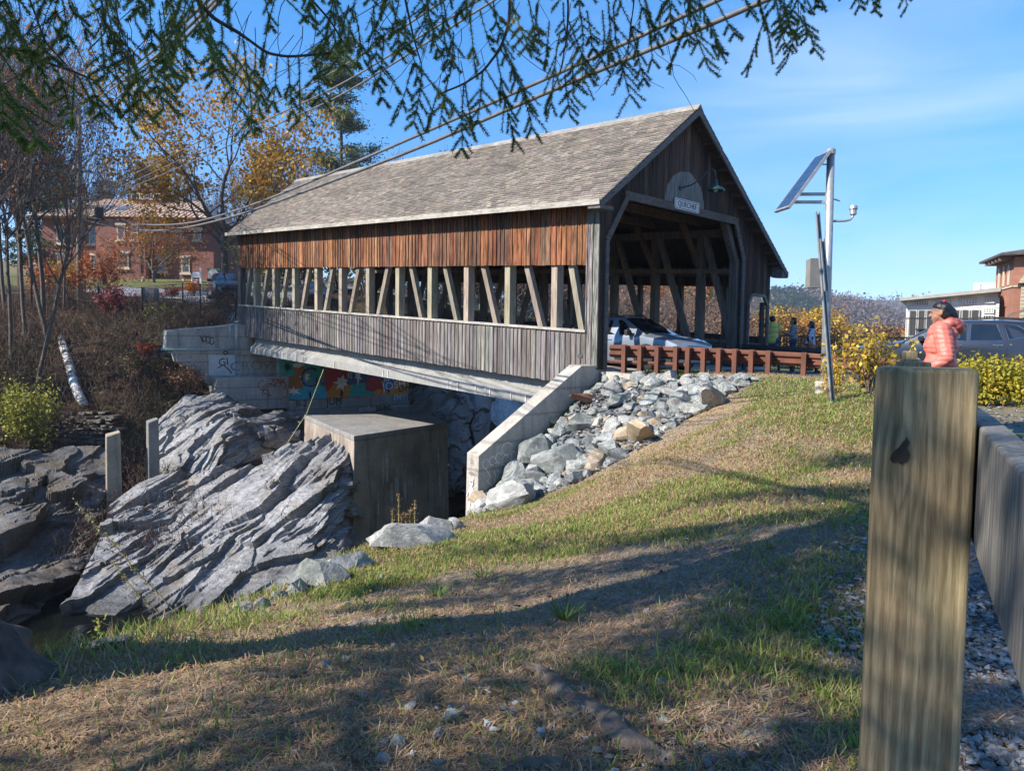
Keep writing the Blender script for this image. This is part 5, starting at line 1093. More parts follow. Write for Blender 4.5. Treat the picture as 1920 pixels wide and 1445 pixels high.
def hand(base, d, up, sz, s=1):
    base = np.array(base, float); d = np.array(d, float); d /= np.linalg.norm(d); up = np.array(up, float); sd_ = np.cross(d, up); sd_ /= np.linalg.norm(sd_); up = np.cross(sd_, d); o = []
    for k, (l, w) in enumerate(((.072,-.033),(.08,-.011),(.075,.011),(.06,.032))):
        a = base+d*.075*sz+sd_*w*sz; m1 = a+(d*.6-up*.25)*l*.55*sz; e = m1+(d*.35-up*.55)*l*.5*sz
        o += [(base+sd_*w*.6*sz, a, .014*sz, .0105*sz), (a, m1, .0105*sz, .0095*sz), (m1, e, .0095*sz, .008*sz)]
    t0_ = base+d*.02*sz-sd_*.035*s*sz; t1_ = t0_+(d*.5-sd_*.8*s-up*.2)*.04*sz; t2 = t1_+(d*.8-sd_*.2*s-up*.3)*.035*sz
    return o+[(base,t0_,.016*sz,.014*sz),(t0_,t1_,.013*sz,.011*sz),(t1_,t2,.011*sz,.009*sz)]
def head_segs(c, s=1.):     # face towards local +x
    x, y, z = c; k = s
    return [((x-.012*k,y,z+.03*k),(x+.0*k,y,z+.035*k),.086*k,.086*k),((x+.03*k,y,z-.03*k),(x+.048*k,y,z-.075*k),.058*k,.034*k),((x+.02*k,y,z+.03*k),(x+.045*k,y,z+.02*k),.068*k,.055*k),
            ((x+.085*k,y,z+.01*k),(x+.108*k,y,z-.022*k),.011*k,.015*k),((x+.072*k,y,z-.058*k),(x+.083*k,y,z-.058*k),.018*k,.013*k),((x+.07*k,y+.03*k,z+.03*k),(x+.07*k,y-.03*k,z+.03*k),.024*k,.024*k),
            ((x-.01*k,y+.085*k,z-.005*k),(x-.008*k,y+.088*k,z+.03*k),.014*k,.018*k),((x-.01*k,y-.085*k,z-.005*k),(x-.008*k,y-.088*k,z+.03*k),.014*k,.018*k),((x-.03*k,y,z-.03*k),(x-.035*k,y,z-.14*k),.056*k,.058*k)]
EYE = mat('eye_dark', (.015,.012,.012), None, 4, .2)
def face(o, c, s=1.):
    for sg in (1,-1):
        q = MB(); q.lathe([(.002,-.006),(.011,-.003),(.013,.0),(.011,.003),(.002,.006)], 8, 'x', (c[0]+.082*s,c[1]+sg*.033*s,c[2]+.022*s)); q.build('eye', EYE, o, True)
    q = MB(); q.tube([(c[0]+.093*s,c[1]-.024*s,c[2]-.06*s),(c[0]+.098*s,c[1],c[2]-.059*s),(c[0]+.093*s,c[1]+.024*s,c[2]-.06*s)], .005, 5); q.build('mouth', mat('lips', (.3,.12,.1), None, 9, .5), o)
def person(label, loc, yaw, H, top, legs, armL, armR, top_m, leg_m, hair, girth=1., sleeve=1., vox=.016, jacket=False, holds=None, group=None):
    """local +x is forward; arms are (elbow, wrist) points"""
    o = thing('person', label, 'person', loc, yaw); k = H/1.7; g = girth
    S = lambda p: (p[0]*k, p[1]*k, p[2]*k); hc = S((.02,0,1.585)); sh = [S((0,.185*g**.5,1.39)), S((0,-.185*g**.5,1.39))]; arms = [[S(q) for q in armL], [S(q) for q in armR]]
    hip = [S((0,.095,.90)), S((0,-.095,.90))]; kn = [S((.03,.105,.49)), S((.02,-.105,.49))]; an = [S((0,.11,.085)), S((-.02,-.11,.085))]
    body = head_segs(hc, k*1.02)
    body += [(S((-.01,0,1.30)),S((0,0,1.05)),.125*k*g,.115*k*g),(S((0,.07,1.3)),S((0,-.07,1.3)),.115*k*g,.115*k*g),(S((0,.06,.93)),S((0,-.06,.93)),.125*k*g,.125*k*g),(S((-.02,0,1.45)),S((.0,0,1.3)),.06*k,.1*k)]
    for i in (0,1):
        body += [(sh[i],arms[i][0],.055*k,.042*k),(arms[i][0],arms[i][1],.042*k,.028*k),(hip[i],kn[i],.088*k*g,.058*k),(kn[i],an[i],.056*k,.04*k),(an[i],(an[i][0]+.15*k,an[i][1],.045*k),.042*k,.03*k)]
        d = np.array(arms[i][1])-np.array(arms[i][0]); body += hand(arms[i][1], d, (0,0,1) if abs(d[2]) < .2 else (1 if i == 0 else 1,0,.2), k, 1 if i == 0 else -1)
    capsules('body', body, vox*.75, SKIN, o, 2); face(o, hc, k*1.02)
    t = [(S((-.015,.05,1.36)),S((-.015,-.05,1.36)),.13*k*g,.13*k*g),(S((0,.05,1.22)),S((0,-.05,1.22)),.145*k*g,.145*k*g),(S((0,.06,1.02)),S((0,-.06,1.02)),.142*k*g,.142*k*g),(S((0,.06,.90 if not jacket else .84)),S((0,-.06,.90 if not jacket else .84)),.145*k*g,.145*k*g),(S((-.02,0,1.44)),S((-.02,0,1.40)),.075*k,.1*k)]
    for i in (0,1):
        e, w = np.array(arms[i][0]), np.array(arms[i][1]); fe_ = sh[i]; t += [(sh[i],e if sleeve >= .5 else np.array(sh[i])*(1-sleeve*2)+e*sleeve*2,.078*k*g**.5*(1.15 if jacket else 1),(.062 if not jacket else .08)*k)]
        if sleeve > .5: t += [(e, e+(w-e)*.94, (.056 if not jacket else .08)*k, (.046 if not jacket else .06)*k)]
    wf = (lambda c: .006*np.abs(np.sin(c[:,2]*2*math.pi/.10+.9*np.sin(c[:,1]*9)+2*fbm(c*5,2)))**.6-.003+.024*(fbm(c*np.array((8,8,16)),3)-.5)) if jacket else (lambda c: .012*(fbm(c*9+3,3)-.5))
    capsules('jacket' if jacket else 'shirt', t, vox*.7, top_m, o, 3, wf)
    l = [(hip[0],hip[1],.135*k*g,.135*k*g)]
    for i in (0,1): l += [(hip[i],kn[i],.102*k*g,.074*k),(kn[i],(an[i][0],an[i][1],.1*k),.072*k,.062*k)]
    capsules('trousers', l, vox, leg_m, o, 3, lambda c: .010*(fbm(c*10,3)-.5))
    for i in (0,1): capsules('shoe', [((an[i][0]-.03*k,an[i][1],.05*k),(an[i][0]+.15*k,an[i][1],.04*k),.052*k,.04*k)], vox, SHOE, o, 2)
    hs = [((hc[0]-.03*k,0,hc[2]+.05*k),(hc[0]-.005*k,0,hc[2]+.062*k),.094*k,.088*k),((hc[0]-.055*k,.03*k,hc[2]+.0*k),(hc[0]-.055*k,-.03*k,hc[2]+.0*k),.07*k,.07*k),((hc[0]-.03*k,.06*k,hc[2]+.03*k),(hc[0]-.03*k,-.06*k,hc[2]+.03*k),.045*k,.045*k)]
    if hair == 'tied': hs += [((hc[0]-.10*k,0,hc[2]+.03*k),(hc[0]-.135*k,0,hc[2]-.03*k),.055*k,.045*k),((hc[0]-.13*k,0,hc[2]-.03*k),(hc[0]-.13*k,0,hc[2]-.11*k),.045*k,.03*k),((hc[0]+.03*k,.0,hc[2]+.085*k),(hc[0]+.02*k,0,hc[2]+.08*k),.05*k,.06*k)]
    if hair == 'long': hs += [((hc[0]-.06*k,.03*k,hc[2]-.02*k),(hc[0]-.07*k,.02*k,hc[2]-.16*k),.065*k,.05*k),((hc[0]-.06*k,-.03*k,hc[2]-.02*k),(hc[0]-.07*k,-.02*k,hc[2]-.16*k),.065*k,.05*k)]
    capsules('hair', hs, vox*.7, HAIR, o, 2, lambda c: .008*(fbm(c*np.array((40,40,12)),2)-.5)); return o, k, hc
PINK = mat('salmon_nylon', (.62,.17,.13), (.54,.14,.105), 10, .5, .25, .01)
pp = at(1765,640,7.9); zg = .49-1.64
pk, k_, hc_ = person('person in a padded salmon pink hooded jacket with black tied hair standing at the fence', (pp[0],pp[1],zg), math.pi-R(30), 1.60, None, None, ((-.06,.31,1.10),(.12,.30,.92)), ((-.02,-.31,1.10),(.16,-.28,.90)), PINK, mat('dark_trousers', (.03,.03,.035), None, 9, .8), 'tied', 1.22, 1., .014, True)
capsules('hood', [((-.07,.11,1.395),(-.07,-.11,1.395),.06,.06),((-.14,.06,1.375),(-.14,-.06,1.375),.068,.068),((-.17,.02,1.32),(-.17,-.02,1.32),.05,.05),((-.02,.12,1.39),(-.12,.10,1.40),.04,.05),((-.02,-.12,1.39),(-.12,-.10,1.40),.04,.05)], .011, PINK, pk, 4, lambda c: .016*(fbm(c*14,3)-.5))
q = MB(); q.lathe([(.012,-.03),(.022,.0),(.012,.03)], 10, 'y', (hc_[0]-.03,0,hc_[2]+.135)); q.build('hair_band', mat('red_band', (.40,.02,.05), None, 9, .5), pk, True)
pz = -.78
pp = at(1447,640,25.2); person('person in a yellow green polo shirt and jeans seen from behind at the bridge wall', (pp[0],pp[1],pz), R(75), 1.72, None, None, ((.22,.36,1.34),(.38,.40,1.44)), ((.05,-.27,1.1),(.2,-.22,.95)), mat('yellow_polo', (.52,.50,.14), (.46,.44,.12), 9, .8), JEAN, 'short', 1.1, .28, .02)
pp = at(1487,640,25.6); o, _, _ = person('person in a speckled blouse and jeans standing by the railing looking at a phone', (pp[0],pp[1],pz), R(165), 1.68, None, None, ((.06,.24,1.12),(.27,.10,1.17)), ((.06,-.24,1.12),(.27,-.08,1.17)), mat('speckled_blouse', (.42,.38,.38), (.12,.09,.12), 55, .8), JEAN, 'long', 1., .9, .02)
q = MB(); q.box(.375,.39,-.04,.04,1.15,1.29); q.build('held_phone', BLACK, o)
pp = at(1521,640,25.0); person('person in a dark and white top and orange trousers half hidden behind the yellow bush', (pp[0],pp[1],pz-.12), R(150), 1.66, None, None, ((.02,.25,1.1),(.16,.22,.92)), ((.02,-.25,1.1),(.16,-.2,.92)), mat('navy_white_top', (.5,.52,.58), (.05,.06,.12), 9, .8, lo=.48, hi=.52), mat('orange_trousers', (.50,.13,.04), (.4,.1,.03), 9, .8), 'long', 1., .9, .02)
# ------------------------------------------------------------------ buildings
def brickmat(name, c1, c2, mort, s=5.):
    m, t, b = nodes(name); tcn = t.nodes.new('ShaderNodeTexCoord'); sp_ = t.nodes.new('ShaderNodeSeparateXYZ'); lk(t, tcn.outputs['Object'], sp_.inputs[0]); ad = t.nodes.new('ShaderNodeMath'); lk(t, sp_.outputs[0], ad.inputs[0]); lk(t, sp_.outputs[1], ad.inputs[1])
    cb_ = t.nodes.new('ShaderNodeCombineXYZ'); lk(t, ad.outputs[0], cb_.inputs[0]); lk(t, sp_.outputs[2], cb_.inputs[1])
    br = t.nodes.new('ShaderNodeTexBrick'); br.inputs['Scale'].default_value = s; br.inputs['Color1'].default_value = (*c1,1); br.inputs['Color2'].default_value = (*c2,1); br.inputs['Mortar'].default_value = (*mort,1); br.inputs['Mortar Size'].default_value = .012; br.inputs['Brick Width'].default_value = .9; br.inputs['Row Height'].default_value = .33
    lk(t, cb_.outputs[0], br.inputs['Vector']); c = mix(t, 1., br.outputs['Color'], ramp(t, noise(t, pos(t), .7, 5), [(.3,.75),(.7,1.15)]), 'MULTIPLY'); lk(t, c, b.inputs['Base Color']); b.inputs['Roughness'].default_value = .9; return m
BRICK = brickmat('red_brick', (.22,.085,.064), (.165,.06,.048), (.24,.15,.12)); BRICK2 = brickmat('orange_brick', (.34,.15,.095), (.27,.115,.075), (.30,.19,.14))
CREAM = mat('cream_stone', (.56,.47,.36), (.46,.38,.29), 6, .85); WIN = mat('window_glass', (.05,.06,.07), (.03,.035,.04), 2, .06, spec=.8); WHITE = mat('white_paint', (.74,.74,.71), (.66,.66,.63), 5, .7); ROOFM = mat('tan_metal_roof', (.50,.36,.27), (.42,.30,.225), 3, .55); SLATE = mat('dark_roof', (.10,.085,.08), None, 6, .8); DKRED = mat('dark_red_paint', (.16,.05,.045), None, 6, .75); TANW = mat('tan_clapboard', (.34,.29,.21), (.29,.245,.18), 4, .85); GREYR = mat('grey_membrane', (.34,.32,.30), (.28,.265,.25), 4, .8)
def win(o, x0, x1, z0, z1, y, fm, nx=2, nz=2, sill=None, lint=None, fw_=.08, gm=None):
    q = MB(); q.box(x0,x1,y-.05,y+.02,z0,z0+fw_); q.box(x0,x1,y-.05,y+.02,z1-fw_,z1); q.box(x0,x0+fw_,y-.05,y+.02,z0+fw_,z1-fw_); q.box(x1-fw_,x1,y-.05,y+.02,z0+fw_,z1-fw_)
    for i in range(1,nx): x = x0+(x1-x0)*i/nx; q.box(x-.025,x+.025,y-.04,y+.01,z0+fw_,z1-fw_)
    for i in range(1,nz): z = z0+(z1-z0)*i/nz; q.box(x0+fw_,x1-fw_,y-.038,y+.008,z-.025,z+.025)
    f = q.build('window', fm, o); q = MB(); q.box(x0+.02,x1-.02,y+.022,y+.04,z0+.02,z1-.02) if False else q.box(x0+.03,x1-.03,y-.02,y-.012,z0+.03,z1-.03); q.build('pane', gm or WIN, f)
    if sill: q = MB(); q.box(x0-.15,x1+.15,y-.16,y+.02,z0-.2,z0-.004); q.build('sill', sill, f)
    if lint: q = MB(); q.box(x0-.15,x1+.15,y-.12,y+.02,z1+.004,z1+.24); q.build('lintel', lint, f)
D1 = 74.; sc1 = D1/F; bx = lambda px: (px-960)*sc1; bz = lambda py, px=230: at(px, py, D1)[2]
org = np.array((bx(230), D1, bz(532))); bk = thing('brick_building', 'two storey red brick building with tan metal roof and rooftop cupola', 'building', org)
X_ = lambda px: bx(px)-org[0]; Zz = lambda py: bz(py)-org[2]
x0, x1, ze = X_(84), X_(402), Zz(410); q = MB(); q.box(x0,x1,0,11,-3,ze); q.box(X_(196),X_(286),-1.2,.0,-3,ze*.98); q.build('wall', BRICK, bk)
q = MB(); e = .5; zr = ze+2.9; xa_, xb_ = x0+3.6, x1-3.6
q.add([(x0-e,-1.2-e,ze-.05),(x1+e,-1.2-e,ze-.05),(x1+e,11+e,ze-.05),(x0-e,11+e,ze-.05),(xa_,5.5,zr),(xb_,5.5,zr)], [(0,1,5,4),(1,2,5),(2,3,4,5),(3,0,4),(0,3,2,1)]); rf = q.build('roof', ROOFM, bk)
q = MB(); k = x0
while k < x1:
    t_ = min(1, max(0, (k-x0)/3.6), (x1-k)/3.6); q.beam((k,-1.2-e,ze),(k if 0 < t_ and t_ >= 1 else k, -1.2-e+7.2*t_, ze+2.95*t_+.02), .05, .06) if t_ > .05 else None; k += .5
q.build('seam_ribs', ROOFM, rf)
for px, py in ((192,391),(222,390)):
    c_ = (X_(px), 1.6, ze+1.17); q = MB(); q.hexa([(c_[0]-.5,.7,ze+.86),(c_[0]+.5,.7,ze+.86),(c_[0]+.5,2.4,ze+1.56),(c_[0]-.5,2.4,ze+1.56),(c_[0]-.5,.7,ze+1.02),(c_[0]+.5,.7,ze+1.02),(c_[0]+.5,2.4,ze+1.72),(c_[0]-.5,2.4,ze+1.72)]); q.build('skylight', WIN, rf)
for a, b_, c, d, yy in ((172,190,428,458,0),(236,250,426,453,-1.2),(262,274,426,453,-1.2),(112,126,430,458,0),(366,380,430,448,0),(330,344,430,452,0),(112,130,480,506,0),(174,188,480,506,0),(236,256,478,504,-1.2),(343,358,482,510,0),(300,314,482,508,0)):
    win(bk, X_(a), X_(b_), Zz(d), Zz(c), yy-.05, CREAM, 1, 2, CREAM, CREAM)
q = MB(); q.box(X_(276),X_(278.5),-1.3,-1.21,-1,ze); q.build('downpipe', DKRED, bk)
q = MB(); q.box(X_(196),X_(286),-1.26,-1.205,-1,.35); q.build('plinth', mat('pale_plinth', (.42,.38,.34), None, 5, .9), bk)
cx_ = X_(248); cu = lambda q, m, nm, pr=bk: q.build(nm, m, pr)
q = MB(); q.box(cx_-1.55,cx_+1.55,3.6,6.7,zr-1.6,zr+.55); cp = q.build('cupola_base', DKRED, bk)
q = MB(); q.box(cx_-1.15,cx_+1.15,4.0,6.3,zr+.55,zr+2.6); q.box(cx_-1.7,cx_+1.7,3.45,6.85,zr+.5,zr+.62); cu(q, DKRED, 'cupola')
for k in range(3): win(bk, cx_-1.0+.7*k, cx_-.4+.7*k, zr+1.0, zr+2.3, 3.98, CREAM, 1, 2)
for k in range(4): win(bk, cx_-1.4+.72*k, cx_-.75+.72*k, zr-.35, zr+.3, 3.58, CREAM, 2, 1)
q = MB(); s = 1.6; c4 = [(cx_-s,5.15-s,zr+2.6),(cx_+s,5.15-s,zr+2.6),(cx_+s,5.15+s,zr+2.6),(cx_-s,5.15+s,zr+2.6)]; q.add(c4+[(cx_-.35,4.8,zr+4.5),(cx_+.35,4.8,zr+4.5),(cx_+.35,5.5,zr+4.5),(cx_-.35,5.5,zr+4.5)], [(0,1,5,4),(1,2,6,5),(2,3,7,6),(3,0,4,7),(4,5,6,7),(3,2,1,0)])
q.add([(cx_-1.5,3.4,zr+2.62),(cx_-.1,3.4,zr+2.62),(cx_-.8,3.4,zr+3.6),(cx_-.8,4.6,zr+3.6)], [(0,1,2),(0,2,3),(1,3,2),(0,3,1)]); cu(q, SLATE, 'cupola_roof')
# white dining pavilion and brick tower on the right
wb = thing('white_pavilion', 'low white clapboard pavilion with dark screened bays and slanted grey roof', 'building', (23.8,45,-1.2)); D2 = 45.
wx = lambda px: (px-960)*D2/F-23.8; wz = lambda py, px=1770: at(px, py, D2)[2]+1.2
q = MB(); xL, xR = wx(1694), wx(1866); q.hexa([(xL,0,-.5),(xR,0,-.5),(xR,8,-.5),(xL,8,-.5),(xL,0,wz(565)),(xR,0,wz(551)),(xR,8,wz(551)),(xL,8,wz(565))]); q.build('wall', WHITE, wb)
q = MB(); a = wx(1682); q.hexa([(a,-.7,wz(566)),(xR,-.7,wz(552)),(xR,8.5,wz(552)),(a,8.5,wz(566)),(a,-.7,wz(561)),(xR,-.7,wz(545)),(xR,8.5,wz(545)),(a,8.5,wz(561))]); q.build('roof', GREYR, wb)
q = MB(); k = wz(640)
while k < wz(571): q.box(xL+.02,xR-.02,-.03,-.004,k,k+.012); k += .14
q.build('clapboard_shadow_lines', mat('shadow_white', (.5,.5,.48), None, 5, .8), wb)  # thin strips in darker white paint the shade line under each board
for a, b_, c, d, nx in ((1708,1737,565,574,6),(1752,1781,564,573,6),(1795,1827,563,572,6),(1839,1857,562,571,4)): win(wb, wx(a), wx(b_), wz(d), wz(c), -.08, WHITE, nx, 2, fw_=.05)
SCREEN = mat('dark_screen', (.045,.047,.05), (.03,.03,.033), 40, .6)
for a, b_ in ((1700,1716),(1717,1732),(1733,1748),(1749,1764),(1765,1780),(1782,1797),(1799,1814),(1816,1832)): win(wb, wx(a), wx(b_), wz(632), wz(582), -.08, mat('grey_frame', (.40,.40,.39), None, 6, .7) if a == 1700 else bpy.data.materials['grey_frame'], 1, 1, fw_=.07, gm=SCREEN)
for c, d in ((580,589),(592,602)): win(wb, wx(1838), wx(1857), wz(d), wz(c), -.08, WHITE, 4, 2, fw_=.05)
q = MB(); k = wx(1697)
while k < wx(1770): q.box(k,k+.03,-.9,-.87,wz(634),wz(598)); k += .16
q.box(wx(1695),wx(1772),-.92,-.85,wz(600),wz(597.5)); q.build('terrace_railing', BLACK, wb)
q = MB(); y0, y1 = 1.5, 5
for k in range(15): x = wx(1821)+k*(wx(1862)-wx(1821))/14; q.box(x-.02,x+.02,y0,y0+.04,wz(549),wz(533))
q.box(wx(1820),wx(1864),y0-.03,y0+.06,wz(533),wz(531)); q.box(wx(1819),wx(1819)+.4,y0-.1,y0+.3,wz(552),wz(533)); q.box(wx(1820),wx(1842),y0+.6,y0+.7,wz(551),wz(538)); q.build('roof_deck_railing', W_BEAM, wb)
wb.rotation_euler[2] = R(-31); wb.scale = (.84,1,1)
D3 = 40.; tw = thing('brick_tower', 'orange brick tower with an arched doorway and deep bracketed eaves at the right edge', 'building', (27.0,40,-1.2))
C0 = at(1894,640,40)[:2]; L0 = at(1861,640,43.4)[:2]; la = np.array(L0)-np.array(C0); ll = np.hypot(*la); la = la/ll; ra = np.array((la[1],-la[0])); tz = lambda py, px=1894, d=40.: at(px,py,d)[2]+1.2
# s runs along the left face away from the corner, r along the right face
tf = lambda s, r, z: (C0[0]-27.0+la[0]*s+ra[0]*r, C0[1]-40+la[1]*s+ra[1]*r, z)
ze = tz(481); q = MB(tf); as0, as1 = ll*.36, ll*.86; am = (as0+as1)/2; zs = tz(576,1872,41.8); rd = (as1-as0)/2; ztop = tz(553,1872,41.8)
arcp = [(am+rd*math.cos(a), zs+(ztop-zs)*math.sin(a)) for a in np.linspace(0, math.pi, 13)]
face_p = [(0,-.5),(as0,-.5)]+[(a, b_) for a, b_ in reversed(arcp)]+[(as1,-.5),(ll,-.5),(ll,ze),(0,ze)]
q.prism(face_p, lambda a, b_: (a,0,b_), lambda a, b_: (a,.5,b_)); q.box(0,.5,.502,5,-.5,ze); q.box(.5,ll,4.5,5,-.5,ze); q.box(ll-.02,ll+.48,.502,4.5,-.5,ze); q.build('wall', BRICK2, tw)
q = MB(tf); q.box(.52,ll-.05,1.2,1.3,-.5,ze-.2); q.build('porch_back_wall', BRICK2, tw)
q = MB(tf); q.prism([(a,b_) for a, b_ in arcp]+[(am+(rd+.28)*math.cos(a), zs+(ztop-zs+.3)*math.sin(a)) for a in np.linspace(math.pi, 0, 13)], lambda a, b_: (a,-.04,b_), lambda a, b_: (a,-.002,b_)); q.build('arch_trim', BRICK2, tw)
for s0 in (.25,.52,.79): win_s = (ll*s0-.13, ll*s0+.13); q = MB(tf); q.box(win_s[0],win_s[1],-.05,-.004,tz(535,1880,41),tz(497,1880,41)); q.build('slit_window', CREAM, tw)
q = MB(tf); q.box(-.06,ll+.06,-.06,-.003,tz(538),tz(535)); q.box(-.06,-.003,-.06,5,tz(538),tz(535)); q.build('string_course', CREAM, tw)
zt2 = tz(462); q = MB(tf); q.add([(-.6,-.75,ze+.05),(ll+.7,-.75,ze+.05),(ll+.7,6,ze+.05),(-.6,6,ze+.05),(.8,2.6,ze+.75),(ll-.8,2.6,ze+.75),(-.6,-.75,ze+.17),(ll+.7,-.75,ze+.17),(ll+.7,6,ze+.17),(-.6,6,ze+.17)], [(0,3,2,1),(0,1,7,6),(1,2,8,7),(2,3,9,8),(3,0,6,9),(6,7,5,4),(7,8,5),(8,9,4,5),(9,6,4)]); q.build('roof', SLATE, tw)
q = MB(tf)
for k in range(5): q.box(ll*(.1+.2*k)-.06,ll*(.1+.2*k)+.06,-.66,-.0,ze-.18,ze+.04)
q.build('eave_bracket_moldings', mat('brown_trim', (.20,.14,.11), None, 6, .8), tw)
sx0 = at(1903,640,36); sh_ = thing('tan_outbuilding', 'tan clapboard gable at the right edge in front of the brick tower', 'building', (sx0[0],36,-1.1)); sz = lambda py: at(1910,py,36)[2]+1.1
sh_.rotation_euler[2] = R(-34); q = MB(); q.box(.15,5,0,4,-.4,sz(535)); q.build('wall', TANW, sh_); q = MB(); k = sz(640)
while k < sz(537): q.hexa([(.13,-.04,k),(5,-.04,k),(5,-.003,k),(.13,-.003,k),(.13,-.012,k+.17),(5,-.012,k+.17),(5,-.003,k+.17),(.13,-.003,k+.17)]); k += .18
q.build('clapboard_siding', TANW, sh_); q = MB(); q.hexa([(.0,-.25,sz(531)),(5,-.25,sz(531)),(5,4,sz(531)),(.0,4,sz(531)),(.45,.1,sz(498)),(5,.1,sz(498)),(5,4,sz(498)),(.45,4,sz(498))]); q.build('roof', mat('tan_shingle', (.36,.30,.20), None, 8, .9), sh_)
q = MB(); q.beam((-.35,-.5,sz(593)),(1.2,-.5,sz(567)),.25,.12); q.build('porch_roof_edge', mat('brown_trim2', (.16,.12,.095), None, 6, .8), sh_)
# things on the far lawn
def far_pt(px, py, a=30, b_=110): return ground_pt(px, py, a, b_)
p = far_pt(369,556); d = p[1]; s = d/F; o = thing('notice_board', 'maroon and white notice board on white posts on the far lawn', 'sign', p); z = lambda py: (556-py)*s+.0
MAR = mat('maroon_paint', (.16,.02,.04), None, 8, .6); q = MB(); q.box(-7*s,6*s,-.04,.04,z(541),z(521)); q.build('board', MAR, o); q = MB(); q.box(-7*s,6*s,-.045,.045,z(521),z(511)); q.build('header', WHITE, o)
q = MB(); q.box(6.5*s,9.5*s,-.08,.08,-.5,z(503)); q.build('post', WHITE, o); q = MB(); q.box(-9*s,-7.2*s,-.06,.06,-.5,z(515)); q.build('post', WHITE, o)
q = MB(); 
for k in range(4): q.box(-5*s,(3-k%2*2)*s,-.05,-.042,z(526+k*3.6),z(524.6+k*3.6))
q.build('lettering_lines', WHITE, o)
p = far_pt(401,560); d = p[1]; s = d/F; o = thing('stop_sign', 'road sign seen from behind on a thin post with a green street name plate', 'sign', p); z = lambda py: (560-py)*s
q = MB(); q.tube([(0,0,-.4),(0,0,z(504))], .035, 6); q.build('post', STEEL, o); q = MB(); q.prism([(.30*math.cos(a)*1.15,.30*1.5*math.sin(a)) for a in [math.pi/8+k*math.pi/4 for k in range(8)]], lambda a, b_: (a,-.05,z(518)+b_), lambda a, b_: (a,-.06,z(518)+b_)); q.build('octagon_plate', mat('bare_alloy', (.5,.5,.5), None, 6, .5), o)
q = MB(); q.box(-.38,.38,-.02,.02,z(508),z(504)); q.build('name_plate', mat('sign_green', (.02,.16,.10), None, 6, .5), o)
for px, py, w in ((268,528,5),(344,530,4)):
    p = far_pt(px,py,40); s = p[1]/F; o = thing('stone_bollard', 'short pale stone marker on the far lawn, '+('nearer the little tree' if px < 300 else 'nearer the notice board'), 'bollard', p); q = MB(); q.box(-w*s/2,w*s/2,-w*s/2,w*s/2,-.3,10*s); q.build('shaft', CREAM, o, bevel=.02)
p = far_pt(283,572,25); s = p[1]/F; o = thing('gate_pier', 'square grey stone gate pier behind the chain link fence', 'pier', p); q = MB(); q.box(-11*s,11*s,-.3,.3,-.5,31*s); q.build('shaft', C_GREY, o, bevel=.02); q = MB(); q.box(-12*s,-9*s,-.34,.34,-.4,32*s); q.build('edge_strip', C_DARK, o)
# chain link fence along the far bank
fp = [(-60,575,38),(60,572,38),(185,590,38),(267,595,37.6),(343,588,37.4),(376,590,37),(407,592,36.6),(442,597,36.2)]
b0 = at(*fp[3]); cl = thing('chain_link_fence', 'black chain link fence along the top of the far bank', 'fence', b0); q = MB(); pts = [at(*a)-b0 for a in fp]
for p in pts: q = MB(); q.tube([p+np.array((0,0,-.6)),p+np.array((0,0,1.55))], .035, 6); q.build('post', BLACK, cl)
q = MB(); q.tube([p+np.array((0,0,.62)) for p in pts], .022, 5); q.tube([p+np.array((0,0,1.5)) for p in pts], .018, 5); q.build('rail', BLACK, cl)
q = MB()
for a, b_ in zip(pts[:-1], pts[1:]):
    n_ = max(2, int(np.hypot(*(b_-a)[:2])/.13))
    for k in range(n_):
        for s in (1,-1):
            t0, t1 = k/n_, min(1,max(0,(k+s*10)/n_)); x0_, x1_ = a+(b_-a)*t0, a+(b_-a)*t1; h = 1.4*abs(t1-t0)*n_/10; q.beam(x0_+np.array((0,0,.08)), x1_+np.array((0,0,.08+h)), .008, .008)
q.build('wire_mesh_netting', BLACK, cl)
# culvert pipe and fallen birch on the far bank
p = at(272,673,33.2); o = thing('drain_pipe', 'black drain pipe end sticking out of the far bank beside the abutment', 'pipe', p); q = MB(); q.tube([(0,0,0),(1.6,.5,.25)], .34, 18, False); q.tube([(0,0,0),(1.6,.5,.25)], .31, 18, False); q.add([(0,0,0)], []); q.build('pipe', BLACK, o, True)
BIRCH = mat('birch_bark', (.52,.52,.52), (.12,.11,.10), 5, .8, .4, .01, (1,1,3.5), lo=.42, hi=.5)
pl_ = [ground_pt(a, b_, 15, 45)+np.array((0,-.15,.12)) for a, b_ in ((118,640),(126,665),(136,695),(143,725),(154,750),(163,765))]; b0 = pl_[0]; o = MB(); o.tube([a-b0 for a in pl_], [.16,.17,.17,.18,.18,.15], 9); ob = o.build('birch_log', BIRCH, None, True); ob.location = b0; tag(ob, 'fallen white birch trunk lying down the brushy far bank', 'log')
b0 = at(607,692,27); e = at(536,835,26.2); o = MB(); o.tube([(0,0,0),(at(575,775,26.5)-b0),(e-b0)], .013, 6); ob = o.build('yellow_rope', mat('yellow_rope', (.42,.38,.14), None, 8, .7), None); ob.location = b0; tag(ob, 'thin yellowish rope hanging from the girder to the big rock', 'rope')
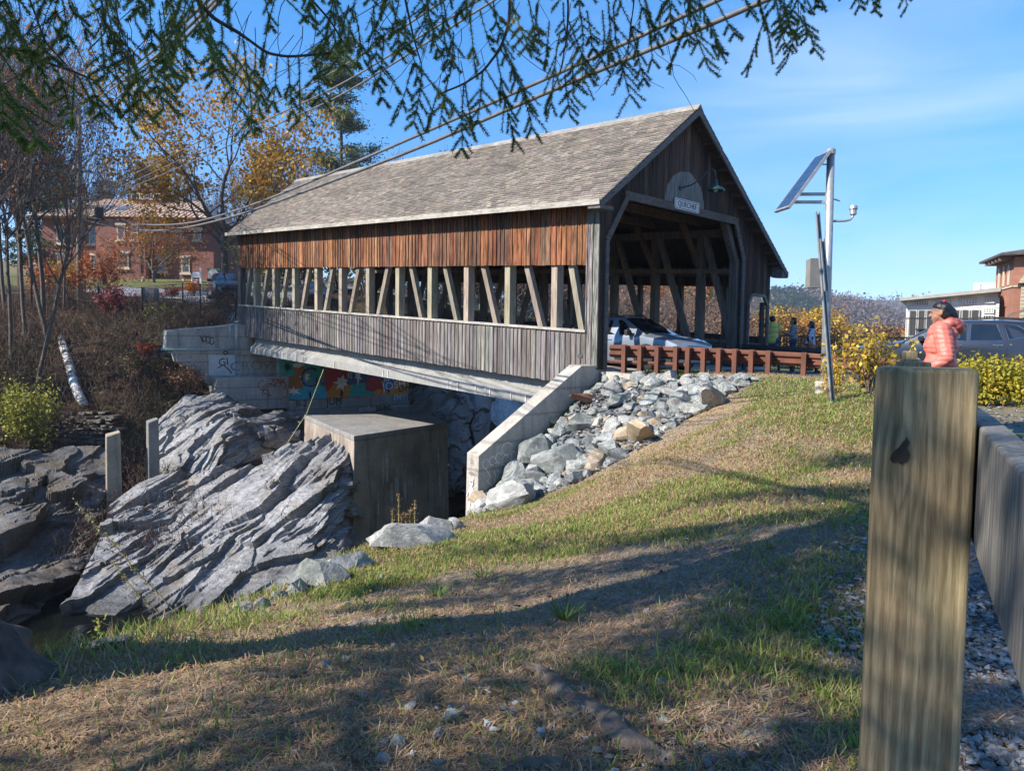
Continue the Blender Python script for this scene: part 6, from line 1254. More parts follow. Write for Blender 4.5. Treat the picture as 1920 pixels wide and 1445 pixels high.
# ------------------------------------------------------------------ trees and shrubs
BARK = mat('grey_bark', (.13,.108,.092), (.06,.049,.041), 7, .95, .5, .02, (2,2,.6)); BARK_D = mat('dark_bark', (.075,.06,.052), (.035,.028,.025), 7, .95, .5, .02, (2,2,.6)); TWIG = mat('twig_bark', (.20,.155,.135), (.12,.09,.08), 9, .95)
LEAF = leafmat('autumn_leaf', .6, .35); NEEDLE = leafmat('needles', .5, .5)
def tubes(segs, n=4):
    """prisms for many straight limb pieces at once: segs (k, 8) = p0, p1, r0, r1"""
    S = np.array(segs, float); a, b_, r0, r1 = S[:,:3], S[:,3:6], S[:,6], S[:,7]; d = b_-a; l = np.linalg.norm(d, axis=1)[:, None]; d = d/(l+1e-9)
    ref = np.where(np.abs(d[:,2:]) < .9, np.array([[0,0,1.]]), np.array([[1.,0,0]])); u = np.cross(d, ref); u /= np.linalg.norm(u, axis=1)[:, None]; w = np.cross(d, u); k = len(S)
    V = np.zeros((k, 2, n, 3))
    for i in range(n):
        t_ = 2*math.pi*i/n; o = u*math.cos(t_)+w*math.sin(t_); V[:,0,i] = a-d*l*.02+o*r0[:, None]; V[:,1,i] = b_+d*l*.02+o*r1[:, None]
    base_ = (np.arange(k)*2*n)[:, None]; i = np.arange(n); j = (i+1) % n
    F_ = np.stack([np.broadcast_to(i, (k,n)), np.broadcast_to(j, (k,n)), np.broadcast_to(n+j, (k,n)), np.broadcast_to(n+i, (k,n))], -1)+base_[..., None]
    return V.reshape(-1, 3), F_.reshape(-1, 4)
def quads(C, size, rs, flat=0., asp=.6, drop=None):
    """leaf blades: little bent quads at the points C"""
    n = len(C); a = rs.normal(size=(n,3)); a[:,2] *= (1-flat); a /= np.linalg.norm(a, axis=1)[:, None]; b_ = rs.normal(size=(n,3)); b_ -= a*(a*b_).sum(1)[:, None]; b_ /= np.linalg.norm(b_, axis=1)[:, None]
    s = (size*rs.uniform(.6,1.35,n))[:, None] if np.isscalar(size) else (size*rs.uniform(.6,1.35,n))[:, None]
    a = a*s*.5; b_ = b_*s*.5*asp; V = np.stack([C-a, C+b_-a*.1, C+a, C-b_-a*.1], 1).reshape(-1, 3); return V, np.arange(n*4).reshape(n, 4)
def pal_cols(n, pal, rs, j=.22):
    p = np.array(pal)[rs.integers(len(pal), size=n)]; return np.repeat(p*(1+rs.uniform(-j, j, (n,1))), 4, 0)
def grow(rs, p, d, L_, r, lev, segs, tips, spread=.62, kids=(3,4), up=.12, wig=.16, shrink=.66, nseg=4, minr=.004, droop=0.):
    """one limb, then its side limbs; dead ends go to tips"""
    p = np.array(p, float); d = np.array(d, float)/np.linalg.norm(d); st = L_/nseg; nodes_ = [(p, d, r)]
    for i in range(nseg):
        d = d+rs.normal(size=3)*wig+np.array((0,0,up-droop*(i/nseg))); d /= np.linalg.norm(d); q = p+d*st; r2 = max(minr, r*(.86 if lev > 0 else .7)); segs.append((*p, *q, r, r2)); p, r = q, r2; nodes_.append((p, d, r))
    if lev <= 0: tips += [nodes_[1][0], nodes_[2][0], p]; return
    for k in range(int(rs.integers(kids[0], kids[1]+1))):
        t_ = rs.uniform(.35,1.); i = min(nseg, max(1, int(round(t_*nseg)))); q, dd, rr_ = nodes_[i]; a = rs.normal(size=3); a -= dd*np.dot(a, dd); a /= np.linalg.norm(a)
        grow(rs, q, dd*(1-spread*.55)+a*spread, L_*shrink*rs.uniform(.75,1.15), rr_*.62, lev-1, segs, tips, spread, kids, up, wig, shrink, nseg, minr, droop)
    grow(rs, p, d, L_*shrink, r*.9, lev-1, segs, tips, spread, kids, up, wig, shrink, nseg, minr, droop)
def make_tree(name, label, seed, H, trunk_h, r0, lev, pal, leaf_n, leaf_s, loc, group=None, spread=.62, kids=(3,4), up=.12, bark=BARK, lean=(0,0,1), shrink=.68, scat=.25, minr=.006, limbs=5, wig=.16, cat='tree', n=5):
    rs = np.random.default_rng(seed); segs = []; tips = []; p = np.zeros(3); d = np.array(lean, float); d /= np.linalg.norm(d); r = r0; K = 8; nodes_ = []
    for i in range(K):
        d = d+rs.normal(size=3)*.035; d /= np.linalg.norm(d); q = p+d*trunk_h/K; r2 = r*(.955 if i else .8); segs.append((*(p-(0,0,.4) if i == 0 else p), *q, r, r2)); p, r = q, r2; nodes_.append((p, d, r))
    Lb = (H-trunk_h)*.52
    for k in range(limbs):
        i = K-1-int(k*.6*K/max(limbs,1)*.7); q, dd, rr_ = nodes_[max(2,i)]; a = 2*math.pi*(k*.382+rs.uniform(-.1,.1)); o = np.array((math.cos(a), math.sin(a), .0)); grow(rs, q, dd*.6+o*spread*1.25+np.array((0,0,.15)), Lb*rs.uniform(.8,1.1), rr_*.6, lev-1, segs, tips, spread, kids, up, wig, shrink, 4, minr)
    grow(rs, p, d, Lb, r*.9, lev-1, segs, tips, spread, kids, up, wig, shrink, 4, minr)
    T = np.array(tips); ks = H/T[:,2].max(); segs = np.array(segs)*ks; tips = T*ks
    o = thing(name, label, cat, loc, 0, group); V, Fq_ = tubes(segs, n); link('trunk', fast_mesh('trunk', V, Fq_, None, True), bark, o)
    if leaf_n:
        T = np.array(tips); C = T[rs.integers(len(T), size=leaf_n)]+rs.normal(size=(leaf_n,3))*scat; V, Fq_ = quads(C, leaf_s, rs); link('crown', fast_mesh('crown', V, Fq_, pal_cols(leaf_n, pal, rs)), LEAF, o)
    return o
def put(o, loc, rz, s, label=None, group=None):
    c = copy_tree(o); c.location = [float(k) for k in loc]; c.rotation_euler = (0,0,rz); c.scale = (s if hasattr(s,'__len__') else (s,s,s))
    if label: c['label'] = label
    if group: c['group'] = group
    return c
GOLD = [(.50,.27,.04),(.43,.21,.03),(.56,.34,.05),(.36,.17,.03),(.30,.2,.045),(.48,.3,.045)]; RUSTL = [(.34,.10,.03),(.27,.08,.03),(.40,.15,.04),(.22,.075,.035)]; BROWN = [(.20,.105,.06),(.16,.085,.05),(.25,.14,.08),(.12,.07,.045)]
YEL = [(.58,.38,.04),(.50,.30,.03),(.62,.45,.07),(.42,.26,.04),(.36,.30,.06)]; YGREEN = [(.30,.30,.05),(.22,.25,.04),(.38,.34,.06),(.16,.19,.035),(.42,.36,.07)]; DGREEN = [(.035,.06,.022),(.05,.08,.03),(.028,.045,.02),(.065,.09,.035)]; ORNG = [(.50,.17,.025),(.44,.13,.02),(.55,.24,.04),(.38,.11,.025)]; REDL_ = [(.38,.06,.025),(.30,.05,.03),(.45,.10,.03),(.22,.045,.03)]
def fpt(px, py, d, dz=0): q = at(px, py, d); return (q[0], q[1], hz(q[0], q[1])+dz)
# the big golden maple and its neighbours on the far side
make_tree('maple_tree','large golden brown maple with a sparse spreading crown beside the bridge',3, 15.5, 5.0, .42, 5, GOLD, 11500, .27, fpt(424,552,50), spread=.66, kids=(2,3), up=.10, limbs=7, scat=.36, lean=(-.06,0,1), shrink=.70)
make_tree('crabapple_tree','small wide bare crabapple tree with rusty twigs in front of the brick building',5, 6.6, 1.3, .22, 4, RUSTL+ORNG, 3600, .19, fpt(288,524,64), spread=.8, kids=(3,4), up=.04, limbs=7, scat=.4, bark=TWIG, minr=.014)
bare = make_tree('bare_tree','leafless tree with fine grey twigs behind the brick building',7, 15, 4.5, .28, 5, BROWN, 500, .25, fpt(185,500,92), spread=.5, kids=(2,3), up=.2, limbs=6, bark=TWIG, minr=.018, scat=.3)
put(bare, fpt(250,510,98), 1.2, 1.0, 'leafless tree behind the cupola of the brick building'); put(bare, fpt(520,520,72), 2.2, .92, 'leafless tree rising behind the left end of the bridge roof, next to the maple'); put(bare, fpt(588,530,66), 4.0, .80, 'leafless purplish tree just left of the tall pine')
put(bare, fpt(475,520,82), 5.1, .9, 'leafless tree directly behind the golden maple'); put(bare, fpt(745,520,75), .4, .95, 'leafless tree whose thin top shows above the bridge roof, left'); put(bare, fpt(868,520,72), 3., 1.06, 'leafless tree whose thin top shows above the middle of the bridge roof')
for k, (px, d, s) in enumerate(((110,88,.9),(330,96,.9),(60,84,1.1),(390,92,.85))): put(bare, fpt(px,515,d), k*1.7, s, 'leafless tree in the wood behind the brick building', 'bare trees of the wood behind the brick building')
# dark round pines and the tall white pine
def pine(name, label, seed, H, r, loc, pal, tiers=16, clump=70, tuft=.5, bare_to=.3, ragged=.5, needle=.34, n=9000):
    rs = np.random.default_rng(seed); o = thing(name, label, 'tree', loc); segs = []; C = []; p = np.zeros(3)
    for i in range(10): q = p+np.array((rs.normal()*.06, rs.normal()*.06, H/10)); segs.append((*(p-(0,0,.5) if i == 0 else p), *q, .028*H*.5*(1-i/11), .028*H*.5*(1-(i+1)/11))); p = q
    for k in range(tiers):
        f = bare_to+(1-bare_to)*(k+rs.uniform(-.3,.3))/tiers; z = H*min(f,.99); w = r*(1-max(0,(f-bare_to)/(1-bare_to))**1.6*.8)*(.5+.5*min(1,(f-bare_to)/.15+.4))
        for j in range(rs.integers(2,5)):
            if rs.random() < ragged*.3: continue
            a = rs.uniform(0,6.28); l = w*rs.uniform(.45,1.1); b0_ = np.array((0,0,z-.1*l)); e = np.array((math.cos(a)*l, math.sin(a)*l, z+l*rs.uniform(.02,.28))); m_ = (b0_+e)/2+np.array((0,0,-.08*l)); segs += [(*b0_, *m_, .05, .035), (*m_, *e, .035, .015)]
            for t_ in np.linspace(.4,1.05,int(3+l*1.6)): c = b0_*(1-t_)+e*t_+rs.normal(size=3)*np.array((.25,.25,.08))*l*.35; C.append((c, tuft*rs.uniform(.6,1.2)))
    V, Fq_ = tubes(segs, 5); link('trunk', fast_mesh('trunk', V, Fq_, None, True), BARK_D, o); cs = np.array([c for c, _ in C]); ts = np.array([t_ for _, t_ in C]); ii = rs.integers(len(cs), size=n); Pn = cs[ii]+rs.normal(size=(n,3))*(ts[ii, None])*np.array((1,1,.38)); V, Fq_ = quads(Pn, needle, rs, .5, .35); link('crown', fast_mesh('crown', V, Fq_, pal_cols(n, pal, rs, .35)), NEEDLE, o); return o
PINEG = [(.05,.085,.04),(.07,.11,.05),(.035,.06,.03),(.10,.13,.055),(.14,.14,.06)]
pine('white_pine','tall lone white pine with layered branches above the bridge roof',12, 25.5, 5.2, fpt(638,520,76), PINEG, 15, 80, .62, .34, .9, .34, 19000)
dp = pine('dark_pine','dark evergreen standing left behind the utility pole',14, 13, 3.4, fpt(118,505,80), DGREEN, 16, 70, .6, .12, .2, .4, 6000); put(dp, fpt(55,510,74), 2, .9, 'dark evergreen near the left edge behind bare trunks'); put(dp, fpt(205,500,96), 4, .95, 'dark evergreen seen between the bare trees left of the cupola')
# trunks at the left edge, thin and mostly bare
sap = make_tree('young_tree','thin grey trunk with a few orange leaves at the left edge',21, 13, 6.5, .115, 4, GOLD+RUSTL, 420, .17, fpt(20,600,31), spread=.42, kids=(2,3), up=.22, limbs=6, bark=BARK, minr=.008, scat=.35, lean=(-.08,0,1))
sap2 = make_tree('young_tree','thin dark trunk leaning left with brown leaves near the left edge',22, 14, 7.5, .135, 4, BROWN+RUSTL, 560, .17, fpt(92,590,33), spread=.45, kids=(2,3), up=.2, limbs=7, bark=BARK, minr=.008, scat=.45, lean=(-.16,0,1))
GS = 'thin bare trunks on the left far bank'; LS = 'thin bare tree trunk among others on the brushy left bank'
for k, (px, py, d, s, w) in enumerate(((-40,600,29,1.05,1),(48,590,33,1.1,0),(65,600,30,.85,1),(-90,600,33,1.2,1),(10,580,37,1.15,0),(118,575,38,.7,0),(-15,620,27,1.1,1),(80,585,36,1.15,1),(-140,600,28,1.1,1),(160,565,42,.55,0),(-200,610,31,1.2,1),(-170,590,36,1.1,0),(-260,620,28,1.15,1),(-60,570,40,1.2,1))): put((sap,sap2)[w], fpt(px,py,d), k*2.1, s, LS, GS)
for k, (px, d, s, nm) in enumerate(((40,46,1.,'tall brown leaved tree at the upper left edge behind the bare trunks'),(-70,44,1.1,None),(-160,50,1.1,None))):
    o = make_tree('oak_tree', nm or 'brown leaved tree just outside the left edge', 31+k, 17*s, 6, .3, 5, BROWN+RUSTL+GOLD, 1500, .24, fpt(px,580,d), None if nm else 'trees outside the left edge', spread=.55, kids=(2,3), up=.14, limbs=6, bark=BARK_D, minr=.012, scat=.5)
# shrubs of the far side
def shrub(name, label, seed, loc, w, h, pal, n, ls, group=None, stems=14, dens_=.35, bark=TWIG, squash=.0, cat='shrub'):
    rs = np.random.default_rng(seed); o = thing(name, label, cat, loc, 0, group); segs = []; tips = []
    for k in range(stems):
        a = rs.uniform(0,6.28); f = rs.uniform(.1,1); grow(rs, (rs.normal()*.08*w, rs.normal()*.08*w, -.1), (math.cos(a)*f*w/h, math.sin(a)*f*w/h, 1.), h*rs.uniform(.5,.62), .008+.010*h, 2, segs, tips, .55, (2,3), .08, .14, .55, 4, .003)
    V, Fq_ = tubes(segs, 4); link('stems', fast_mesh('stems', V, Fq_, None, True), bark, o); T = np.array(tips); ii = rs.integers(len(T), size=n); C = T[ii]+rs.normal(size=(n,3))*dens_*np.array((w,w,h))*.22; C[:,2] = np.maximum(C[:,2], .03); V, Fq_ = quads(C, ls, rs, squash, .62); link('leaves', fast_mesh('leaves', V, Fq_, pal_cols(n, pal, rs)), LEAF, o); return o
shrub('yellow_bush','bright yellow green bush low at the left edge above the dark slabs',41, tuple(ground_pt(45,842,15,40)), 1.1, 2.3, YGREEN, 4200, .11, stems=20, dens_=.6)
rs_ = np.random.default_rng(77)
for k, (px, py, d, w, h, pal, n, lb) in enumerate(((190,592,40,1.4,3.2,REDL_+ORNG,1700,'scarlet and orange leaved shrub in front of the brick building, left of the gate pier'),(215,600,37,1.2,1.9,[(.25,.07,.07),(.2,.05,.06),(.3,.1,.08)],1300,'dull crimson shrub on the brow of the far bank'),(140,575,42,1.3,2.6,ORNG+GOLD,1300,'orange leaved shrub beside the utility pole'),(75,580,40,1.5,2.6,ORNG+REDL_,1400,'rust orange shrub at the left behind the bare trunks'),(125,540,50,1.6,2.2,YGREEN,1300,'yellow green shrub at the foot of the utility pole'),
      (362,560,47,.7,1.1,ORNG,500,'round orange bush in front of the notice board'),(322,558,48,1.2,.8,REDL_,400,'low red shrub on the far road verge'),(270,632,33,1.1,.7,REDL_,420,'spray of bright red leaves on the dark far bank'),(305,598,37,1.4,1.0,YGREEN+DGREEN,900,'green brush growing below the chain link fence'),(400,600,35.8,1.4,.9,[(.24,.15,.09),(.18,.11,.07)],800,'dry tan weeds on top of the wing of the far abutment'),
      (350,650,33.2,.9,1.7,BROWN+YGREEN,700,'thin leafy brush against the far abutment wing'),(345,745,32,1.3,1.7,BROWN,1500,'brown brush at the foot of the far abutment'),(250,700,31.5,1.5,1.4,DGREEN+BROWN,1200,'greenish brown brush under the drain pipe'))):
    shrub('autumn_shrub', lb, 50+k, fpt(px,py,d), w, h, pal, n, .13 if k < 7 else .10, stems=10)
# brush seen through the left truss openings
for k, (px, d, w, h, pal, n, lb) in enumerate(((520,52,2.4,4.2,RUSTL+REDL_,2400,'dark red bush seen through the left truss openings'),(505,50,2.,4.,YEL+YGREEN,1600,'yellow bush behind the leftmost truss openings'),(575,56,2.5,5.,YGREEN+GOLD,2600,'yellow green bush seen between the left truss posts'),(640,54,2.6,5.2,DGREEN+YGREEN,2600,'mixed green bush seen through the middle left truss openings'),(690,50,2.2,5.,YGREEN+GOLD,2400,'olive green bush seen left of the middle truss post'))):
    shrub('roadside_bush', lb, 80+k, fpt(px,565,d), w, h, pal, n, .24, stems=14, dens_=.7)
# the wood behind the bridge, seen through the openings
GW_ = 'autumn trees of the wood behind the bridge'
wt = [make_tree('woodland_tree', 'brown leaved tree in the wood behind the bridge', 61, 9.5, 2.2, .16, 4, BROWN, 2600, .24, fpt(800,600,58), GW_, spread=.6, kids=(3,3), up=.1, limbs=7, bark=TWIG, minr=.012, scat=.55),
      make_tree('woodland_tree', 'orange leaved tree seen through the bridge portal', 62, 9, 2, .16, 4, ORNG, 3000, .26, fpt(1258,600,58), None, spread=.6, kids=(3,3), up=.1, limbs=7, bark=TWIG, minr=.012, scat=.5),
      make_tree('woodland_tree', 'bright green conifer like tree seen through the bridge portal', 63, 9.5, 2, .16, 4, [(.16,.26,.035),(.22,.32,.05),(.10,.18,.03)], 3400, .26, fpt(1300,600,62), None, spread=.5, kids=(3,3), up=.12, limbs=7, bark=TWIG, minr=.012, scat=.5),
      make_tree('woodland_tree', 'leafless twiggy tree in the wood behind the bridge', 64, 9.5, 2.2, .15, 5, BROWN+[(.33,.2,.12)], 1500, .17, fpt(905,600,54), GW_, spread=.62, kids=(3,3), up=.08, limbs=7, bark=TWIG, minr=.012, scat=.6)]
for k in range(34):
    px = 760+k*16.6+rs_.uniform(-12,12); d = rs_.uniform(50,78); w = rs_.choice([0,3,0,3,3]); s = rs_.uniform(.75,1.1); put(wt[w], fpt(px,600,d), rs_.uniform(0,6.28), s)
for k, px in enumerate((1300,1345,1372,1190,1050)): put(wt[(0,3,0,3,0)[k]], fpt(px,600,44+3*k), k, .7)
put(dp, fpt(1345,600,75), 1., .62, 'small dark evergreen seen between the portal posts')
# valley trees beyond the river
GV = 'autumn trees across the valley'
def round_tree(label, seed, pal, H=9., n=2000):
    rs = np.random.default_rng(seed); o = thing('valley_tree', label, 'tree', (0,0,-50), 0, GV); segs = []; tips = []; grow(rs, (0,0,-.3), (0,0,1), H*.3, .22, 3, segs, tips, .7, (3,4), .08, .12, .72, 4, .03); V, Fq_ = tubes(segs, 4); link('trunk', fast_mesh('trunk', V, Fq_, None, True), BARK_D, o)
    cl_ = rs.normal(size=(26,3)); cl_ /= np.linalg.norm(cl_, axis=1)[:, None]; cl_ = cl_*rs.uniform(.45,1.,(26,1))*np.array((.40,.40,.36))*H+np.array((0,0,.60*H)); C = cl_[rs.integers(26,size=n)]+rs.normal(size=(n,3))*.085*H; V, Fq_ = quads(C, .055*H, rs, 0, .8); link('crown', fast_mesh('crown', V, Fq_, pal_cols(n, pal, rs, .3)), LEAF, o); return o
TANY = [(.36,.20,.05),(.30,.16,.045),(.42,.26,.07)]; OLV = [(.15,.14,.045),(.11,.11,.04),(.20,.17,.05)]
vt = [round_tree('golden round crowned tree across the valley', 1, TANY), round_tree('dull brown tree across the valley', 2, BROWN), round_tree('olive green tree across the valley', 3, OLV), round_tree('orange tree across the valley', 4, ORNG), round_tree('yellow tree across the valley', 5, YEL)]
fr = [True]*5
for k in range(120):
    px = rs_.uniform(1425,1715) if k < 96 else rs_.uniform(1130,1430); d = rs_.choice([95,115,140,175,215,260])*rs_.uniform(.92,1.08); w = rs_.choice(5, p=[.3,.24,.2,.14,.12]); q = at(px,640,d); s = rs_.uniform(.42,.7)*(.8+d/420); c = vt[w] if fr[w] else copy_tree(vt[w]); fr[w] = False
    c.location = (q[0], q[1], hz(q[0],q[1])); c.rotation_euler = (0,0,rs_.uniform(0,6.28)); c.scale = (s*1.1,s*1.1,s*rs_.uniform(.85,1.1))
# wooded hills on the horizon
def hill(name, px, top, d, w, seed, pal, evergreen, ntree, ts):
    """ridge line px/top at distance d, falling forward over width w, covered by a far-off wood"""
    xs_ = np.linspace(px[0], px[-1], 90); ty = np.interp(xs_, px, top)+ts*.95*F/d+(fbm(np.stack([xs_*.03,xs_*0+seed,xs_*0],-1),4)-.5)*6; rows = 24; V = []; base_z = -6
    for j in range(rows):
        f = j/(rows-1); dd = d-w*(1-f) if f <= 1 else d
        for i, x in enumerate(xs_): zt_ = at(x, ty[i], d)[2]; q = at(x, 640, dd); V.append((q[0], dd, base_z+(zt_-base_z)*(f**1.25)))
    for i, x in enumerate(xs_): q = at(x,640,d+w); V.append((q[0], d+w, base_z))
    n = len(xs_); V = np.array(V); idx = np.arange((rows+1)*n).reshape(rows+1, n); F_ = np.stack([idx[:-1,:-1],idx[:-1,1:],idx[1:,1:],idx[1:,:-1]],-1).reshape(-1,4); tag(link('hills', fast_mesh('hills', V, F_, None, True), mat(name+'_floor', (.07,.055,.045), (.045,.04,.035), .02, .95)), kind='structure')
    rs = np.random.default_rng(seed); C = []; cols = []; Pg = V[:rows*n].reshape(rows, n, 3)
    fj = rs.uniform(0,rows-1.01,ntree)**1.0; fi = rs.uniform(0,n-1.01,ntree); j = fj.astype(int); i = fi.astype(int); a = (fj-j)[:, None]; b_ = (fi-i)[:, None]; base_ = Pg[j,i]*(1-a)*(1-b_)+Pg[j+1,i]*a*(1-b_)+Pg[j,i+1]*(1-a)*b_+Pg[j+1,i+1]*a*b_
    ev = fbm(base_*np.array((.010,.004,.03))+seed, 4) > evergreen; col = np.where(ev[:, None], np.array([(.022,.042,.028)]), np.array(pal)[rs.integers(len(pal), size=ntree)])*rs.uniform(.7,1.3,(ntree,1)); k = 16
    off_ = rs.normal(size=(ntree,k,3))*np.where(ev, .28, .40)[:, None, None]*ts*np.array((1,1,1.1)); off_[..., :2] *= np.where(ev[:, None, None], 1-.5*np.clip(off_[..., 2:3]/ts, -1, 1), 1.); C = (base_[:, None]+off_+np.array((0,0,.55*ts))).reshape(-1,3); V2, F2 = quads(C, .36*ts, rs, 0, .85)
    tag(link('far_woods', fast_mesh('far_woods', V2, F2, np.repeat(np.repeat(col, k, 0), 4, 0)*rs.uniform(.8,1.2,(len(V2)//4,1)).repeat(4,0)), LEAF), kind='stuff')
PURP = [(.13,.105,.105),(.16,.12,.105),(.11,.09,.095),(.18,.12,.08),(.15,.10,.07)]
hill('near_ridge', [1100,1300,1440,1480,1530,1590,1650,1700,1760,1850,2100], [585,565,537,535,542,558,574,590,610,625,636], 640, 330, 3, PURP, .50, 6500, 6.0)
hill('far_ridge', [900,1300,1500,1600,1680,1760,1900,2200,2500], [565,555,548,550,554,560,570,565,570], 1250, 500, 7, PURP, .64, 4500, 9)
hill('left_ridge', [-700,-200,0,200,400,600,800,1000], [520,500,498,500,505,515,540,570], 420, 250, 9, PURP, .55, 2500, 9)
# shrubs and plants on the near side
yb = tuple(fpt(1632,738,11.3)); o = shrub('yellow_shrub','loose shrub with large yellow leaves behind the sign post',91, yb, .62, 1.02, YEL, 720, .085, stems=10, dens_=.55)
put(o, fpt(1556,752,10.9), 2., (.42,.42,.6), 'small yellow sapling at the foot of the sign post')
fb = shrub('golden_bush','dense yellow green bush behind the fence to the right of the person in pink',93, fpt(1850,705,10.2), .75, .62, [(.36,.33,.035),(.28,.28,.03),(.44,.38,.05),(.48,.33,.03)], 3600, .055, stems=26, dens_=.75)
put(fb, fpt(1935,705,9.8), 2., 1.05, 'dense yellow green bush cut by the right edge of the picture'); put(fb, fpt(1815,690,11.4), 4., .8, 'smaller yellow green bush just behind the person in pink')
p = fpt(1870,758,7.9); o = thing('hosta_plant','low broad leaved hosta plant turning yellow in the bed beside the gravel','plant', p); rs = np.random.default_rng(5); V = []; F_ = []; cc = []
for k in range(64):
    a = rs.uniform(0,6.28); l = rs.uniform(.14,.30); el = rs.uniform(.25,1.2); d = np.array((math.cos(a),math.sin(a),0)); sd_ = np.array((-d[1],d[0],0)); b0 = d*.03; n0 = len(V); w = l*rs.uniform(.22,.30)
    for t_, ww in ((0,.05),(.3,.75),(.6,1.),(.85,.6),(1.,.03)):
        c = b0+d*l*t_*math.cos(el*.7)+np.array((0,0,l*(math.sin(el)*t_-.75*t_*t_*math.sin(el)+.2*t_))); V += [c-sd_*w*ww, c+np.array((0,0,-.012)), c+sd_*w*ww]
    F_ += [(n0+3*i+j, n0+3*i+j+1, n0+3*i+j+4, n0+3*i+j+3) for i in range(4) for j in range(2)]; col = np.array([(.19,.27,.06),(.26,.31,.07),(.36,.34,.08),(.13,.21,.05)])[rs.integers(4)]; cc += [col]*15
link('leaves', fast_mesh('leaves', V, F_, np.array(cc), True), LEAF, o)
# ------------------------------------------------------------------ brush of the far bank, grass, litter, gravel
rs = np.random.default_rng(101)
def stuff(name, V, F_, col, m): return tag(link(name, fast_mesh(name, V, F_, col), m), kind='stuff')
n = 26000; x = rs.uniform(-32,-9,n); y = rs.uniform(21,41,n); df = df_f(x,y); ok = (df > 1.5) & (dn_f(x,y) > 0) & ~((x*-.6929+0 > 99)); cu = (x-2.143)*-.6929+(y-18.7)*.721; cv = (x-2.143)*.721+(y-18.7)*.693; ok &= ~((cu > 11) & (cu < 22.5) & (cv > -2.6) & (cv < 10)) & ~((cu > 20.5) & (cu < 22) & (cv > -3.5)); x, y = x[ok], y[ok]; z = height(x,y)
h = rs.uniform(.2,.95,len(x))*(.6+.8*fbm(np.stack([x*.4,y*.4,x*0],-1),3)); d = np.stack([rs.normal(0,.45,len(x)),rs.normal(0,.45,len(x))-.1,np.ones(len(x))],-1); A0 = np.stack([x,y,z-.05],-1); A1 = A0+d*h[:, None]*.6; A2 = A1+(d+rs.normal(0,.4,d.shape))*h[:, None]*.5; rr0 = rs.uniform(.006,.014,len(x))
V, F_ = tubes(np.concatenate([np.concatenate([A0,A1,rr0[:, None],rr0[:, None]*.8],1), np.concatenate([A1,A2,rr0[:, None]*.8,rr0[:, None]*.4],1)]), 3); tag(link('undergrowth', fast_mesh('undergrowth', V, F_), mat('brush_twigs', (.15,.10,.075), (.055,.038,.03), 2.5, .95)), kind='stuff')
n = 60000; ii = rs.integers(len(x), size=n); C = A0[ii]+rs.normal(size=(n,3))*np.array((.3,.3,.18))+np.array((0,0,1))*(h[ii]*rs.uniform(.1,1.1,n))[:, None]; gsel = fbm(C*.35+5, 3); V, F_ = quads(C, .075, rs)
pal = np.array([(.11,.055,.035),(.15,.075,.045),(.075,.045,.03),(.19,.09,.045),(.14,.05,.04)])[rs.integers(5,size=n)]; pg = np.array([(.07,.085,.03),(.11,.11,.035),(.05,.065,.025)])[rs.integers(3,size=n)]; col = np.where((gsel > .56)[:, None], pg, pal); sp_c = rs.random(n) < .02; col[sp_c] = (.42,.24,.05)
stuff('bank_leaves', V, F_, np.repeat(col,4,0), LEAF)
# grass blades on the near bank
def near_pts(n, r0, r1, az0=-40, az1=40): r = np.exp(rs.uniform(math.log(r0), math.log(r1), n)); a = np.radians(rs.uniform(az0, az1, n)); return r*np.sin(a), r*np.cos(a), r
def blades(n, r0, r1, hgt, wid, dens_f, colf, lay=.5, name='grass', m=None, az=(-42,40)):
    x, y, r = near_pts(n, r0, r1, *az); k = dens_f(x, y, r) > rs.random(n); k &= (dn_f(x,y) < .25) & (fence_off(x,y) < (0.1 if name != 'gravel_weeds' else 9)) & ~(inpoly(RIP,x,y)) & (np.hypot(x+2.35,y-2.8) > .45); x, y, r = x[k], y[k], r[k]; n = len(x); z = height(x,y)+smooth(40,5,r)*((fbm(np.stack([x*2.2,y*2.2,x*0],-1),4)-.5)*.10)
    hh = hgt*rs.uniform(.45,1.4,n); a = rs.uniform(0,6.28,n); w = (wid+.00055*r)*rs.uniform(.7,1.3,n); b_ = np.stack([np.cos(a)*w,np.sin(a)*w,0*a],-1); ln = np.stack([rs.normal(0,lay,n),rs.normal(0,lay,n),np.ones(n)],-1); ln /= np.linalg.norm(ln, axis=1)[:, None]; p = np.stack([x,y,z],-1); mid_ = p+ln*hh[:, None]*.55; ln2 = ln+np.stack([rs.normal(0,lay*.7,n),rs.normal(0,lay*.7,n),-.25*np.ones(n)],-1); tip = mid_+ln2*hh[:, None]*.5
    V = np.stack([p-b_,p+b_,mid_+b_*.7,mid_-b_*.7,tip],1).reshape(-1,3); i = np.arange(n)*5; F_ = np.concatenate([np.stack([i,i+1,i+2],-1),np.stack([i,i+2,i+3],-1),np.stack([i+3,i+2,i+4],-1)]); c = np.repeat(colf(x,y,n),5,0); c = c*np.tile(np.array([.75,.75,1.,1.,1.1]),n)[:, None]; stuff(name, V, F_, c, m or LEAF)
gpal = np.array([(.19,.27,.045),(.25,.32,.065),(.14,.215,.04),(.34,.35,.10)]); spal = np.array([(.47,.34,.19),(.38,.26,.14),(.54,.42,.26),(.30,.19,.105),(.40,.25,.13)])
greenf = lambda x, y, r: np.clip((green_n(x,y)-.41)*7, .08, 1)*(1-.8*np.exp(-((x-1.35)/1.2)**2-((y-4.6)/1.6)**2))*np.where(fbm(np.stack([x*2.3,y*2.3,x*0+3],-1),3) > .42, 1, .35)
gc = lambda x, y, n: np.where((rs.random(n) < .78)[:, None], gpal[rs.integers(4,size=n)], spal[rs.integers(5,size=n)])
blades(230000, 1.3, 22, .055, .0012, greenf, gc, .45, 'grass')
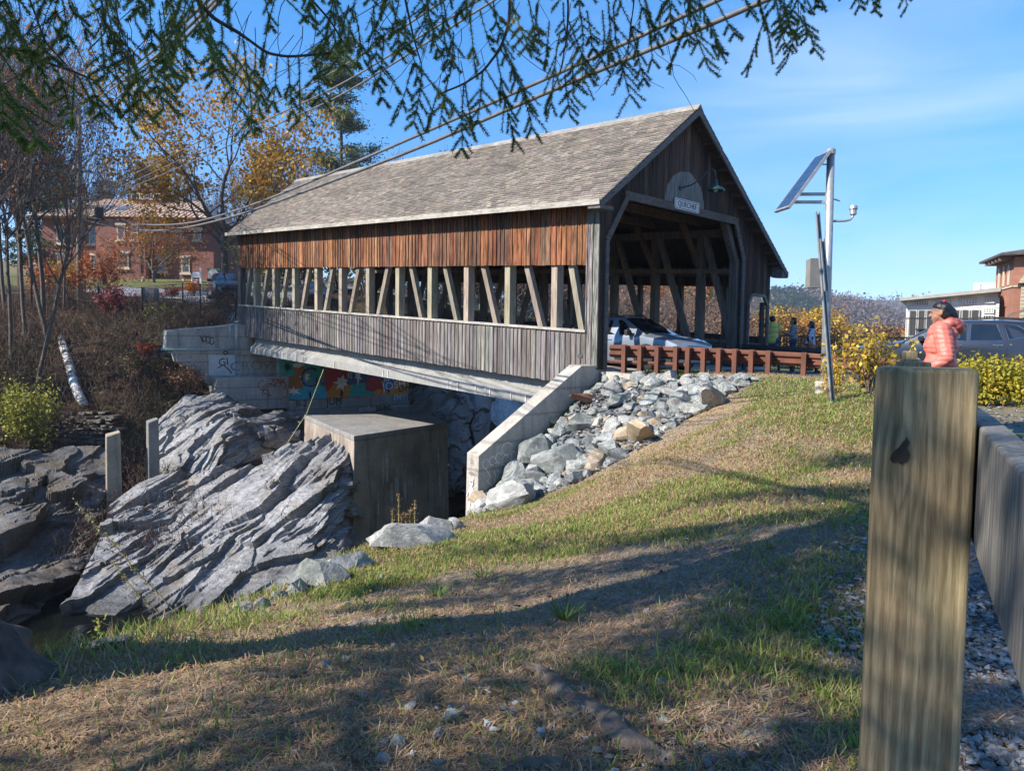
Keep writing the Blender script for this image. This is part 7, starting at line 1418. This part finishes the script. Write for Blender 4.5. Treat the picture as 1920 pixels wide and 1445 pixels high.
blades(150000, 1.3, 22, .038, .0011, lambda x, y, r: np.clip(.35+.8*fbm(np.stack([x*1.1,y*1.1,x*0],-1),3)-.2, 0, 1)*np.where(r > 6, 1., .75), lambda x, y, n: spal[rs.integers(5,size=n)], 1.5, 'dry_grass')
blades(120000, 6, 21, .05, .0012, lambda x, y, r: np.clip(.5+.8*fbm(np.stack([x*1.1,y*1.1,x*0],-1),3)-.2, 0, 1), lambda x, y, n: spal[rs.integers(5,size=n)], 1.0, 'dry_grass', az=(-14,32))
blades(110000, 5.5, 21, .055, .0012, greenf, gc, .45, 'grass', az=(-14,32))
# tall grass along the lip of the gorge
blades(22000, 2.6, 9, .10, .0016, lambda x, y, r: smooth(-.75,-.05,dn_f(x,y))*.9, lambda x, y, n: np.where((rs.random(n) < .6)[:, None], gpal[rs.integers(4,size=n)]*1.2, spal[rs.integers(5,size=n)]), .4, 'lip_grass', az=(-45,5))
# fallen pine needles
x, y, r = near_pts(70000, 1.2, 14); k = (dn_f(x,y) < .1) & (fence_off(x,y) < .4) & ~inpoly(RIP,x,y) & (rs.random(len(x)) < np.where(r < 7, .9, .5)); x, y, r = x[k], y[k], r[k]; n = len(x); z = height(x,y)+smooth(40,5,r)*((fbm(np.stack([x*2.2,y*2.2,x*0],-1),4)-.5)*.10)+.008; a = rs.uniform(0,6.28,n); l = rs.uniform(.012,.04,n); w = .0006+.0004*r
d = np.stack([np.cos(a)*l,np.sin(a)*l,rs.normal(0,.3,n)*l],-1); s_ = np.stack([-np.sin(a)*w,np.cos(a)*w,0*a],-1); p = np.stack([x,y,z],-1); V = np.stack([p-d-s_,p+d-s_,p+d+s_,p-d+s_],1).reshape(-1,3); npal = np.array([(.30,.19,.115),(.24,.145,.085),(.37,.25,.15),(.19,.11,.07)]); stuff('fallen_needles', V, np.arange(n*4).reshape(n,4), np.repeat(npal[rs.integers(4,size=n)],4,0), mat('needle_litter', (1,1,1), (.8,.8,.8), 9, .9, attr=True))
# gravel of the lot: many little stones as one mass
def stones(n, x, y, size, pal, name, lift=.2):
    k = len(x); z = height(x,y); V0 = np.array([(1,0,0),(-1,0,0),(0,1,0),(0,-1,0),(0,0,.7),(0,0,-.7)],float); F0 = np.array([(0,2,4),(2,1,4),(1,3,4),(3,0,4),(2,0,5),(1,2,5),(3,1,5),(0,3,5)]); V = V0[None]*(1+rs.uniform(-.4,.4,(k,6,1)))*size[:, None, None]*.5; V = V+rs.normal(size=(k,6,3))*size[:, None, None]*.08; a = rs.uniform(0,6.28,k); c, s = np.cos(a)[:, None], np.sin(a)[:, None]; Vx = V[...,0]*c-V[...,1]*s; Vy = V[...,0]*s+V[...,1]*c
    V = np.stack([Vx+x[:, None],Vy+y[:, None],V[...,2]*.8+(z+size*lift)[:, None]],-1).reshape(-1,3); F_ = (F0[None]+(np.arange(k)*6)[:, None, None]).reshape(-1,3); return stuff(name, V, F_, np.repeat(np.array(pal)[rs.integers(len(pal),size=k)]*rs.uniform(.7,1.25,(k,1)),6,0), mat(name+'_stone', (1,1,1), (.7,.7,.7), 40, .85, attr=True))
gp_ = [(.22,.23,.24),(.30,.305,.31),(.16,.17,.18),(.38,.375,.36),(.25,.215,.18),(.11,.115,.12)]
x, y, r = near_pts(42000, 1.0, 12, 18, 46); fo = fence_off(x,y); k = (fo > -.1-.35*rs.random(len(x))**3) & (dn_f(x,y) < 0) & ((r < 8.8) | (rs.random(len(x)) < .3)); stones(0, x[k], y[k], rs.uniform(.010,.036,k.sum())*(.8+.06*r[k]), gp_, 'gravel')
x, y, r = near_pts(2600, 1.5, 12, -8, 30); fo = fence_off(x,y); k = (dn_f(x,y) < -.4) & (fo < 0) & (rs.random(len(x)) < .10+.75*np.exp(-np.abs(fo)*1.6)) & ~inpoly(RIP,x,y); stones(0, x[k], y[k], rs.uniform(.012,.035,k.sum()), gp_, 'scattered_pebbles', .3)
# rubble between the dumped blocks
x = rs.uniform(-.8,5.4,5200); y = rs.uniform(13.8,18.6,5200); k = inpoly(RIP,x,y); stones(0, x[k], y[k], rs.uniform(.05,.17,k.sum()), [(.20,.215,.21),(.26,.27,.26),(.14,.15,.15),(.30,.24,.165),(.11,.11,.11)], 'rubble', .35)
# fallen leaves and long tufts in the grass
x, y, r = near_pts(1900, 1.4, 15, -40, 34); k = (dn_f(x,y) < 0) & ~inpoly(RIP,x,y) & (rs.random(len(x)) < .75); C = np.stack([x[k],y[k],height(x[k],y[k])+.025],-1); V, F_ = quads(C, rs.uniform(.015,.04,k.sum()), rs, .45, .5); stuff('fallen_leaves', V, F_, pal_cols(k.sum(), [(.22,.12,.06),(.27,.16,.08),(.30,.20,.07),(.14,.08,.05),(.30,.2,.13)], rs), LEAF)
xc, yc, r = near_pts(480, 1.5, 13, -40, 32); k = (dn_f(xc,yc) < -.1) & (fence_off(xc,yc) < -.2) & ~inpoly(RIP,xc,yc) & (green_n(xc,yc) > .45); xc, yc = np.repeat(xc[k],26), np.repeat(yc[k],26); n = len(xc); x = xc+rs.normal(0,.05,n); y = yc+rs.normal(0,.05,n); a = rs.uniform(0,6.28,n); l = rs.uniform(.035,.085,n); d = np.stack([np.cos(a)*.8,np.sin(a)*.6,np.ones(n)],-1)*l[:, None]; s_ = np.stack([-np.sin(a),np.cos(a),0*a],-1)*.0022; p = np.stack([x,y,height(x,y)],-1); e = p+d; e2 = e+d*np.array((.9,.9,.1))
V = np.stack([p-s_,p+s_,e+s_*.8,e-s_*.8,e2],1).reshape(-1,3); i = np.arange(n)*5; stuff('long_grass', V, np.concatenate([np.stack([i,i+1,i+2],-1),np.stack([i,i+2,i+3],-1),np.stack([i+3,i+2,i+4],-1)]), np.repeat(gpal[rs.integers(4,size=n)]*rs.uniform(.8,1.25,(n,1)),5,0), LEAF)
for k in range(46):
    px, py = rs.uniform(220,1600), rs.uniform(1000,1440); p = ground_pt(px, py, 1.4, 14)
    if fence_off(*p[:2]) > -.15 or dn_f(*[np.array([c]) for c in p[:2]])[0] > -.3: continue
    boulder(p[0], p[1], p[2]+.012, rs.uniform(.03,.075), (BL_L,BL_G,BL_L)[k % 3], 'loose grey stone lying in the thin grass of the bank', rs, 'loose stones on the grass bank', name='loose_stone')
# exposed root, dead stick, weeds
ROOT = mat('root_bark', (.17,.135,.11), (.075,.058,.046), 9, .95, .8, .015, (1,1,1)); ROOTP = mat('bare_root_wood', (.30,.265,.215), (.17,.14,.115), 8, .9, .5, .01)
def root(pix, rad, label, m, name='tree_root'):
    P_ = [ground_pt(*a, 1.2, 12) for a in pix]; P_ = np.array(P_); s = np.linspace(0,len(P_)-1,26); P_ = np.stack([np.interp(s, range(len(pix)), P_[:,k]) for k in range(3)],-1); rad = np.interp(s, range(len(pix)), rad); P_[:,:2] += (fbm(np.stack([s*.9,s*0,s*0],-1),3)-.5)[:, None]*.08; rad = rad*(1+.5*(fbm(np.stack([s*2.1,s*0+3,s*0],-1),3)-.5)); q = MB(); q.tube([p-P_[0]+np.array((0,0,-r_*.15)) for p, r_ in zip(P_, rad)], list(rad), 14); me_o = q.build(name, m, None, True); me_o.location = P_[0]
    me = me_o.data; c = np.zeros(len(me.vertices)*3, np.float32); me.vertices.foreach_get('co', c); c = c.reshape(-1,3); nn_ = np.zeros(c.size, np.float32); me.vertices.foreach_get('normal', nn_); c = c+nn_.reshape(-1,3)*((fbm(c*11,4,.6)-.5)*.06-.012*np.abs(np.sin(40*c[:,0]+30*c[:,1]+4*fbm(c*9,2))))[:, None]; me.vertices.foreach_set('co', c.ravel()); me.update(); return tag(me_o, label, 'root')
root([(985,1238),(1030,1275),(1075,1310),(1120,1345),(1165,1380),(1210,1415),(1250,1440)], [.03,.042,.05,.055,.055,.05,.04], 'thick gnarled tree root breaking the ground in the lower middle', ROOT)
root([(1085,1308),(1110,1340),(1150,1370),(1180,1400)], [.02,.03,.03,.02], 'bare pale strip of barkless wood along the gnarled root', ROOTP)
root([(1320,1400),(1345,1370),(1375,1385),(1395,1400)], [.018,.03,.028,.015], 'short upturned stump of root right of the gnarled root', ROOT)
root([(620,1186),(680,1170),(740,1158),(795,1152)], [.022,.03,.026,.012], 'smooth half buried root lying across the grass bank', ROOTP)
root([(940,1440),(1000,1432),(1060,1438),(1120,1445)], [.02,.028,.028,.02], 'low root at the bottom edge below the gnarled one', ROOT)
def weed(pix, d, r, label, pal, n, ls, side=.06, base=None):
    P_ = [at(px,py,d+k*.0) for k, (px,py) in enumerate(pix)]; o = thing('weed_stalk', label, 'plant', P_[0]); s = np.linspace(0,len(P_)-1,18); Q = np.stack([np.interp(s, range(len(P_)), np.array(P_)[:,k]) for k in range(3)],-1)-P_[0]; q = MB(); q.tube(list(Q), list(np.linspace(r,r*.4,18)), 5); q.build('stem', mat('weed_stem', (.25,.24,.10), (.18,.15,.07), 9, .8), o, True)
    ii = rs.integers(4,18,size=n); C = Q[ii]+rs.normal(size=(n,3))*side; V, F_ = quads(C, ls, rs, 0, .45); link('leaves', fast_mesh('leaves', V, F_, pal_cols(n, pal, rs)), LEAF, o)
GRD = [(.40,.33,.12),(.30,.27,.10),(.48,.40,.2),(.20,.2,.06)]
weed([(345,1168),(300,1115),(255,1070),(215,1020),(180,985),(143,942)], 4.9, .004, 'tall arching goldenrod stalk gone to seed over the gorge', GRD, 170, .022, .013)
weed([(300,1150),(265,1120),(235,1085),(210,1050)], 4.8, .004, 'shorter goldenrod stalk below the tall one', GRD, 90, .02, .013)
weed([(190,1215),(188,1195),(185,1160)], 4.2, .004, 'small green weed at the lip of the gorge above the pool', YGREEN, 40, .03, .02)
for k, (px, y0, y1) in enumerate(((737,1000,955),(748,990,926),(760,990,962),(770,985,955),(778,985,938),(752,985,965))):
    weed([(px,y0),(px-1+k%3,(y0+y1)/2),(px+(k%3)-1,y1)], 7.9, .012, 'brown mullein seed stalk at the bank edge in front of the concrete pier', [(.26,.15,.07),(.33,.2,.1),(.18,.1,.05)], 110, .022, .014); bpy.context.scene.objects[-1] if False else None
for o in [o for o in COL.objects if o.get('label','').startswith('brown mullein')]: o['group'] = 'mullein stalks at the bank edge'
for k, (px, py) in enumerate(((1000,1005),(1085,1000),(850,1035),(820,1120),(905,1085),(1060,1160),(960,1020))):
    p = ground_pt(px,py,3,14); o = thing('grass_tuft', 'low green weed tuft on the dry bank', 'plant', p, 0, 'weed tufts on the dry bank'); n = 60; C = np.zeros((n,3)); a = rs.uniform(0,6.28,n); l = rs.uniform(.05,.14,n); d = np.stack([np.cos(a),np.sin(a),rs.uniform(.2,1.,n)],-1); s_ = np.stack([-np.sin(a),np.cos(a),0*a],-1)*.006; b_ = np.stack([np.cos(a)*.03*rs.random(n),np.sin(a)*.03*rs.random(n),0*a],-1); V = np.stack([b_-s_*.5,b_+s_*.5,b_+d*l[:, None]*.6+s_,b_+d*l[:, None]],1).reshape(-1,3); link('blades_leaves', fast_mesh('blades', V, np.arange(n*4).reshape(n,4), pal_cols(n, [(.10,.17,.03),(.14,.21,.045),(.08,.13,.025)], rs)), LEAF, o)

# ------------------------------------------------------------------ the spruce overhead, trunk at the lower left
sb = np.array((-2.50,2.80,hz(-2.5,2.8))); spruce = thing('spruce_tree', 'large spruce with a rough dark trunk at the lower left and drooping branches overhead', 'tree', sb)
SPB = mat('spruce_bark', (.13,.10,.085), (.045,.035,.03), 11, .95, 1., .03, (1,1,.45)); V = []; F_ = []; nu, nv = 150, 130
for j in range(nv):
    z = -.35+(j/(nv-1))**2.2*9.; rr_ = .29*max(.25,1-z/14)+.27*math.exp(-max(z,0)*3.6)
    for i in range(nu):
        a = 2*math.pi*i/nu; fl = 1+.35*math.exp(-max(z,0)*4)*math.sin(a*5+.6); q = np.array((math.cos(a)*2.6,math.sin(a)*2.6,z*2.2)); r_ = rr_*fl+.05*(float(fbm(q[None]*1.6,4)[0])-.5)+.075*abs(float(vnoise(np.array([[q[0]*3.3,q[1]*3.3,q[2]*.9]]))[0])-.5)+.03*(float(fbm(q[None]*6,3)[0])-.5); V.append((r_*math.cos(a),r_*math.sin(a),z))
for j in range(nv-1):
    for i in range(nu): F_.append((j*nu+i,j*nu+(i+1)%nu,(j+1)*nu+(i+1)%nu,(j+1)*nu+i))
link('trunk', fast_mesh('trunk', V, F_, None, True), SPB, spruce)
rs = np.random.default_rng(404); segs = []; shoots = []      # shoots: (p0, p1, droop) carry needles
def poly(P_, n): P_ = np.array(P_); s = np.linspace(0,len(P_)-1,n); Q = np.stack([np.interp(s, range(len(P_)), P_[:,k]) for k in range(3)],-1); Q[1:-1] = .5*Q[1:-1]+.25*(Q[:-2]+Q[2:]); return Q
def twig(p, d, L_, lev, r, sag=.35):
    """needle bearing spray: hangs and bends down, side shoots in one plane"""
    n = max(3, int(L_/.05)); st = L_/n; P_ = [np.array(p)]; d = np.array(d, float); d /= np.linalg.norm(d); sdv = np.cross(d, (0,0,1.)); sdv = sdv/(np.linalg.norm(sdv)+1e-6) if np.linalg.norm(sdv) > .05 else np.array((rs.normal(),rs.normal(),0)); sdv /= np.linalg.norm(sdv)
    for i in range(n):
        d = d+np.array((0,0,-sag*st*2.2))+rs.normal(size=3)*.05; d /= np.linalg.norm(d); P_.append(P_[-1]+d*st)
        if lev > 0 and i >= 1 and i < n:
            for s in (1,-1):
                if rs.random() < .72: twig(P_[-1], d*.75+sdv*s*.62+np.array((0,0,-.12)), L_*rs.uniform(.28,.5)*(1-.45*i/n), lev-1, r*.6, sag)
    for a, b_, k in zip(P_[:-1], P_[1:], range(n)): segs.append((*a, *b_, r*(1-.6*k/n), r*(1-.6*(k+1)/n))); shoots.append((a, b_))
def limb(pix, r, name=None):
    """a bare limb through surveyed points; returns its points"""
    Q = poly([at(*a) for a in pix], 4*len(pix)); rr_ = np.linspace(r*.5, r*.22, len(Q))
    for k in range(len(Q)-1): segs.append((*Q[k], *Q[k+1], rr_[k], rr_[k+1]))
    return Q
def tr(z): return sb+np.array((.25,0,z))
def from_trunk(z, Q0, r):
    a = tr(z); m_ = (a+Q0)/2+np.array((0,0,.25)); Q = poly([a, m_, Q0], 12); rr_ = np.linspace(r*1.2, r*.5, 12)
    for k in range(11): segs.append((*Q[k], *Q[k+1], rr_[k], rr_[k+1]))
LIMBS = [([(-90,80,2.9),(0,93,2.8),(75,113,2.7),(144,137,2.6),(178,152,2.6)],.012,2.9),([(30,-60,2.9),(60,10,2.8),(85,80,2.7),(112,108,2.7),(150,150,2.6)],.010,3.3),([(300,-90,3.),(360,-10,2.9),(400,35,2.9),(450,63,2.9),(500,100,3.),(540,107,3.),(600,102,3.1),(660,95,3.1)],.018,3.5),
 ([(900,-120,3.3),(958,-10,3.3),(953,50,3.2),(938,92,3.2),(907,133,3.2),(870,158,3.1),(820,178,3.1)],.016,3.9),([(1040,-90,3.4),(1066,0,3.4),(1063,70,3.4),(1050,140,3.3)],.012,4.0),([(1290,-70,3.6),(1290,20,3.6),(1300,60,3.6)],.010,4.1),([(1460,-80,3.8),(1495,-5,3.7),(1498,30,3.7)],.008,4.2),
 ([(180,-70,2.7),(190,0,2.7),(200,60,2.7),(165,95,2.6)],.010,3.2),([(240,-70,2.8),(215,10,2.8),(230,70,2.7),(250,110,2.7)],.010,3.3),([(560,-80,3.),(580,-5,3.),(620,40,3.),(650,90,3.)],.012,3.5),([(740,-90,3.1),(760,0,3.1),(775,70,3.1),(790,120,3.1)],.012,3.7),([(1180,-90,3.5),(1190,-5,3.5),(1180,70,3.4)],.010,4.0),([(-120,150,2.3),(-20,160,2.3),(30,200,2.25),(70,235,2.2)],.014,2.7)]
for pix, r, z in LIMBS: Q = limb(pix, r); from_trunk(z, Q[0], r)
# hanging sprays: (x, y start, x, y end, distance)
SPR = [(10,0,25,60),(60,60,95,120),(95,120,150,200),(140,140,128,215),(150,150,175,205),(165,150,200,225),(178,152,215,205),(190,60,190,150),(215,30,240,110),(200,60,225,190),(240,110,240,230),(245,110,285,215),(250,100,262,170),(280,0,290,80),(300,60,315,185),(270,90,300,190),(325,20,335,115),(345,40,355,140),(310,110,335,150),(360,0,375,80),(395,40,400,150),(415,45,430,135),(450,60,445,190),(455,70,470,235),(440,190,478,238),(480,90,470,150),(500,100,480,200),(520,105,508,190),(540,107,545,205),(560,105,565,212),(590,100,600,185),(615,50,605,130),(640,92,628,150),(655,40,650,130),(665,20,690,110),(700,10,700,100),(675,90,672,130),(690,100,705,178),(690,90,740,165),(720,60,722,150),(735,0,745,95),(760,30,765,110),(765,70,780,140),(775,120,750,212),(790,120,800,238),(785,125,850,215),(800,0,815,90),(830,40,835,110),(840,150,830,240),(870,158,860,275),(872,155,890,245),(820,178,800,235),(850,60,850,140),(880,30,890,120),(905,135,905,215),(910,130,950,215),(938,92,985,185),(930,100,965,255),(945,90,1000,250),(950,50,1010,100),(958,0,975,95),(900,20,915,90),(1000,30,1015,85),(1030,40,1030,110),(1050,60,1030,190),(1055,120,1022,198),(1060,140,1065,212),(1070,110,1090,185),(1066,40,1110,130),(1100,20,1105,90),(1085,0,1098,140),(1130,20,1135,110),(1150,10,1160,165),(1180,70,1175,165),(1185,60,1210,140),(1160,0,1190,75),(1210,20,1225,110),(1240,10,1235,80),(1255,0,1260,65),(1290,40,1262,120),(1295,45,1325,130),(1300,60,1345,105),(1280,30,1285,90),(1310,0,1350,95),(1340,0,1365,60),(1420,-10,1445,90),(1440,20,1400,115),(1455,0,1460,85),(1470,0,1478,60),(1495,0,1475,68),(1497,30,1540,82),(1500,35,1483,118),(1505,30,1520,70),(1520,-20,1530,10),(1600,-40,1608,14),(1625,-40,1635,18),(1655,-40,1650,12),(1690,-50,1700,10),(1380,-30,1412,18),
 (0,100,55,190),(5,160,70,255),(30,195,100,235),(-20,170,20,265),(10,90,60,100),(20,230,45,270),(-10,120,30,200)]
rim_ = np.random.default_rng(9)
for (x0, y0, x1, y1) in SPR:
    d0 = float(np.interp(x0, [-50,0,150,400,700,1000,1300,1700],[2.25,2.5,2.65,2.9,3.1,3.3,3.6,4.0]))+rim_.uniform(-.25,.25)
    if y0 >= 90 and x0 < 60: d0 = 2.2+rim_.uniform(-.1,.1)
    a, b_ = at(x0,y0,d0), at(x1,y1,d0-rim_.uniform(-.12,.18)); L_ = np.linalg.norm(b_-a); twig(a, (b_-a)/L_+np.array((0,0,.10)), L_*1.02, 1, .0022, .25)
    if y0 > 20: segs.append((*a, *(a+np.array((rim_.normal()*.05,.1,.12))), .0012, .0018))
# upper tangle along the top edge
for k in range(150):
    x0 = rim_.uniform(-40,1360) if k < 128 else rim_.uniform(1360,1560); y0 = rim_.uniform(-150,25) if x0 < 1150 else rim_.uniform(-150,-20); d0 = float(np.interp(x0,[-50,0,150,400,700,1000,1300,1700],[2.3,2.5,2.7,2.95,3.2,3.4,3.7,4.1]))+rim_.uniform(-.3,.6); a = at(x0,y0,d0); twig(a, (rim_.normal()*.45,rim_.normal()*.4,-1), rim_.uniform(.14,.30), 1, .0022, .2)
for k in range(34):     # bare dead twigs
    x0 = rim_.uniform(0,1320); y0 = rim_.uniform(-20,110); d0 = 2.8+x0/1700+rim_.uniform(-.2,.2); p = at(x0,y0,d0); d = np.array((rim_.normal()*.6,rim_.normal()*.4,-.8))
    for i in range(7): d = d+rim_.normal(size=3)*.22; d /= np.linalg.norm(d); q = p+d*.05; segs.append((*p, *q, .0018-.0001*i, .0016-.0001*i)); p = q
# crown above and behind the viewer: whorls of limbs with hanging sprays
cs = []
for k in range(120):
    f = k/120; z = 1.5+8.0*f+rim_.uniform(-.2,.2); a = k*2.399; l = (4.3-.36*(z-1.5))*rim_.uniform(.6,1.05); e = sb+np.array((math.cos(a)*l,math.sin(a)*l,z-.16*l)); b0 = sb+np.array((0,0,z)); Q = poly([b0,(b0+e)/2+np.array((0,0,.12)),e],7)
    vis = lambda p: p[1] > .15 and abs(math.degrees(math.atan2(p[0]-.0,p[1]))) < 43 and p[2] < .60*np.hypot(p[0],p[1])+.35
    if any(vis(b0*(1-t_)+e*t_) for t_ in np.linspace(.15,1.1,12)): continue
    if any((np.hypot(p[0],p[1]) < 3. and p[2] < 2.7) or (p[1] > -.6 and p[2] < 1.6 and t_ > .12) for t_, p in ((t_, b0*(1-t_)+e*t_) for t_ in np.linspace(0,1.08,14))): continue     # the lower trunk and the space round the viewer are clear
    for j in range(6): segs.append((*Q[j], *Q[j+1], .035*(1-j/7)+.004, .035*(1-(j+1)/7)+.004))
    for t_ in np.linspace(.25,1,int(l*2.6)): c = b0*(1-t_)+e*t_; cs.append((c, .14+.11*rim_.random()))
V, F_ = tubes(segs, 4); link('branches', fast_mesh('branches', np.array(V)-sb, F_, None, True), mat('spruce_twig', (.085,.062,.048), (.045,.033,.027), 30, .9), spruce)
# needles along the shoots
S = np.array([(*a, *b_) for a, b_ in shoots]); k = len(S); per = 62; a = np.repeat(S[:,:3],per,0); b_ = np.repeat(S[:,3:],per,0); n = k*per; t_ = rs.random((n,1)); c = a+(b_-a)*t_; d = b_-a; d /= np.linalg.norm(d, axis=1)[:, None]+1e-9; o = rs.normal(size=(n,3)); o -= d*(o*d).sum(1)[:, None]; o /= np.linalg.norm(o, axis=1)[:, None]; nd = o*.82+d*.55; l = rs.uniform(.012,.019,n)[:, None]; s_ = np.cross(nd, rs.normal(size=(n,3))); s_ /= np.linalg.norm(s_, axis=1)[:, None]; s_ *= .00125
V = np.stack([c-s_,c+s_,c+nd*l],1).reshape(-1,3)-sb; clump = fbm(c*2.2, 2); npal = np.array([(.11,.155,.035),(.14,.185,.045),(.08,.125,.04),(.18,.20,.05)]); col = npal[rs.integers(4,size=n)]*(.8+.5*clump)[:, None]
sunlit = (fbm(c*1.1+4, 2) > .60) & (c[:,0] < .2); col *= (1+.45*smooth(.3,-1.2,c[:,0]))[:, None]; col[sunlit] = col[sunlit]*np.array((2.1,1.6,1.1)); link('needles', fast_mesh('needles', V, np.arange(n*3).reshape(n,3), np.repeat(col,3,0)), NEEDLE, spruce)  # brighter, yellower needles towards the left: sunlight put into their colour
cc = np.array([c for c, _ in cs]); ss_ = np.array([s for _, s in cs]); n = 70000; pw = np.where(cc[:,2] < sb[2]+3.6, 1., .55); ii = rs.choice(len(cc), size=n, p=pw/pw.sum()); C = cc[ii]+rs.normal(size=(n,3))*ss_[ii, None]*np.array((.7,.7,.6))-np.array((0,0,.12)); V, F_ = quads(C, .085, rs, 0, .3); link('upper_foliage', fast_mesh('upper_foliage', V-sb, F_, pal_cols(n, [(.045,.075,.028),(.06,.095,.03),(.035,.06,.028)], rs)), NEEDLE, spruce)
pine('spruce_tree','unseen second spruce added left of the viewer to shade the foreground',19, 10.5, 2.5, (-5.3,-.5,hz(-5.3,-.5)), [(.045,.075,.028),(.06,.095,.03),(.035,.06,.028)], 20, 70, .34, .17, .25, .10, 30000)  # out of view, added as a shade source for lawn and fence post
print('needles', k*per, 'segs', len(segs))

# ------------------------------------------------------------------ air between here and the hills
hm = bpy.data.materials.new('thin_air'); hm.use_nodes = True; ht = hm.node_tree; ht.nodes.clear(); vo = ht.nodes.new('ShaderNodeVolumePrincipled'); ho = ht.nodes.new('ShaderNodeOutputMaterial')
vo.inputs['Color'].default_value = (.80,.88,1.,1); vo.inputs['Density'].default_value = .00030; vo.inputs['Anisotropy'].default_value = .2; ht.links.new(vo.outputs[0], ho.inputs['Volume'])
q = MB(); q.box(-2700,2700,-2700,2700,-12,118); tag(q.build('haze', hm), kind='stuff')
